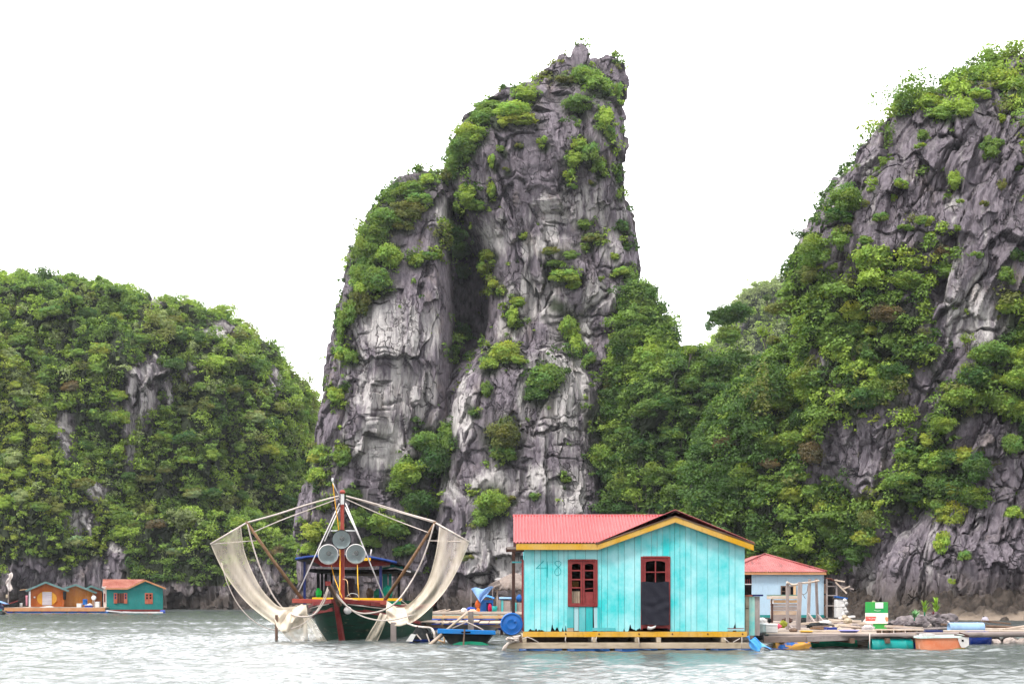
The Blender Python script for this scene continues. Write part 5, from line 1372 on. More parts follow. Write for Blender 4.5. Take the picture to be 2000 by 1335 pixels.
def set_dens(o, d):
    a = o.data.attributes.new("dens", 'FLOAT', 'POINT'); a.data.foreach_set("value", np.array(d, np.float32))
def net(label, loc, sheets):
    t = thing("fishing_net", label, "fishing net", loc)
    for nm_, outer, inner, fold, dens, seed in sheets:
        mb, d = sheet_between(outer, inner, 40, 44, fold, dens, seed)
        set_dens(put(mb, nm_, M['net'], t), d)
    return t
Ya = 45.0
L_out = [(411,1062,44.9),(424,1092,Ya),(440,1122,Ya),(462,1153,Ya),(486,1180,Ya),(510,1200,Ya),(530,1214,Ya),(545,1224,Ya)]
L_in = [(471,1028,45.3),(475,1062,45.3),(481,1086,45.3),(493,1116,45.3),(509,1146,45.3),(527,1168,45.3),(547,1184,45.3),(578,1184,45.3)]
net("cream fishing net drooping from the arm over open water beside the bow", at(470, 1240, Ya), [
    ("net_sheet", L_out, L_in, .10, [(0, .36), (.4, .5), (.7, .66), (1, .95)], 1),
    ("net_bundle", [(536,1208,44.8),(540,1222,44.7),(548,1231,44.7),(556,1236,44.8)], [(590,1178,45.4),(597,1190,45.3),(598,1206,45.2),(590,1226,45.1)], .16, [(0, 1), (1, .85)], 2),
    ("net_bundle", [(548,1192,44.9),(545,1205,44.8),(548,1220,44.8)], [(598,1180,45.2),(600,1195,45.1),(597,1210,45.1)], .14, [(0, 1), (1, .95)], 12),
    ("net_veil", [(546,1226,44.8),(556,1240,44.8),(566,1249,44.9),(574,1254,44.9)], [(598,1200,45.1),(600,1225,45.1),(601,1242,45.1),(600,1254,45.1)], .08, [(0, .85), (.5, .6), (1, .42)], 3),
    ("net_veil", [(590,1200,45.0),(597,1222,45.0),(603,1240,45.0),(606,1254,45.0)], [(596,1192,45.2),(612,1212,45.1),(627,1234,45.0),(640,1253,45.0)], .05, [(0, .7), (.4, .34), (1, .26)], 4)])
R_out = [(917,1058,44.9),(906,1086,Ya),(892,1116,Ya),(873,1148,Ya),(852,1174,Ya),(830,1196,Ya),(808,1213,Ya),(785,1221,Ya)]
R_in = [(858,1028,45.3),(854,1062,45.3),(848,1092,45.3),(838,1126,45.3),(824,1152,45.3),(806,1172,45.3),(788,1184,45.3),(768,1182,45.3)]
net("cream fishing net drooping from the arm toward the plank walkway", at(840, 1240, Ya), [
    ("net_sheet", R_out, R_in, .10, [(0, .36), (.4, .5), (.7, .66), (1, .95)], 5),
    ("net_bundle", [(800,1214,44.7),(782,1222,44.7),(766,1219,44.8),(754,1210,44.9)], [(790,1186,45.2),(775,1186,45.3),(764,1178,45.3),(755,1172,45.4)], .14, [(0, 1), (1, .95)], 6),
    ("net_veil", [(742,1196,45.1),(734,1214,45.1),(722,1234,45.0),(712,1252,45.0)], [(757,1200,45.0),(752,1216,45.0),(744,1236,45.0),(736,1253,45.0)], .05, [(0, .7), (.4, .36), (1, .28)], 7)])
for i, (px, top, w, mat, lab) in enumerate([(540, 1200, .085, 'brown_wood', "thin dark stake standing in the water under the drooping net"), (768.5, 1214, .17, 'grey_post', "thick grey stake standing in the water against the hull")]):
    s_ = MB(); p = at(px, top, 44.85); s_.bar((p.x, p.y, -.6), p, w, w); solo(s_, "wooden_stake", M[mat], lab, "stake", bevel=.01)
# bundles on deck
def bundle(px, py, Y, rx, rz, mat, label, cat, seed, name):
    mb = MB(); g = random.Random(seed); a, b, c_ = g.uniform(0, 6), g.uniform(0, 6), g.uniform(0, 6); P = at(px, py, Y); sx, sz = rx / F * Y, rz / F * Y
    def fn(u, v):
        th, ph = u * 2 * math.pi, (v - .5) * math.pi
        k = 1 + .18 * math.sin(3 * th + a) * math.cos(2 * ph) + .12 * math.sin(7 * th + b + 4 * ph) + .10 * math.sin(9 * ph + c_)
        return (P.x + sx * k * math.cos(th) * math.cos(ph), P.y + sx * .8 * k * math.sin(th) * math.cos(ph), P.z + sz * k * math.sin(ph))
    mb.grid(25, 15, fn); return solo(mb, name, mat, label, cat)
bundle(622, 1158, 48.9, 5.5, 9, flat("bright_green_net", (0.03, 0.42, 0.07)), "bright green net bundle hanging at the yellow rail", "net bundle", 1, "net_bundle")
bundle(757, 1156, 48.9, 9, 11, flat("teal_green_net", (0.01, 0.24, 0.16)), "teal green net heap beside the canopy post", "net bundle", 2, "net_heap")
bundle(738, 1160, 49.2, 9, 9, flat("dull_green_net", (0.02, 0.13, 0.08)), "dull green net heap behind the yellow rail", "net bundle", 3, "net_heap")
bundle(722, 1158, 49.4, 7, 9, flat("brown_sack", (0.11, 0.07, 0.05)), "brown sack sitting on the deck of the fishing boat", "sack", 4, "sack")
gp = MB(); gp.box(wx(664, 45.3), wx(690, 45.3), 45.3, 45.55, wz(1182, 45.3), wz(1178, 45.3)); solo(gp, "deck_board", M['green_paint'], "loose green board lying across the bow by the stem", "board", bevel=.01)
cl = MB(); rr_ = random.Random(5); coil(cl, at(685, 1172, 45.8), 9, .13, .016); solo(cl, "rope_coil", M['tan_wood'], "tan rope coil lying on the bow deck", "rope")
cl = MB(); coil(cl, at(580, 1188, 45.6), 12, .22, .018); solo(cl, "rope_coil", paint("dark_old_rope", (0.16, 0.13, 0.10), (0.30, 0.25, 0.21)), "dark old rope coil hung on the bow beam end", "rope")

# ================================================================== SMALL BOATS AND FLOATING RAFTS NEAR THE FISHING BOAT
SY = 41.6
S0 = at(912, 1258, SY); S0.z = 0
sboat = thing("rowing_boat", "small tarred boat with wide bright blue gunwale board facing the camera", "boat", S0)
def sb_pt(u, v):
    t = u * 3.6; b = np.interp(t, [0, 1.2, 2.6, 3.6], [.80, .86, .62, .06]); a = abs(v * 2 - 1); s = 1 if v > .5 else -1
    w = np.interp(a, [0, .3, .6, 1], [0, .52, .74, 1.0]); z = np.interp(a, [0, .3, .6, 1], [-.22, -.12, .12, .42]) + .10 * u * a
    return (S0.x + s * b * w + .1 * u, S0.y + t, z)
m_ = MB(); m_.grid(14, 21, sb_pt); put(m_, "hull", M['black_hull'], sboat)
m_ = MB(); m_.add([sb_pt(0, k / 20) for k in range(21)], [tuple(range(21))]); put(m_, "transom", M['black_hull'], sboat)
m_ = MB(); m_.prism([(wx(855, SY), wz(1226.5, SY)), (wx(968, SY), wz(1230.5, SY)), (wx(968, SY), wz(1238.5, SY)), (wx(855, SY), wz(1236, SY))], SY - .10, SY - .02); put(m_, "gunwale_board", M['gunwale_blue'], sboat, bevel=.012)
m_ = MB(); m_.box(wx(901, SY), wx(919, SY), SY - .115, SY - .101, wz(1235, SY), wz(1232, SY)); put(m_, "slot", M['black'], sboat)
m_ = MB(); m_.prism([(wx(883, SY), wz(1262, SY)), (wx(884, SY), wz(1257, SY)), (wx(898, SY), wz(1252.5, SY)), (wx(920, SY), wz(1251.5, SY)), (wx(942, SY), wz(1253, SY)), (wx(955, SY), wz(1258, SY)), (wx(956, SY), wz(1262, SY))], SY - .06, SY - .012); put(m_, "bottom_board", M['green_paint'], sboat)
m_ = MB(); m_.bar(at(907.5, 1228, SY - .16), at(904.5, 1268, SY - .3), .04, .04); put(m_, "rudder_post", M['brown_wood'], sboat)
m_ = MB(); m_.tube(smooth_path([at(884, 1226, SY), at(905, 1217, SY + .6), at(912, 1215, SY + 1), at(930, 1222, SY + .6), at(945, 1230, SY)], 20), .022, 5); put(m_, "mooring_line", M['grey_wood'], sboat)
m_ = MB(); m_.bar((wx(919.5, 43.6), 43.6, -.6), at(919.5, 1193, 43.6), .17, .17); solo(m_, "mooring_post", M['grey_post'], "stout weathered mooring post behind the small blue edged boat", "post", bevel=.015)
m_ = MB(); m_.tube([at(873, 1229, 43.0), at(913, 1195, 43.4)], .045, 6); solo(m_, "leaning_pole", M['pale_wood'], "pale pole leaning on the mooring post", "pole")
m_ = MB(); m_.tube([at(836, 1262, 42.0), at(863, 1239, 42.4)], .062, 7); solo(m_, "floating_pole", M['pale_wood'], "thick pale bamboo slanting into the water beside the small boat", "pole")
m_ = MB(); m_.tube([at(868, 1240, 42.2), at(868, 1262, 42.2)], .025, 5).tube([at(856, 1249, 42.2), at(868, 1254, 42.2)], .025, 5); solo(m_, "stick_frame", M['tan_wood'], "thin tan stick frame in the water at the small boat", "stick")
tub = thing("float_tub", "half sunk blue tub heaped with black netting beside the fishing boat", "tub", (wx(822, 43), 43.2, 0))
MB().lathe([(.28, -.3), (.36, .08), (.40, .12), (.36, .12), (.30, -.1), (.001, -.12)], 20).build("body", M['deep_drum'], tub)
mb = MB(); mb.grid(20, 12, lambda u, v: ((.36 - .3 * v ** 2 + .05 * math.sin(u * 31)) * math.cos(u * 6.283), (.36 - .3 * v ** 2) * math.sin(u * 6.283), .06 + .42 * v + .05 * math.sin(u * 25 + v * 9))); mb.build("netting", M['black_hull'], tub)
MB().bar((.18, -.36, .30), (.30, -.40, -.02), .03, .03).bar((-.12, -.38, .28), (.02, -.40, .12), .03, .03).build("cord", M['rope'], tub)
m_ = MB(); m_.prism([(wx(793, 42.7), wz(1251, 42.7)), (wx(803, 42.7), wz(1237, 42.7)), (wx(812, 42.7), wz(1238.5, 42.7)), (wx(805, 42.7), wz(1252, 42.7))], 42.7, 42.8); solo(m_, "foam_board", M['foam'], "tilted white foam board floating against the fishing boat", "foam board")
m_ = MB(); m_.tube(smooth_path([at(795, 1216, 44), at(812, 1222, 43.4), at(828, 1224, 43), at(842, 1226, 43), at(848, 1236, 42.8), at(850, 1247, 42.8)], 24), .035, 6); solo(m_, "rope_hank", M['rope'], "thick pale rope looping from the fishing boat over the tub", "rope")
# plank walkway
wk = thing("plank_walkway", "low walkway of bleached planks running from the fishing boat to the house", "walkway", (wx(900, 52), 52, 0))
rg = random.Random(21)
m_ = MB(); m_.bar(at(812, 1222, 51.2), at(1012, 1222, 51.2), .10, .12); put(m_, "edge_beam", M['brown_wood'], wk)
m_ = MB(); m_.bar(at(812, 1213, 53.6), at(1012, 1213, 53.6), .10, .12); put(m_, "edge_beam", M['brown_wood'], wk)
x = wx(815, 52)
while x < wx(1010, 52):
    w = rg.uniform(.16, .5)
    m_ = MB(); z = .44 + rg.uniform(-.01, .05); m_.box(x, x + w, 51.0 + rg.uniform(-.1, .1), 53.8 + rg.uniform(-.2, .2), z, z + .05); put(m_, "plank", M['pale_wood'], wk, bevel=.005); x += w + rg.uniform(.015, .09)
m_ = MB(); m_.prism([(wx(832, 51.4), wz(1216, 51.4)), (wx(866, 51.4), wz(1211.5, 51.4)), (wx(868, 51.4), wz(1214.5, 51.4)), (wx(833, 51.4), wz(1218.5, 51.4))], 51.3, 52.2); solo(m_, "loose_plank", M['pale_wood'], "loose pale board lying skewed on the plank walkway", "board")
for k in range(4):
    xk = wx(830 + k * 50, 51.4); m_ = MB(); m_.bar((xk, 51.5, -.5), (xk, 51.5, .42), .10, .10); put(m_, "pile", M['dark_wood'], wk)
# fish raft with drums behind the walkway
fr = thing("fish_raft", "timber fish raft riding on a row of blue drums behind the walkway", "raft", (wx(910, 61), 61, 0))
m_ = MB(); m_.bar(at(814, 1204, 60), at(1015, 1204, 60), .12, .13); put(m_, "front_beam", M['tan_wood'], fr, bevel=.01)
m_ = MB(); m_.bar(at(820, 1195.5, 60.6), at(1015, 1196, 60.6), .25, .10); put(m_, "deck_plank", M['pale_wood'], fr, bevel=.01)
for k in range(9):
    m_ = MB(); y = 60.9 + k * .75; m_.box(wx(815, 60.6), wx(1040, 62), y, y + .68, .66 + rg.uniform(-.02, .02), .71); put(m_, "deck_plank", M['pale_wood'], fr)
for k in range(6):
    m_ = MB(); xk = wx(828 + k * 36, 60); m_.box(xk, xk + .12, 60.02, 67, .56, .655); put(m_, "joist", M['brown_wood'], fr)
m_ = MB(); m_.box(wx(845, 60.2), wx(1010, 60.2), 60.15, 60.2, .58, .64); put(m_, "side_strip", M['turq_old'], fr)
for k in range(4):
    drum("float_drum", "royal blue drum carrying the fish raft behind the walkway", M['royal'], (wx(838, 60.3) + k * 1.15, 60.35, .24), (1, 0, 0), 1.02, .27, "drums under the fish raft")
for k in range(5):
    x0 = wx(848 + k * 14, 63); m_ = MB(); m_.tube([(x0, 63 + rg.uniform(-.5, .5), .74), (x0 + rg.uniform(.3, .7), 63.3, .80 + rg.uniform(0, .08))], .025, 5); solo(m_, "bamboo_stick", M['pale_wood'], "pale bamboo stick lying on the fish raft deck", "stick", "loose sticks on the fish raft")
# things on the fish raft
FY = 64.0
m_ = MB(); A, Bq, Cq = at(920, 1149, FY), at(964, 1146, FY), at(938, 1176, FY - .3)
m_.grid(14, 14, lambda u, v: tuple((A.lerp(Bq, u)).lerp(Cq, v) + Vector((0, .12 * math.sin(u * 7 + v * 5), .05 * math.sin(u * 9) * (1 - v)))))
solo(m_, "hanging_tarpaulin", M['tarp'], "pale blue tarpaulin hung slack in a pointed triangle above the fish raft", "tarpaulin", solid=.01)
for px_, top in ((920, 1149), (962, 1146), (938, 1176)):
    m_ = MB(); p = at(px_, top - 1, FY + .1); m_.bar((p.x, p.y, .70), p, .035, .035); solo(m_, "tarpaulin_pole", M['grey_post'], {920: "thin pole holding the outer corner of the hung tarpaulin", 962: "thin pole holding the tarpaulin corner next to the thatch", 938: "short pole under the low tip of the hung tarpaulin"}[px_], "pole")
bsh = thing("blue_shed", "small bright blue plank shed on the fish raft beneath the tarpaulin", "shed", (wx(951, FY), FY, .71))
s_ = FY / F
MB().box(-13 * s_, -1 * s_, 0, .7, 0, 24 * s_).box(10 * s_, 12 * s_, 0, .7, 0, 24 * s_).box(-1 * s_, 10 * s_, 0.6, .7, 0, 24 * s_).box(-1 * s_, 10 * s_, 0, .08, 19 * s_, 24 * s_).build("wall", M['blue_drum'], bsh)
rf = MB(); rf.grid(9, 5, lambda u, v: (-14 * s_ + u * 28 * s_, -.08 + v * .9, 24 * s_ + .05 + .10 * math.sin(math.pi * u) + .05 * v)); rf.build("roof", paint("blue_shed_roof", (0.05, 0.25, 0.70), (0.12, 0.36, 0.76)), bsh, solid=.03)
bundle(957, 1187, FY - .2, 4, 7.5, flat("crimson_cloth", (0.42, 0.015, 0.07)), "crimson bag standing in the doorway of the blue shed", "bag", 7, "bag")
ken = thing("animal_hutch", "grey boarded hutch with arched pale blue lid on the fish raft", "hutch", (wx(984, FY), FY, .71))
kb = MB(); kb.box(-13 * s_, -6 * s_, 0, .6, 0, 24 * s_); kb.build("plank", M['grey_post'], ken)
MB().box(-5 * s_, -1 * s_, -.005, .6, 0, 24 * s_).build("plank", M['turq_old'], ken)
MB().box(-.5 * s_, 13 * s_, 0, .6, 0, 23 * s_).build("plank", M['grey_post'], ken)
rf = MB(); rf.grid(4, 9, lambda u, v: (-9 * s_ + u * 24 * s_, -.06 + v * .72, 24 * s_ + .12 * math.sin(math.pi * min(1, v + .15)))); rf.build("roof", M['tarp'], ken, solid=.03)
th = thing("thatched_shelter", "grey thatched shelter with ragged eaves half behind the turquoise house", "shelter", (wx(1005, 66), 66, .71))
s6 = 66 / F
tb = MB()
def thf(u, v):
    a = u * 2 * math.pi; r = v ** .9; n = 1 + .04 * math.sin(a * 23) * v
    return (52 * s6 * r * math.cos(a) * n, 1.6 * r * math.sin(a) * n + .9, 77 * s6 - 26 * s6 * v - (.10 + .12 * abs(math.sin(a * 31 + math.sin(a * 13) * 2))) * max(0, v - .86) / .14)
tb.grid(160, 14, thf); tb.build("roof", M['thatch'], th, solid=.05)
for px_ in (-34, 36):
    MB().bar((px_ * s6, .2, 0), (px_ * s6, .2, 52 * s6), .06, .06).build("post", M['pale_wood'], th)
MB().prism([(-40 * s6, 62 * s6), (-33 * s6, 67 * s6), (-26 * s6, 65.5 * s6), (-30 * s6, 62 * s6)], -.4, -.36).build("torn_sheet", M['white'], th)
MB().prism([(-51 * s6, 45 * s6), (-50 * s6, 53 * s6), (-30 * s6, 62 * s6), (-28 * s6, 56 * s6), (-42 * s6, 50 * s6)], -.5, -.3).build("torn_thatch", M['thatch'], th)
bundle(933, 1180, FY, 4.5, 8, flat("rust_orange_cloth", (0.46, 0.10, 0.03)), "rust orange cloth heap between tarpaulin and blue shed", "cloth heap", 9, "cloth_heap")
bundle(934, 1191, 62.5, 3, 4, flat("orange_plastic", (0.75, 0.14, 0.02)), "small bright orange bag at the foot of the blue shed", "bag", 10, "bag")
bundle(920, 1189, 62.8, 9, 4, M['royal'], "blue net heap lying on the fish raft left of the shed".replace("left of", "beside"), "net heap", 11, "net_heap")
bundle(923, 1194, 61.5, 9, 4.5, flat("peach_cloth", (0.68, 0.40, 0.28)), "peach coloured cloth spread on the fish raft edge", "cloth", 12, "cloth_heap")
bundle(906, 1192, 62, 6, 5, M['white'], "off white sack by the mooring post on the fish raft", "sack", 13, "sack")
m_ = MB(); m_.lathe([(.001, 0), (.10, 0), (.13, .28), (.12, .28), (.001, .26)], 12, Matrix.Translation(at(966, 1195, FY - .4))); solo(m_, "bucket", M['teal_drum'], "teal bucket standing between shed and hutch", "bucket")
bundle(1014, 1167, 64.5, 5, 6, M['blue_drum'], "blue can on a board behind the porch post", "can", 15, "plastic_can")
m_ = MB(); m_.box(wx(1003, 64), wx(1020, 64), 64.4, 64.5, .71, wz(1176, 64)); solo(m_, "board_screen", M['grey_post'], "grey board screen behind the porch post", "screen")
m_ = MB(); m_.box(wx(1006, 64), wx(1009, 64), 64.3, 64.38, .71, wz(1176, 64)); solo(m_, "turquoise_post", M['turq_old'], "turquoise post in front of the grey board screen", "post")
# ================================================================== PALE BLUE HOUSE AND THE CLUTTERED RAFT ON THE RIGHT
QY = 66.0; q_ = QY / F
bh = thing("pale_blue_house", "pale blue sheet walled house with hipped red roof behind the turquoise one", "house", at(1415, 1205, QY))
bx = lambda px: (px - 1415) * q_
bz = lambda py: (1205 - py) * q_
o = MB(); n = 60
o.grid(n * 4 + 1, 2, lambda u, v: (bx(1468) + u * (bx(1609) - bx(1468)), .012 * math.sin(u * n * 6.283), .12 + v * (bz(1119) - .12)))
o.build("wall", M['lightblue'], bh)
MB().box(bx(1416), bx(1440), 0, .06, 0, bz(1119)).build("wall", M['lightblue'], bh)
MB().box(bx(1606), bx(1609), .02, 5, 0, bz(1119)).build("wall", paint("blue_end_wall", (0.10, 0.30, 0.62), (0.2, 0.42, 0.70)), bh, label="stronger blue end wall")
MB().box(bx(1420), bx(1606), 1.6, 1.65, 0, bz(1119)).build("inner_wall", M['dark'], bh)
MB().box(bx(1468), bx(1610), -.03, .05, 0, .115).build("plinth_board", M['teal'], bh)
MB().box(bx(1455), bx(1468), -.02, .05, bz(1141), bz(1139)).build("porch_rail", M['white'], bh)
for k in range(4): MB().bar((bx(1456 + 4 * k), 0.02, bz(1139)), (bx(1456 + 4 * k), .02, bz(1130)), .025, .025).build("baluster", M['red'], bh)
rf = MB(); ex0, ex1, ez, pk, pz = bx(1414), bx(1613), bz(1116), bx(1513), bz(1089) + .25
run = 2.6
nn = int((ex1 - ex0) / .10 * 6)
def hip(u, v):
    x = ex0 + u * (ex1 - ex0); yr_ = (x - ex0) / (pk - ex0) * run if x < pk else (ex1 - x) / (ex1 - pk) * run
    y = v * yr_ - .25 * (1 - v); return (x, y, ez + (pz - ez) * (max(y, -.25) + .25) / (run + .25) + .012 * math.sin((x - ex0) / .10 * 6.283))
rf.grid(nn + 1, 4, hip); rf.build("roof", M['pink_old'], bh, label="hipped end of stained red corrugated sheet")
for e0, sgn in ((ex0, 1), (ex1, -1)):
    o = MB(); o.grid(4, 40, lambda u, v: (e0 + (pk - e0) * u, -.25 * (1 - u) + run * u + v * (6.5 - run * u), ez + (pz - ez) * u + .012 * math.sin(v * 6.283 * 13))); o.build("roof", M['pink_old'], bh)
    o = MB(); o.tube([(e0, -.27, ez + .03), (pk, run, pz + .03)], .035, 6); o.build("hip_cap", M['pink_old'], bh)
MB().box(ex0 + .02, ex1 - .02, -.22, -.19, bz(1121.5), bz(1116.5)).build("fascia", M['orange_trim'], bh)
w = MB(); w.box(bx(1525), bx(1554), -.04, .02, bz(1165), bz(1163)).box(bx(1525), bx(1554), -.04, .02, bz(1145), bz(1143)).box(bx(1541.5), bx(1543.5), -.04, .02, bz(1163), bz(1145)); wn_ = w.build("window", M['grey_post'], bh)
MB().box(bx(1527), bx(1553), -.018, -.014, bz(1163), bz(1145)).build("opening", M['black'], wn_)
m_ = MB(); x0, x1, z0, z1 = bx(1524.5), bx(1535.5), bz(1165), bz(1143)
m_.box(x0, x0 + .05, -.09, -.05, z0, z1).box(x1 - .05, x1, -.09, -.05, z0, z1).box(x0 + .05, x1 - .05, -.09, -.05, z1 - .06, z1).box(x0 + .05, x1 - .05, -.09, -.05, z0, z0 + .06).box(x0 + .05, x1 - .05, -.09, -.05, (z0 + z1) / 2 - .02, (z0 + z1) / 2 + .02)
m_.build("shutter", M['brown_wood'], wn_)
MB().box(bx(1549), bx(1554), -.09, -.05, z0, z1).build("shutter", M['tan_wood'], wn_)
# open lean-to at the house end
lt = thing("lean_to_shed", "open lean-to frame of dark boards joined to the pale blue house end", "shed", (wx(1614, QY), QY - .2, .45))
lz = lambda py: (1208 - py) * q_
for px_ in (1613, 1632): MB().bar(((px_ - 1614) * q_, 0, 0), ((px_ - 1614) * q_, 0, lz(1133)), .07, .07).build("post", M['grey_post'], lt)
for py_ in (1147, 1165, 1185): MB().bar((-.1, -.01, lz(py_)), (19 * q_, -.01, lz(py_)), .04, .05).build("rail", M['grey_wood'], lt)
MB().box(-.05, 18 * q_, .8, .84, 0, lz(1140)).build("back_board", M['dark'], lt)
for k in range(3): MB().box(-6 * q_, -1.2 * q_, -.03, .02, lz(1205 - k * 22), lz(1186 - k * 22)).build("side_board", M['brown_wood'], lt)
rf = MB(); rf.grid(10, 4, lambda u, v: (-2 * q_ + u * 26 * q_, -.2 + v * 1.4, lz(1131) - u * .16 + .02 * math.sin(u * 40))); rf.build("roof", M['rust_roof'], lt, solid=.02)
for i, (a, b, c_, d) in enumerate([(1632, 1136, 1654, 1158), (1640, 1143, 1668, 1150), (1630, 1132, 1650, 1135), (1645, 1150, 1660, 1144)]):
    m_ = MB(); m_.bar(at(a, b, 65.6), at(c_, d, 65.4), .08, .06); solo(m_, "propped_timber", M['pale_wood'] if i != 1 else M['grey_wood'],
        ["pale timber sloping down from the lean-to roof corner", "grey timber sticking out level past the lean-to", "short pale timber along the lean-to eave", "thin pale timber crossing the sloping one"][i], "timber")
ch = thing("white_chest", "stacked white foam chests with blue lid beside the lean-to shed", "chest", (wx(1642, 65.4), 65.3, .45))
MB().box(-9 * q_, 9 * q_, 0, .5, 0, 19 * q_).build("lower_box", M['foam'], ch, bevel=.02)
MB().box(-9 * q_, 8 * q_, .02, .5, 19.5 * q_, 35 * q_).build("upper_box", M['foam'], ch, bevel=.02)
MB().prism([(-9 * q_, 39 * q_), (12 * q_, 36 * q_), (12 * q_, 38.5 * q_), (-9 * q_, 42 * q_)], -.05, .6).build("lid", M['blue_drum'], ch)
for k in range(6):
    bundle(1650 + 3.0 * math.sin(k * 2.1), 1172 + k * 5.5, 65.0, 3.6, 3.6, M['white'], "white float ball hung in a net beside the foam chests", "float", 30 + k, "net_float")['group'] = "white floats beside the foam chests"
# tall drying frame of grey posts
gf = thing("drying_frame", "drying frame of four weathered posts with sagging top pole on the raft", "frame", (wx(1560, 50), 50, .38))
for (x0, y0, x1, y1, Yp, w) in ((1538, 1234, 1538, 1139, 44, .09), (1558.5, 1240, 1563, 1136, 43, .12), (1578, 1218, 1581.5, 1130, 50, .10), (1597, 1215, 1594, 1129, 50.5, .09)):
    m_ = MB(); m_.bar(at(x0, y0, Yp), at(x1, y1, Yp), w, w); put(m_, "post", M['grey_post'], gf, bevel=.008)
for (x0, y0, x1, y1, Y0_, Y1_, w) in ((1578, 1196, 1592, 1215, 50, 49.4, .05), (1597, 1199, 1614, 1220, 50.4, 49.6, .06), (1543, 1222, 1560, 1238, 44, 43, .06)):
    m_ = MB(); m_.bar(at(x0, y0, Y0_), at(x1, y1, Y1_), w, w); put(m_, "brace", M['grey_post'], gf)
m_ = MB(); m_.tube(smooth_path([at(1537, 1136, 43.9), at(1545, 1140.5, 44), at(1555, 1141, 43.5), at(1566, 1138, 44), at(1582, 1136.5, 49.8), at(1600, 1133, 50.3)], 24), .035, 6); put(m_, "top_pole", M['pale_wood'], gf)
m_ = MB(); m_.tube(smooth_path([at(1578, 1142, 49.8), at(1576, 1155, 49.8), at(1570, 1160, 49.8), at(1566, 1158, 49.8)], 12), .012, 4).tube([at(1568, 1160, 49.8), at(1573, 1168, 49.8)], .012, 4); put(m_, "loose_wire", M['brown_wood'], gf)
# boarded coop
UY = 47.0; u_ = UY / F
cp = thing("boarded_coop", "small boarded coop with pale plank lid standing behind the drying posts", "coop", at(1512, 1215, UY))
cz = lambda py: (1215 - py) * u_
rg = random.Random(9)
for k, (a, b, m) in enumerate(((1212, 1200, 'grey_wood'), (1200, 1192, 'tan_grey'), (1191.5, 1184, 'grey_wood'), (1183.5, 1178, 'grey_wood'), (1177, 1171, 'tan_wood'))):
    if m == 'tan_grey' and m not in M: M[m] = paint("tan_grey_plank", (0.36, 0.25, 0.17), (0.44, 0.35, 0.28), (2, 4, 4), dirt=0.4, grain=(3, 16, 16))
    MB().box(0, 46 * u_, -rg.uniform(0, .02), .7, cz(a) + .006, cz(b)).build("plank", M[m], cp)
MB().box(-6 * u_, 47 * u_, -.10, .8, cz(1169), cz(1163)).build("lid", M['pale_wood'], cp, bevel=.01)
MB().box(-6 * u_, 47 * u_, -.08, .8, cz(1162.8), cz(1160.5)).build("lid_cover", paint("grey_green_board", (0.13, 0.20, 0.16), (0.20, 0.27, 0.22)), cp)
MB().bar((-4 * u_, 0, cz(1215)), (-4 * u_, 0, cz(1169)), .06, .06).build("leg", M['dark_wood'], cp)
MB().box(-4 * u_, -1.5 * u_, -.05, -.02, cz(1178), cz(1169)).build("hinge_block", M['white'], cp)

# ------------------------------------------------------------------ the raft platform: beams, deck, drums
DK = .40
pl = thing("timber_raft", "long weathered timber raft covered in clutter beside the turquoise house", "raft", (wx(1700, 38), 38, 0))
# outer face: beams in three lengths
for (a, b, y0t, y0b, y1t, y1b, Ya_, Yb_, mat) in ((1492, 1576, 1242, 1254.5, 1241, 1253, 37.7, 38.0, 'brown_grey'), (1576.5, 1700, 1241, 1253, 1237, 1248, 38.0, 38.6, 'grey_wood'), (1700.5, 1806, 1237, 1248, 1233, 1243.5, 38.6, 39.2, 'grey_wood')):
    if mat == 'brown_grey' and mat not in M: M[mat] = paint("brown_grey_beam", (0.14, 0.10, 0.085), (0.26, 0.205, 0.18), (1, 3, 3), dirt=0.5, grain=(2, 14, 14))
    m_ = MB(); P = [at(a, y0b, Ya_), at(b, y1b, Yb_), at(b, y1t, Yb_), at(a, y0t, Ya_)]
    m_.add(P + [p + Vector((0, .16, 0)) for p in P], [(0, 1, 2, 3), (7, 6, 5, 4), (0, 4, 5, 1), (1, 5, 6, 2), (2, 6, 7, 3), (3, 7, 4, 0)]); put(m_, "outer_beam", M[mat], pl, bevel=.01)
m_ = MB(); m_.tube([at(1795, 1239, 41.5), at(1880, 1238.5, 41.8), at(1960, 1238, 42), at(2060, 1237, 42.3)], .085, 10); put(m_, "outer_log", M['grey_wood'], pl)
rg = random.Random(33)
y = 38.3; k = 0
while y < 65:
    w = rg.uniform(.16, .34) * (1 + (y - 38) * .02)
    x0 = wx(1500 + rg.uniform(-8, 8), y) if y < 44 else wx(1430, y) + rg.uniform(-.2, .2)
    x1 = min(wx(1790, y), 12.2) if y < 45 else min(wx(1740, y), 13.6) + rg.uniform(-.3, .3)
    if y < 46 or k % 2 == 0:
        m_ = MB(); z = DK + rg.uniform(-.025, .03) - .02; m_.box(x0, x1, y, y + w, z - .05, z); put(m_, "deck_plank", M[rg.choice(['pale_wood', 'grey_wood', 'grey_wood', 'pale_wood'])], pl)
    else:
        m_ = MB(); m_.box(x0, x1, y, y + w, DK - .07, DK - .03); put(m_, "deck_plank", M['grey_wood'], pl)
    y += w + rg.uniform(.02, .06) * (1 if y < 46 else 3); k += 1
for k in range(5):
    m_ = MB(); xk = wx(1520, 38.4) + k * .95; m_.box(xk, xk + .12, 38.2, 60 if k > 1 else 46, .16, .29); put(m_, "joist", M['brown_wood'], pl)
for k in range(8):
    p = at(1712 + k * 11.5, 1232.2, 39.6); m_ = MB(); m_.box(p.x, p.x + rg.uniform(.06, .13), 39.4, 39.6, p.z - .04, p.z + .05); put(m_, "packing_block", M['brown_wood'], pl)
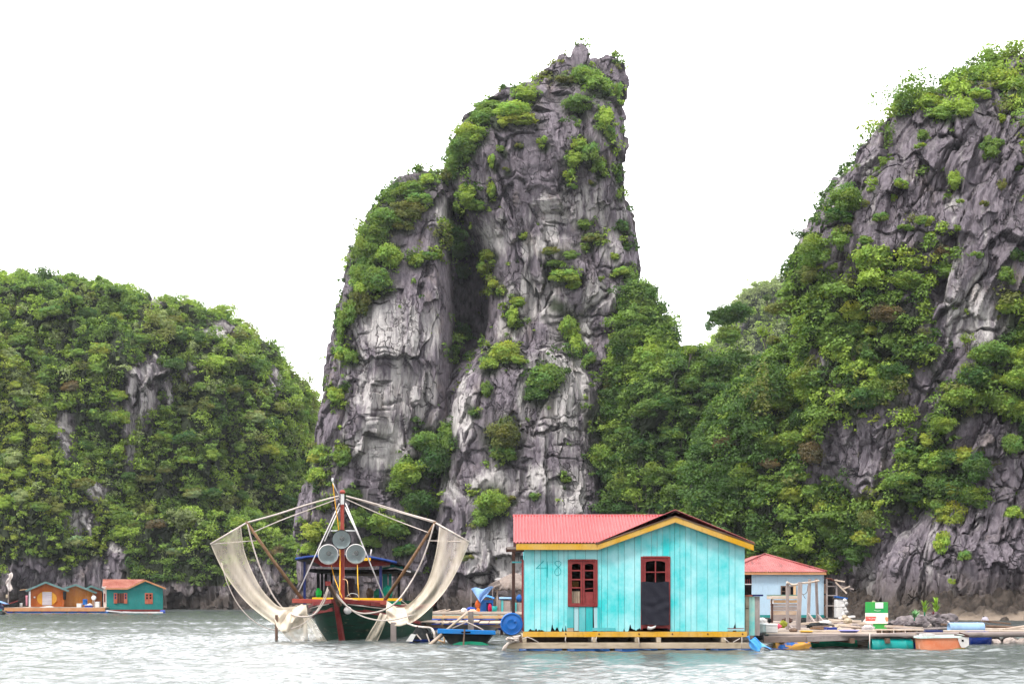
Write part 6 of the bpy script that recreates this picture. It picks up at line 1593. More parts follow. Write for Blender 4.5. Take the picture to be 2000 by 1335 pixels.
m_ = MB(); m_.box(wx(1705, 39.6), wx(1800, 39.6), 39.35, 39.75, wz(1230, 39.6), wz(1227.5, 39.6)); put(m_, "edge_plank", M['pale_wood'], pl)
m_ = MB(); m_.box(wx(1790, 43), wx(2080, 43), 42.4, 42.9, wz(1233.5, 42.6), wz(1230, 42.6)); put(m_, "edge_plank", M['pale_wood'], pl)
for k in range(9):
    m_ = MB(); xa = wx(1925, 44) + k * .23; m_.box(xa, xa + .19, 43.4 + rg.uniform(-.1, .1), 44.8, .36, .41 + rg.uniform(0, .03)); put(m_, "deck_plank", M['pale_wood'], pl)
m_ = MB(); m_.box(wx(1925, 44), wx(2090, 44), 44.9, 45.1, .22, .35); put(m_, "joist", M['brown_wood'], pl)
# loose boards
for i, (a, b, c_, d, Yp, w, mat, lab) in enumerate([(1560, 1218, 1640, 1212, 47, .22, 'pale_wood', "long pale plank lying beyond the boarded coop"), (1600, 1222, 1690, 1218, 45, .25, 'pale_wood', "wide pale plank lying toward the green tank"), (1625, 1210, 1680, 1212, 50, .2, 'pale_wood', "pale plank end lying before the foam chests"),
        (1568, 1232, 1680, 1231, 41, .18, 'pale_wood', "pale plank along the raft edge behind the yellow basin"), (1592, 1224, 1625, 1223, 43, .3, 'brown_wood', "dark plank box side behind the yellow basin"), (1730, 1222, 1800, 1226, 43.5, .2, 'pale_wood', "pale plank beside the stone heap"), (1640, 1206, 1668, 1203, 54, .2, 'foam', "white board lying in front of the foam chests"), (1840, 1218.5, 1872, 1221, 47, .16, 'brown_wood', "dark plank at the end of the stone heap"), (1920, 1212, 1972, 1217, 56, .2, 'brown_wood', "dark weathered beam floating beyond the pale blue drum"), (1960, 1229, 2010, 1221, 43, .1, 'pale_wood', "pale stick angled across the far raft end")]):
    m_ = MB(); m_.bar(at(a, b, Yp), at(c_, d, Yp + .2), w, .07); solo(m_, "loose_board", M[mat], lab, "board", bevel=.006)
# drums and floats under the raft
drum("float_drum", "blue drum daubed orange afloat under the raft corner", M['patchy'], at(1550, 1262.5, 38.2) + Vector((0, .2, -.05)), (1, 0, 0), .96, .20, lid=M['deep_drum'])
drum("float_drum", "bright teal drum afloat under the middle of the raft", M['teal_drum'], at(1743.5, 1259.5, 38.3) + Vector((0, .2, -.04)), (1, 0.03, 0), 1.12, .225)
drum("float_drum", "dark teal drum deep under the raft beside the bright teal one", M['green_paint'], at(1640, 1257, 40) + Vector((0, .2, -.05)), (1, 0, 0), 1.0, .22)
drum("float_drum", "dark teal drum deep under the raft beside the daubed one", M['green_paint'], at(1600, 1256, 40) + Vector((0, .2, -.06)), (1, 0, 0), .8, .22)
drum("float_drum", "deep blue drum end between teal drum and orange tub", M['deep_drum'], at(1787, 1257, 39.3) + Vector((0, .3, 0)), (0.15, 1, 0), .9, .22)
drum("float_drum", "navy drum afloat under the log behind the orange tub", M['deep_drum'], at(1911, 1250, 42.2) + Vector((0, .15, 0)), (1, 0, 0), .72, .27)
drum("pale_drum", "pale blue drum lying on top of the raft near the log", M['sky_drum'], at(1891, 1228, 43) + Vector((0, .2, .03)), (1, 0.02, 0), 1.06, .17)
m_ = MB(); m_.box(wx(1806, 40), wx(1840, 40), 39.9, 40.4, wz(1233.5, 40), wz(1229.5, 40)); solo(m_, "dark_sheet", M['navy'], "folded dark blue sheet lying at the raft edge above the orange tub", "sheet")
# rocks heaped under the log end
def stone(c, r, seed, mat, name, label, group, squash=.7):
    g = random.Random(seed); mb = MB(); o3 = [g.uniform(0, 50) for _ in range(3)]
    n_, m__ = 14, 9; P = []
    for i in range(n_):
        for j in range(m__):
            th_, ph_ = 2 * math.pi * i / n_, (j / (m__ - 1) - .5) * math.pi
            P.append((math.cos(th_) * math.cos(ph_), math.sin(th_) * math.cos(ph_), math.sin(ph_)))
    A = np.array(P, np.float32); k = 1 + .5 * pnoise(A[:, 0] * 1.3 + o3[0], A[:, 1] * 1.3 + o3[1], A[:, 2] * 1.3 + o3[2], 3) + .25 * pnoise(A[:, 0] * 3 + o3[0], A[:, 1] * 3, A[:, 2] * 3, 4)
    A = A * k[:, None] * np.array([r, r * .8, r * squash]) + np.array(c)
    mb.v = [tuple(p) for p in A]; mb.f = [(i * m__ + j, ((i + 1) % n_) * m__ + j, ((i + 1) % n_) * m__ + j + 1, i * m__ + j + 1) for i in range(n_) for j in range(m__ - 1)]; mb.s = [False] * len(mb.f)
    return solo(mb, name, mat, label, "stone", group)
M['stone'] = paint("grey_violet_stone", (0.075, 0.062, 0.068), (0.20, 0.17, 0.17), (4, 4, 4), 0.85, 0.2, 0.5, 0.3, grain=(9, 9, 9))
M['stone_pale'] = paint("pale_stone", (0.36, 0.30, 0.27), (0.56, 0.48, 0.44), (4, 4, 4), 0.85, 0.2, 0.5, 0.3, grain=(9, 9, 9))
g = random.Random(77)
for k in range(58):
    px_ = g.uniform(1738, 1852); u = (px_ - 1738) / 114
    hgt = np.interp(u, [0, .25, .5, .75, .92, 1], [2, 5, 10, 20, 18, 5]) * g.uniform(0, 1)
    Yp = g.uniform(49, 52.5); p = at(px_, 1224 - hgt - (Yp - 49) * .8, Yp)
    pale = g.random() < .38
    stone((p.x, p.y, p.z), g.uniform(.09, .20) * (.7 if pale else 1.3), 500 + k, M['stone_pale' if pale else 'stone'], "heap_stone", ("pale chip of stone" if pale else "dark rounded stone") + " in the planted heap on the raft", "stones heaped on the raft")
for k in range(5):
    p = at(1770 + k * 19, 1216 - k * 1.5, 52.6); stone((p.x, p.y, p.z), .42 + .05 * (k % 2), 600 + k, M['stone'], "heap_stone", "large dark boulder at the back of the planted heap", "boulders heaped on the raft", .6)
for k in range(12):
    p = at(g.uniform(1940, 2010), g.uniform(1249, 1258), g.uniform(42.3, 43)); stone((p.x, p.y, p.z), g.uniform(.14, .24), 700 + k, M['stone_pale' if k % 3 else 'stone'], "float_stone", "grey brown stone crowded under the far log", "stones under the far log")
for k in range(14):
    p = at(g.uniform(1560, 1735), g.uniform(1212, 1222), g.uniform(47, 55)); stone((p.x, p.y, DK + .05), g.uniform(.08, .17), 800 + k, M['stone_pale' if k % 2 else 'grey_wood'], "debris_stone", "pale stone lying loose on the raft deck", "loose stones on the raft deck")
# plants in the stone heap
def blade_plant(px_, py_, Y, nb, ln, mat, label, name, upright=0.5, w=.05, seed=1):
    t = thing(name, label, "plant", at(px_, py_, Y)); g = random.Random(seed); mb = MB()
    for k in range(nb):
        a = g.uniform(0, 6.283); el_ = g.uniform(upright, 1.45); l_ = ln * g.uniform(.7, 1.1); z0 = 0 if upright < .9 else g.uniform(0, ln * .9)
        pts = [Vector((math.cos(a) * math.cos(el_) * l_ * s * (1 + .3 * s), math.sin(a) * math.cos(el_) * l_ * s, z0 + math.sin(el_) * l_ * (s - .25 * s * s))) for s in (0, .35, .7, 1)]
        sd = Vector((-math.sin(a), math.cos(a), 0)); vs = []
        for p, ww in zip(pts, (w * .6, w, w * .7, .004)): vs += [p - sd * ww / 2, p + sd * ww / 2]
        mb.add(vs, [(0, 1, 3, 2), (2, 3, 5, 4), (4, 5, 7, 6)])
    mb.build("foliage", mat, t)
    MB().tube([(0, 0, -.1), (0, 0, ln * (.3 if upright < .9 else .9))], .025, 5).build("stem", M['green_paint'], t)
    return t
lf1 = flat("agave_green", (0.16, 0.33, 0.14), .5); lf2 = flat("yellow_green_leaf", (0.24, 0.40, 0.04), .5); lf3 = flat("crimson_leaf", (0.30, 0.03, 0.06), .5)
blade_plant(1786, 1206, 51, 26, .42, lf1, "spiky pale green rosette plant in the stone heap", "rosette_plant", .35, .06, 1)
blade_plant(1806, 1200, 51, 30, .36, lf2, "slim yellow green upright plant in the stone heap beside the rosette", "upright_plant", 1.0, .05, 2)
blade_plant(1829, 1198, 51.2, 34, .40, lf2, "fuller yellow green upright plant above the crimson one", "upright_plant", 1.0, .055, 3)
blade_plant(1825, 1201, 50.6, 24, .22, lf3, "low crimson leaved plant in the stone heap", "crimson_plant", .3, .06, 4)
# green and white tank
TY = 44.5; t_ = TY / F
tk = thing("metal_tank", "green and white painted metal cabinet with a red label standing on the raft", "cabinet", at(1690, 1228, TY), R(-14))
tz = lambda py: (1228 - py) * t_
M['tank_green'] = paint("tank_green_paint", (0.010, 0.27, 0.085), (0.06, 0.30, 0.05), (3, 3, 3), 0.5, dirt=0.15, dirtcol=(0.16, 0.18, 0.05))
M['tank_white'] = paint("rust_flecked_cream", (0.74, 0.68, 0.58), (0.78, 0.70, 0.62), (3, 3, 3), 0.5, dirt=0.35, dirtcol=(0.52, 0.20, 0.09))
MB().box(0, 43 * t_, 0, .6, tz(1196), tz(1175)).build("upper_panel", M['tank_green'], tk, bevel=.008)
MB().box(0, 43 * t_, -.006, .6, tz(1217), tz(1196) - .002).build("lower_panel", M['tank_white'], tk, bevel=.008)
MB().box(15 * t_, 41 * t_, .02, .5, 0, tz(1217) - .002).build("base", M['tank_green'], tk)
MB().box(19 * t_, 34 * t_, -.016, -.002, tz(1187), tz(1175.5)).build("notice", M['white_clean'], tk)
sw_ = MB(); sw_.ribbon([((17 + k * 2.4) * t_, tz(1190.5 + 1.5 * math.sin(k * .55))) for k in range(6)], .012, -.004); sw_.build("painted_swoosh", M['white'], tk)
lb = MB(); lb.prism([(.5 * t_, tz(1211)), (.5 * t_, tz(1203)), (21 * t_, tz(1203)), (18.5 * t_, tz(1211))], -.014, -.007); lbo = lb.build("label", flat("label_red", (0.62, 0.05, 0.03)), tk)
tx = bpy.data.curves.new("lettering", 'FONT'); tx.body = "CTROHE"; tx.size = 5.2 * t_; tx.align_x = 'CENTER'; tx.align_y = 'CENTER'; tx.extrude = .002; tx.shear = .25
tx.materials.append(M['white_clean']); to = bpy.data.objects.new("lettering", tx); C.objects.link(to); to.location = (9.8 * t_, -.018, tz(1207)); to.rotation_euler = (R(90), 0, 0); bpy.context.view_layer.update(); lm_ = bpy.data.meshes.new_from_object(to.evaluated_get(bpy.context.evaluated_depsgraph_get())); lq = link_mesh('lettering', lm_, lbo, to.location); lq.rotation_euler = to.rotation_euler; bpy.data.objects.remove(to)
rs_ = MB(); rs_.prism([(40 * t_, tz(1213)), (37 * t_, tz(1207)), (39 * t_, tz(1203)), (43 * t_, tz(1205)), (43 * t_, tz(1212))], -.009, -.0062); rs_.build("rust_patch", flat("rust_patch", (0.60, 0.24, 0.12)), tk)
MB().lathe([(.001, .05), (.05, .04), (.05, 0), (.001, 0)], 10, Matrix.Translation((16 * t_, .2, tz(1175)))).build("filler_cap", M['cream'], tk)
bundle(1695, 1227, 43.5, 12, 7, paint("grey_sheeting", (0.34, 0.30, 0.30), (0.55, 0.50, 0.49)), "crumpled grey sheet heaped before the green and white cabinet", "sheet heap", 50, "sheet_heap")
m_ = MB(); m_.box(wx(1735, 44), wx(1762, 44), 43.8, 44.2, wz(1228, 44), wz(1220, 44)); solo(m_, "wooden_crate", M['brown_wood'], "low dark crate between the cabinet and the stone heap", "crate")
# basins, boxes, sacks
def basin(px_, py_, Y, rx, h, mat, label):
    P = at(px_, py_, Y); r = rx / F * Y; m_ = MB()
    m_.lathe([(.001, 0), (r * .78, 0), (r, h), (r * 1.06, h), (r * 1.04, h + .015), (r * .96, h), (r * .74, .02), (.001, .02)], 26, Matrix.Translation(P)); return solo(m_, "basin", mat, label, "basin")
basin(1575, 1235.5, 40.3, 12.5, .055, plastic("yellow_plastic", (0.78, 0.48, 0.06)), "yellow plastic basin on the raft edge")
basin(1658, 1234, 40.5, 19, .05, plastic("violet_blue_plastic", (0.20, 0.20, 0.60)), "violet blue shallow basin near the cabinet")
m_ = MB(); m_.box(wx(1495, 40), wx(1519, 40), 40, 40.5, DK, wz(1221.5, 40)); wb = thing("foam_box", "white foam box with lid at the foot of the planked cupboard", "box", (wx(1507, 40), 40, DK + .0))
b_ = 40 / F
MB().box(-12 * b_, 12 * b_, 0, .4, 0, 13 * b_).build("body", M['foam'], wb, bevel=.015)
MB().box(-12.6 * b_, 12.4 * b_, -.01, .41, 13 * b_ + .003, 17 * b_).build("lid", M['white_clean'], wb, bevel=.015)
bundle(1489, 1212, 41, 8, 6, M['white'], "cream dotted sack behind the foam box", "sack", 61, "sack")
drum("white_bucket", "white plastic drum standing between cupboard and foam box", M['white'], at(1491, 1226, 40.6), (0, 0, 1), .32, .13, None, 'drum')
bundle(1503, 1211, 42, 4, 4, M['black_hull'], "black pot behind the foam box", "pot", 62, "cooking_pot")
bundle(1530, 1218, 42.5, 7, 6.5, flat("dull_green_bag", (0.20, 0.21, 0.03)), "dull yellow green bag under the boarded coop", "bag", 63, "bag")
bundle(1520, 1222, 41.5, 6, 4, flat("pink_plastic", (0.62, 0.10, 0.16)), "pink plastic scoop beside the foam box", "scoop", 64, "scoop")
bundle(1600, 1222, 45, 26, 6, M['black_hull'], "heap of black netting in the middle of the raft", "net heap", 65, "net_heap")
bundle(1570, 1213, 52, 10, 6, M['black_hull'], "small heap of dark rope behind the drying posts", "rope heap", 66, "rope_heap")
for i, (a, b, c_, lab) in enumerate([(1622, 1226, 5, "cream sack beside the violet basin"), (1634, 1224, 6, "pale sack lying on the raft planks"), (1656, 1212, 8, "cream cloth thrown over the raft planks"), (1650, 1205, 6, "cream cloth hung at the foam chests foot"), (1716, 1231, 6, "tan sack at the raft edge under the cabinet")]):
    bundle(a, b, 41.5 + i * 2, c_, c_ * .7, M['cream'], lab, "sack", 70 + i, "sack")
bundle(1485, 1243, 38.2, 12, 5, M['black_hull'], "dark net bundle stuffed under the planked cupboard", "net bundle", 81, "net_heap")
m_ = MB()
for k in range(7): m_.tube(smooth_path([at(1478 + k * 3, 1254 + k, 37.2), at(1490 + k * 4, 1261 + k, 37), at(1500 + k * 5, 1266, 36.9), at(1512 + k * 5, 1270, 36.9)], 10), .010, 4)
solo(m_, "trailing_line", M['navy'], "dark cords trailing from the blue tarpaulin into the water", "cord")
m_ = MB(); m_.tube([at(1699, 1236, 38.3), at(1698.5, 1252, 38.2), at(1699, 1270, 38.2)], .016, 5); solo(m_, "hanging_rope", M['rope'], "single pale rope hanging down by the teal drum", "rope")
# orange tub boat
OY = 37.4; o_ = OY / F
ob = thing("orange_tub_boat", "small rust orange tub boat with peeling paint moored under the raft edge", "boat", (wx(1848, OY), OY, 0))
def tubf(u, v):
    a = u * 2 * math.pi; k = np.interp(v, [0, .2, 1], [.80, .93, 1.0])
    cx_, sy_ = math.cos(a), math.sin(a); e_ = .45
    x = 44 * o_ * k * math.copysign(abs(cx_) ** e_, cx_); y = .55 + .55 * k * math.copysign(abs(sy_) ** e_, sy_)
    return (x, y, -.25 + v * (.25 + (26 + 1.5 * cx_) * o_))
m_ = MB(); m_.grid(49, 8, tubf); m_.build("hull", M['tub'], ob)
m_ = MB(); n0 = [tubf(k / 48, 1.0) for k in range(49)]
for a, b in zip(n0[:-1], n0[1:]): m_.bar(a, b, .06, .05)
m_.build("gunwale", paint("pale_green_edge", (0.50, 0.66, 0.62), (0.72, 0.76, 0.70), (3, 3, 3), dirt=0.3), ob)
m_ = MB(); m_.grid(24, 3, lambda u, v: tuple(Vector(tubf(u, .9)).lerp(Vector((0, .55, .26)), v))); m_.build("floor_board", M['brown_wood'], ob)
wp = MB(); wp.prism([(22 * o_, 25 * o_), (44.3 * o_, 26.5 * o_), (44.3 * o_, 10 * o_), (38 * o_, 6 * o_), (30 * o_, 5 * o_), (26 * o_, 12 * o_)], -.012, .0); wp.build("white_patch", M['white'], ob)
MB().box(30 * o_, 34 * o_, -.018, -.002, 17 * o_, 21 * o_).build("hole", M['black'], ob)
mo = MB(); mo.prism([(12 * o_, 1.5 * o_), (20 * o_, 4 * o_), (32 * o_, 4.5 * o_), (42 * o_, 2.5 * o_), (40 * o_, 0), (14 * o_, -.5 * o_)], -.022, .0); mo.build("weed", flat("green_weed", (0.16, 0.15, 0.03)), ob)
m_ = MB(); m_.box(-42 * o_, -20 * o_, .1, .5, 27 * o_, 32 * o_); solo_o = put(m_, "seat_box", M['white'], ob) if False else m_.build("seat_box", M['white'], ob)
m_ = MB(); m_.bar((18 * o_, .1, 30 * o_), (44 * o_, .0, 27 * o_), .12, .03).bar((30 * o_, .2, 34 * o_), (45 * o_, .0, 28 * o_), .04, .03); m_.build("loose_slat", M['dark_wood'], ob)
# buoy beyond the raft
by = thing("mooring_buoy", "round grey buoy floating before the sand strip", "buoy", (wx(1896, 82), 79.5, .0))
MB().lathe([(.001, -.1), (.13, -.08), (.20, .06), (.20, .14), (.13, .27), (.001, .31)], 16).build("body", paint("violet_grey_buoy", (0.30, 0.27, 0.32), (0.46, 0.43, 0.48)), by)
MB().lathe([(.04, .29), (.04, .36), (.001, .37)], 8, Matrix.Translation((-.08, 0, -.02))).build("eye", M['black_hull'], by)
m_ = MB(); m_.lathe([(.001, 0), (.3, .05), (.42, .3), (.3, .55), (.001, .62)], 14, Matrix.Translation(at(1524, 1092, 85)) )

# ================================================================== FLOATING HOUSES FAR ON THE LEFT
LY = 125.0; l_ = LY / F
ZD = wz(1184, LY)
def gable_house(name, label, x0, x1, eave, apex_px, apex_py, wallmat, roofmat, Y, ov=6, depth=5.0, base=1184, right_eave=None):
    t = thing(name, label, "house", at(x0, base, Y), R(17)); s = Y / F
    X = lambda p: (p - x0) * s; Z = lambda p: (base - p) * s
    re = right_eave or eave
    m_ = MB(); n_ = int((x1 - x0) / 2.2)
    for k in range(n_):
        a, b = x0 + (x1 - x0) * k / n_, x0 + (x1 - x0) * (k + 1) / n_
        top = lambda p: np.interp(p, [x0 - ov, apex_px, x1 + ov], [eave, apex_py + 3, re]) 
        poly = [(X(a) + .005, 0), (X(b) - .005, 0), (X(b) - .005, Z(top(b)))] + ([(X(apex_px), Z(top(apex_px)))] if a < apex_px < b else []) + [(X(a) + .005, Z(top(a)))]
        m_.prism(poly, -.01 * (k % 2), .05)
    m_.build("wall", wallmat, t)
    MB().box(0, .06, .06, depth, 0, Z(eave)).build("side_wall", wallmat, t)
    MB().box(X(x1) - .06, X(x1), .06, depth, 0, Z(re)).build("side_wall", wallmat, t)
    for (a, ea, b) in ((x0 - ov, eave, apex_px), (x1 + ov, re, apex_px)):
        m_ = MB(); A = (X(a), Z(ea)); Bp = (X(b), Z(apex_py))
        m_.grid(3, 40, lambda u, v: (A[0] + (Bp[0] - A[0]) * u, -.35 + v * (depth + .6), A[1] + (Bp[1] - A[1]) * u + .015 * math.sin(v * 6.283 * 20))); m_.build("roof", roofmat, t, solid=.03)
        m_ = MB(); m_.bar((A[0], -.36, A[1] - .06), (Bp[0], -.36, Bp[1] - .06), .05, .17); m_.build("bargeboard", roofmat, t)
    return t, X, Z, s
h1, X, Z, s = gable_house("orange_house", "orange brown plank house with round golden panel and grey green roof", 60, 122, 1152, 88, 1135, M['orange_wall'], M['green_roof'], LY, 9)
m_ = MB(); c = (X(90), Z(1168)); n = 28
m_.prism([(c[0] + 18.5 * s * math.cos(2 * math.pi * k / n), c[1] + 14.5 * s * math.sin(2 * math.pi * k / n)) for k in range(n)], -.07, -.03); pn = m_.build("round_panel", M['ochre'], h1)
MB().box(X(81.5), X(99), -.11, -.075, Z(1181), Z(1155)).build("roller_shutter", paint("lilac_grey_shutter", (0.36, 0.32, 0.36), (0.50, 0.46, 0.48), (1, 1, 9), dirt=0.3, grain=(1, 1, 14)), pn)
MB().box(X(56.5), X(60), -.3, -.2, 0, Z(1154)).build("porch_post", M['white_clean'], h1)
MB().lathe([(.001, .03), (.07, .02), (.08, 0), (.001, 0)], 10, Matrix.Translation((X(67), -.03, Z(1165.5))) @ Matrix.Rotation(R(90), 4, 'X')).build("meter", M['white_clean'], h1)
m_ = MB(); m_.bar((X(40), -.3, Z(1151.5)), (X(54), -.3, Z(1150)), .05, .06); m_.build("eave_pole", M['tan_wood'], h1)
h2, X, Z, s = gable_house("brown_house", "brown plank house with pale green roof edge beside the round panel house", 124, 181, 1149, 147, 1140, M['ochre_wall'], M['green_roof'], LY + 1.5, 5, right_eave=1156)
MB().bar((X(120), -.25, 0), (X(121.5), -.25, Z(1154)), .06, .06).build("porch_post", M['pale_wood'], h2)
MB().bar((X(179), -.25, 0), (X(179), -.25, Z(1158)), .06, .06).build("porch_post", M['pale_wood'], h2)
h3, X, Z, s = gable_house("brown_house", "low brown house peeping between the plank house and the teal house", 172, 198, 1148, 177, 1142.5, M['orange_wall'], M['green_roof'], LY + 5, 4, right_eave=1152)
dsh = thing("satellite_dish", "white satellite dish mounted by the brown plank house", "satellite dish", at(183.5, 1167, LY + .8))
MB().lathe([(.001, -.02), (.15, .0), (.22, .06), (.22, .075), (.001, .01)], 16, Matrix.Rotation(R(80), 4, 'X')).build("reflector", M['white_clean'], dsh)
MB().bar((0, .1, -.1), (0, .1, wz(1184, LY) - wz(1167, LY)), .04, .04).build("stand", M['steel'], dsh)
for (px_, py_, rx, rz, lab, sd) in [(126, 1162, 3.5, 8, "black shirt hanging under the round panel house eave", 90), (52, 1172, 2, 10, "pink and white cloth hanging by the porch post", 91)]:
    P = at(px_, py_, LY - .4); m_ = MB(); m_.grid(8, 8, lambda u, v: (P.x + (u - .5) * 2 * rx * l_ * (1 - .3 * v), P.y + .05 * math.sin(u * 9), P.z + (.5 - v) * 2 * rz * l_)); solo(m_, "hanging_cloth", M['black_hull'] if sd == 90 else flat("pink_cloth", (0.60, 0.25, 0.30)), lab, "cloth", solid=.02)
# teal house: same build as its bigger neighbour, at its own size
TLY = LY
th_ = thing("teal_house", "teal plank house with rusty red roof and orange trim far across the water", "house", at(208, 1189.5, TLY), R(15)); s = TLY / F
X = lambda p: (p - 208) * s; Z = lambda p: (1189.5 - p) * s
def ttop(p): return np.interp(p, [208, 248, 281, 319], [1149.5, 1149.5, 1135, 1149.5])
m_ = MB()
for k in range(44):
    a, b = 208 + 107 * k / 44, 208 + 107 * (k + 1) / 44
    m_.prism([(X(a) + .004, 0), (X(b) - .004, 0), (X(b) - .004, Z(ttop(b))), (X(a) + .004, Z(ttop(a)))], -.008 * (k % 2), .05)
m_.build("wall", M['teal'], th_)
MB().box(X(202), X(208) - .005, .0, .05, .05, Z(1144)).build("end_wall", paint("pale_pink_board", (0.62, 0.48, 0.42), (0.70, 0.58, 0.52)), th_)
MB().box(X(203.3), X(205.8), -.02, -.004, Z(1175), Z(1158)).build("end_door", M['hull_red'], th_)
MB().box(0, X(315), 4.4, 4.45, 0, Z(1150)).build("back_wall", M['teal'], th_)
MB().box(X(315) - .05, X(315), .06, 4.4, 0, Z(1150)).build("side_wall", M['teal'], th_)
vx, apx = X(248), X(281); ez = Z(1147.5); pz = Z(1131.5); rs2 = pz - ez
m_ = MB(); corr(m_, X(200), apx, .16, .014, lambda x: -.25 + max(0, (x - vx) / (apx - vx)) * 2.45, lambda x: 2.2, lambda x, y: ez + (rs2 + .08) * (y + .25) / 2.45, 3, 4); m_.build("roof", M['rust_roof'], th_)
m_ = MB(); corr(m_, X(200), apx, .16, .014, lambda x: 2.2, lambda x: 4.6, lambda x, y: ez + (rs2 + .08) * (4.65 - y) / 2.45, 3, 4); m_.build("roof", M['rust_roof'], th_)
for a, b in ((vx, apx), (X(320), apx)):
    m_ = MB(); m_.grid(3, 30, lambda u, v: (a + (b - a) * u, -.27 + v * (2.3 * u + .2 if a == vx else 4.8), ez + .02 + rs2 * u)); m_.build("roof", M['rust_roof'], th_)
    m_ = MB(); m_.bar((a, -.3, ez - .05), (b, -.3, ez - .05 + rs2), .04, .13); m_.build("bargeboard", M['orange_trim'], th_)
MB().box(X(205), vx, -.30, -.26, ez - .13, ez - .01).build("fascia", M['orange_trim'], th_)
m_ = MB(); m_.bar((X(199.5), -.25, ez + .1), (X(206), -.28, ez - .06), .05, .12); m_.build("bargeboard", M['white'], th_)
w1 = MB().box(X(228), X(240.5), -.05, -.02, Z(1177), Z(1157.5)).build("window", M['dark'], th_)
for k in range(4): MB().box(X(229.3 + 3 * k), X(229.9 + 3 * k), -.07, -.052, Z(1177), Z(1157.5)).build("window_bar", M['red_trim'], w1)
for (a, b) in ((221.5, 228), (240.5, 247)):
    sh_ = MB().box(X(a), X(b), -.10, -.05, Z(1177.5), Z(1157)).build("shutter", M['red_trim'], w1)
    for zz in (1159, 1164.5): MB().box(X(a + 2), X(b - 1.7), -.112, -.101, Z(zz + 4.3), Z(zz)).build("pane", M['navy'], sh_)
w2_ = MB().box(X(280.5), X(295.5), -.05, -.01, Z(1178.5), Z(1157)).build("window", M['red_trim'], th_)
for a in (283, 289.5):
    for zz in (1159.5, 1165): MB().box(X(a), X(a + 3.2), -.062, -.051, Z(zz + 4), Z(zz)).build("pane", M['black'], w2_)
MB().box(X(287.8), X(288.3), -.058, -.0515, Z(1178), Z(1158)).build("mullion", M['hull_red'], w2_)
MB().box(X(205), X(317), -.08, 4.4, Z(1193.5), -.005).build("floor_beam", M['hull_red'], th_)
for i, (a, b, c_, d) in enumerate([(207, 1191.5, 272, 1198), (240, 1194, 312, 1197.5), (262, 1195, 318, 1195)]):
    m_ = MB(); m_.bar(at(a, b, LY - 1.2 - i * .3), at(c_, d, LY - 1.5 - i * .3), .14, .10); solo(m_, "floating_plank", M['steel'], ["long pale plank slanting down before the teal house", "second pale plank afloat before the teal house", "level pale plank at the teal house corner"][i], "plank")
drum("float_drum", "small blue grey drum afloat at the teal house corner", M['royal'], (wx(321, LY), LY - .6, .08), (1, 0, 0), .4, .18)
# raft deck under the orange houses
ld = thing("house_raft", "orange edged raft deck under the far orange houses", "raft", (wx(110, LY), LY, 0))
for (a, b) in ((8, 70), (70.4, 140), (140.4, 205)):
    MB().box(wx(a, LY - 1) - ld.location.x, wx(b, LY - 1) - ld.location.x, -1.0, -.9, wz(1192.8, LY - 1), wz(1186.5, LY - 1)).build("edge_beam", M['orange_trim'], ld)
MB().box(wx(8, LY - 1) - ld.location.x, wx(206, LY - 1) - ld.location.x, -.95, 6, wz(1186.3, LY - 1), wz(1185.2, LY - 1)).build("deck", M['pale_wood'], ld)
dx = wx(12, LY)
for k in range(9):
    ln = [.95, 1.25, 1.2, .8, 1.35, .95, .9, .8, .95][k]
    drum("float_drum", "blue drum afloat under the far orange houses", M['blue_drum'] if k % 3 else M['royal'], (dx + ln / 2, LY - .7, .02), (1, 0, 0), ln - .08, .23, "drums under the far orange houses"); dx += ln + .06 - (.1 if k % 2 else 0)
for (px_, w_, h_, mat, lab, nm_, ct) in [(41, 5.5, 8, 'white', "white drum standing at the raft edge before the orange house", "white_drum", "drum"), (154, 9, 7.5, 'foam', "white foam box before the brown plank house", "foam_box", "box"), (189.5, 7.5, 11, 'foam', "tall white foam box beside the teal house", "foam_box", "box"), (172, 14, 5, 'royal', "low blue box with white goods before the brown house", "blue_box", "box")]:
    s2 = (LY - .5) / F; t = thing(nm_, lab, ct, (wx(px_, LY - .5), LY - .5, wz(1185.2, LY - 1)))
    if ct == "drum":
        MB().lathe([(.001, 0), (w_ / 2 * s2, 0), (w_ / 2 * s2, h_ * s2), (.001, h_ * s2)], 16).build("body", M[mat], t); MB().lathe([(w_ / 2 * s2 * 1.03, h_ * s2 - .06), (w_ / 2 * s2 * 1.03, h_ * s2 + .01), (.001, h_ * s2 + .015)], 16).build("lid", M['white_clean'], t)
    else:
        MB().box(-w_ / 2 * s2, w_ / 2 * s2, 0, .4, 0, h_ * s2 * .78).build("body", M[mat], t, bevel=.01); MB().box(-w_ / 2 * s2 - .01, w_ / 2 * s2 + .01, -.01, .41, h_ * s2 * .78 + .003, h_ * s2).build("lid", M['white_clean'], t, bevel=.01)
drum("blue_drum", "blue drum standing before the brown plank house", M['blue_drum'], (wx(167.5, LY), LY - .2, wz(1184, LY) + .42), (0, 0, 1), .5, .2)
bundle(175, 1181, LY - .3, 5, 3, M['white'], "white net heap on the low blue box", "net heap", 95, "net_heap")
m_ = MB(); m_.prism([(wx(79, LY - .7), wz(1184.5, LY - .7)), (wx(96, LY - .7), wz(1182, LY - .7)), (wx(103, LY - .7), wz(1184.5, LY - .7)), (wx(103, LY - .7), wz(1185.5, LY - .7)), (wx(79, LY - .7), wz(1185.5, LY - .7))], LY - .8, LY - .3); solo(m_, "white_sheet", M['white_clean'], "white panel lying below the round golden panel", "panel")
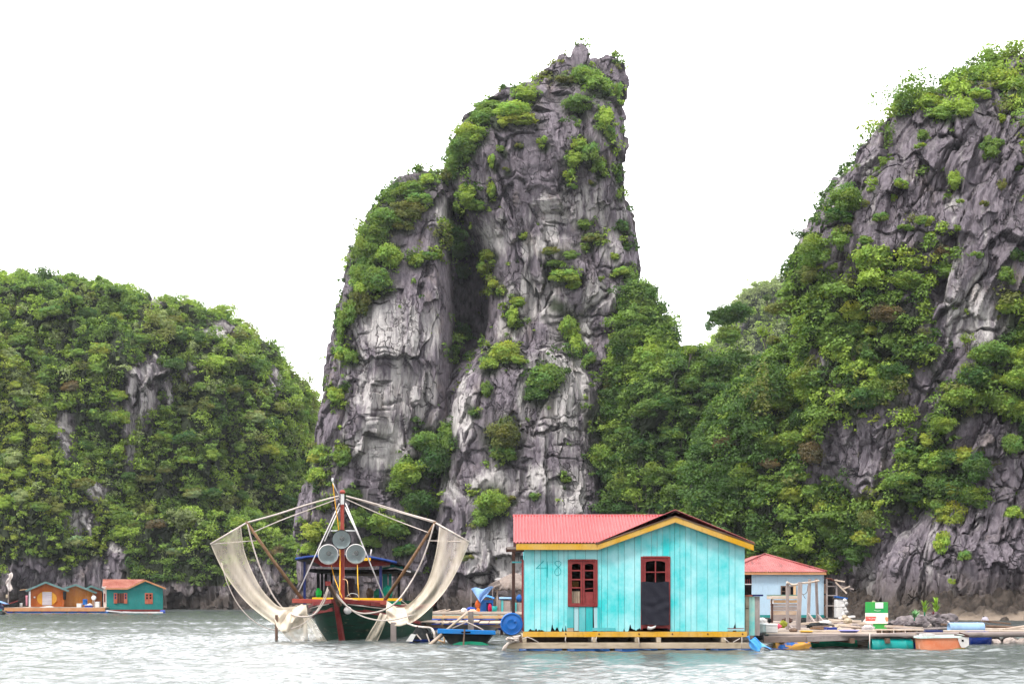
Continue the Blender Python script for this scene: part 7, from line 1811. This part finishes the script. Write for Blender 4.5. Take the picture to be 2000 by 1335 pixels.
# flag pole with pale cloth, dark boat bow and the boat entering on the left
fp = thing("cloth_pole", "pole wrapped in pale torn cloth at the raft end by the dark boat", "pole", (wx(16, LY - .2), LY - .2, wz(1185.2, LY)))
s2 = LY / F
MB().bar((0, 0, 0), (.03, 0, 66 * s2), .09, .09, w2=.06).build("pole", M['grey_post'], fp)
m_ = MB(); m_.grid(8, 16, lambda u, v: (-.12 + .42 * u + .12 * math.sin(v * 8), .08 * math.sin(u * 8 + v * 11), 66 * s2 - v * 33 * s2 - .1 * math.sin(u * 5))); m_.build("cloth", paint("pale_torn_cloth", (0.60, 0.52, 0.48), (0.72, 0.64, 0.62)), fp, solid=.02)
m_ = MB(); m_.grid(5, 5, lambda u, v: (-.18 + .2 * u, -.08, 25 * s2 - v * 7 * s2)); m_.build("rag", M['cream'], fp, solid=.03)
db = thing("wooden_boat", "dark boat bow with red edge drawn up on the far raft", "boat", (wx(22, LY - .6), LY - .6, wz(1184, LY)))
m_ = MB(); m_.prism([(-16 * s2, 0), (8 * s2, 0), (14 * s2, 5 * s2), (16 * s2, 11 * s2), (0, 6 * s2), (-16 * s2, 3 * s2)], -.4, .4); m_.build("hull", M['black_hull'], db)
m_ = MB(); m_.bar((-16 * s2, -.42, 3.5 * s2), (0, -.42, 6.5 * s2), .05, .09).bar((0, -.42, 6.5 * s2), (16 * s2, -.42, 11.5 * s2), .05, .09); m_.build("gunwale", M['hull_red'], db)
eb = thing("moored_boat", "boat with dark hull and blue sheet cutting into view at the picture edge", "boat", (wx(-30, 112), 112, 0)); s3 = 112 / F
X = lambda p: (p + 30) * s3; Z = lambda p: wz(p, 112)
m_ = MB(); m_.prism([(X(-70), -.1), (X(2), -.1), (X(8), Z(1196)), (X(9), Z(1191.5)), (X(-70), Z(1190))], -.5, .5); m_.build("hull", paint("dark_grey_green_hull", (0.045, 0.055, 0.055), (0.08, 0.09, 0.085)), eb)
m_ = MB(); m_.box(X(-70), X(8), -.53, -.5, Z(1191.5), Z(1189)); m_.build("gunwale", M['teal_drum'], eb)
m_ = MB(); m_.prism([(X(-60), Z(1189)), (X(3), Z(1189)), (X(3), Z(1183)), (X(-4), Z(1172)), (X(-60), Z(1166))], -.3, .4); m_.build("cover", M['deep_drum'], eb)
m_ = MB(); m_.grid(6, 4, lambda u, v: (X(-25 + 39 * u), -.5 + v, Z(1165 + 14 * u + 6 * v * 0)) ); m_.build("blue_sheet", M['tarp'], eb, solid=.03)
m_ = MB(); m_.tube([(X(8), -.5, Z(1190)), (X(32), -.9, Z(1204))], .035, 5); m_.box(X(24), X(32), -.95, -.9, Z(1204.5), Z(1202)); m_.build("oar", M['brown_wood'], eb)

# ------------------------------------------------------------------ more clutter on the long raft
rg = random.Random(404)
for i, (a, b, c_, d_, Yp, r_, mat, lab) in enumerate([
    (1583, 1226, 1640, 1229, 42.2, .03, 'bamboo', "thin brown cane lying in front of the dark netting"), (1640, 1221, 1692, 1226, 43.4, .035, 'pale_wood', "pale cane lying between the planks and the cabinet"),
    (1745, 1226, 1800, 1229, 42.6, .04, 'grey_wood', "grey pole lying below the stone heap"), (1800, 1228, 1858, 1226, 43.6, .045, 'grey_wood', "grey pole ending at the pale blue drum"),
    (1618, 1209, 1690, 1216, 48.5, .035, 'pale_wood', "pale cane lying aslant before the foam chests"), (1925, 1222, 2005, 1226, 44.4, .05, 'brown_wood', "brown pole lying along the far raft end"),
    (1556, 1212, 1612, 1209, 53, .04, 'grey_wood', "grey pole lying behind the drying posts")]):
    m_ = MB(); m_.tube([at(a, b, Yp), at(c_, d_, Yp + .3)], r_, 6); solo(m_, "loose_pole", M[mat], lab, "pole")
for i, (px_, py_, Yp, rx, rz, mat, lab, nm_, ct) in enumerate([
    (1612, 1216, 47, 13, 5, 'white', "crumpled white sacking on the planks behind the netting", "sacking", "sack"), (1670, 1222, 44, 9, 5, 'grey_wood', "grey net clump beside the violet basin", "net_heap", "net heap"),
    (1550, 1230, 41.2, 8, 4, 'brown_wood', "brown net clump at the foot of the drying posts", "net_heap", "net heap"), (1738, 1221, 45.5, 7, 5, 'black_hull', "black net clump against the cabinet side", "net_heap", "net heap"),
    (1640, 1229, 41.5, 7, 4, 'pale_wood', "tan rag between the netting and the violet basin", "rag_heap", "rag"), (1538, 1211, 45, 10, 5, 'dark_wood', "dark firewood pile under the boarded coop", "wood_pile", "wood pile"),
    (1868, 1226, 45, 10, 4, 'stone', "low dark rope pile between the stone heap and the pale drum", "rope_heap", "rope heap")]):
    bundle(px_, py_, Yp, rx, rz, M[mat], lab, ct, 900 + i, nm_)
m_ = MB(); m_.box(wx(1614, 41.4), wx(1634, 41.4), 41.3, 41.75, DK, DK + .12); m_.box(wx(1615, 41.4), wx(1633, 41.4), 41.29, 41.31, DK + .04, DK + .08); solo(m_, "fish_crate", M['deep_drum'], "low dark blue crate at the raft edge by the netting", "crate", bevel=.01)
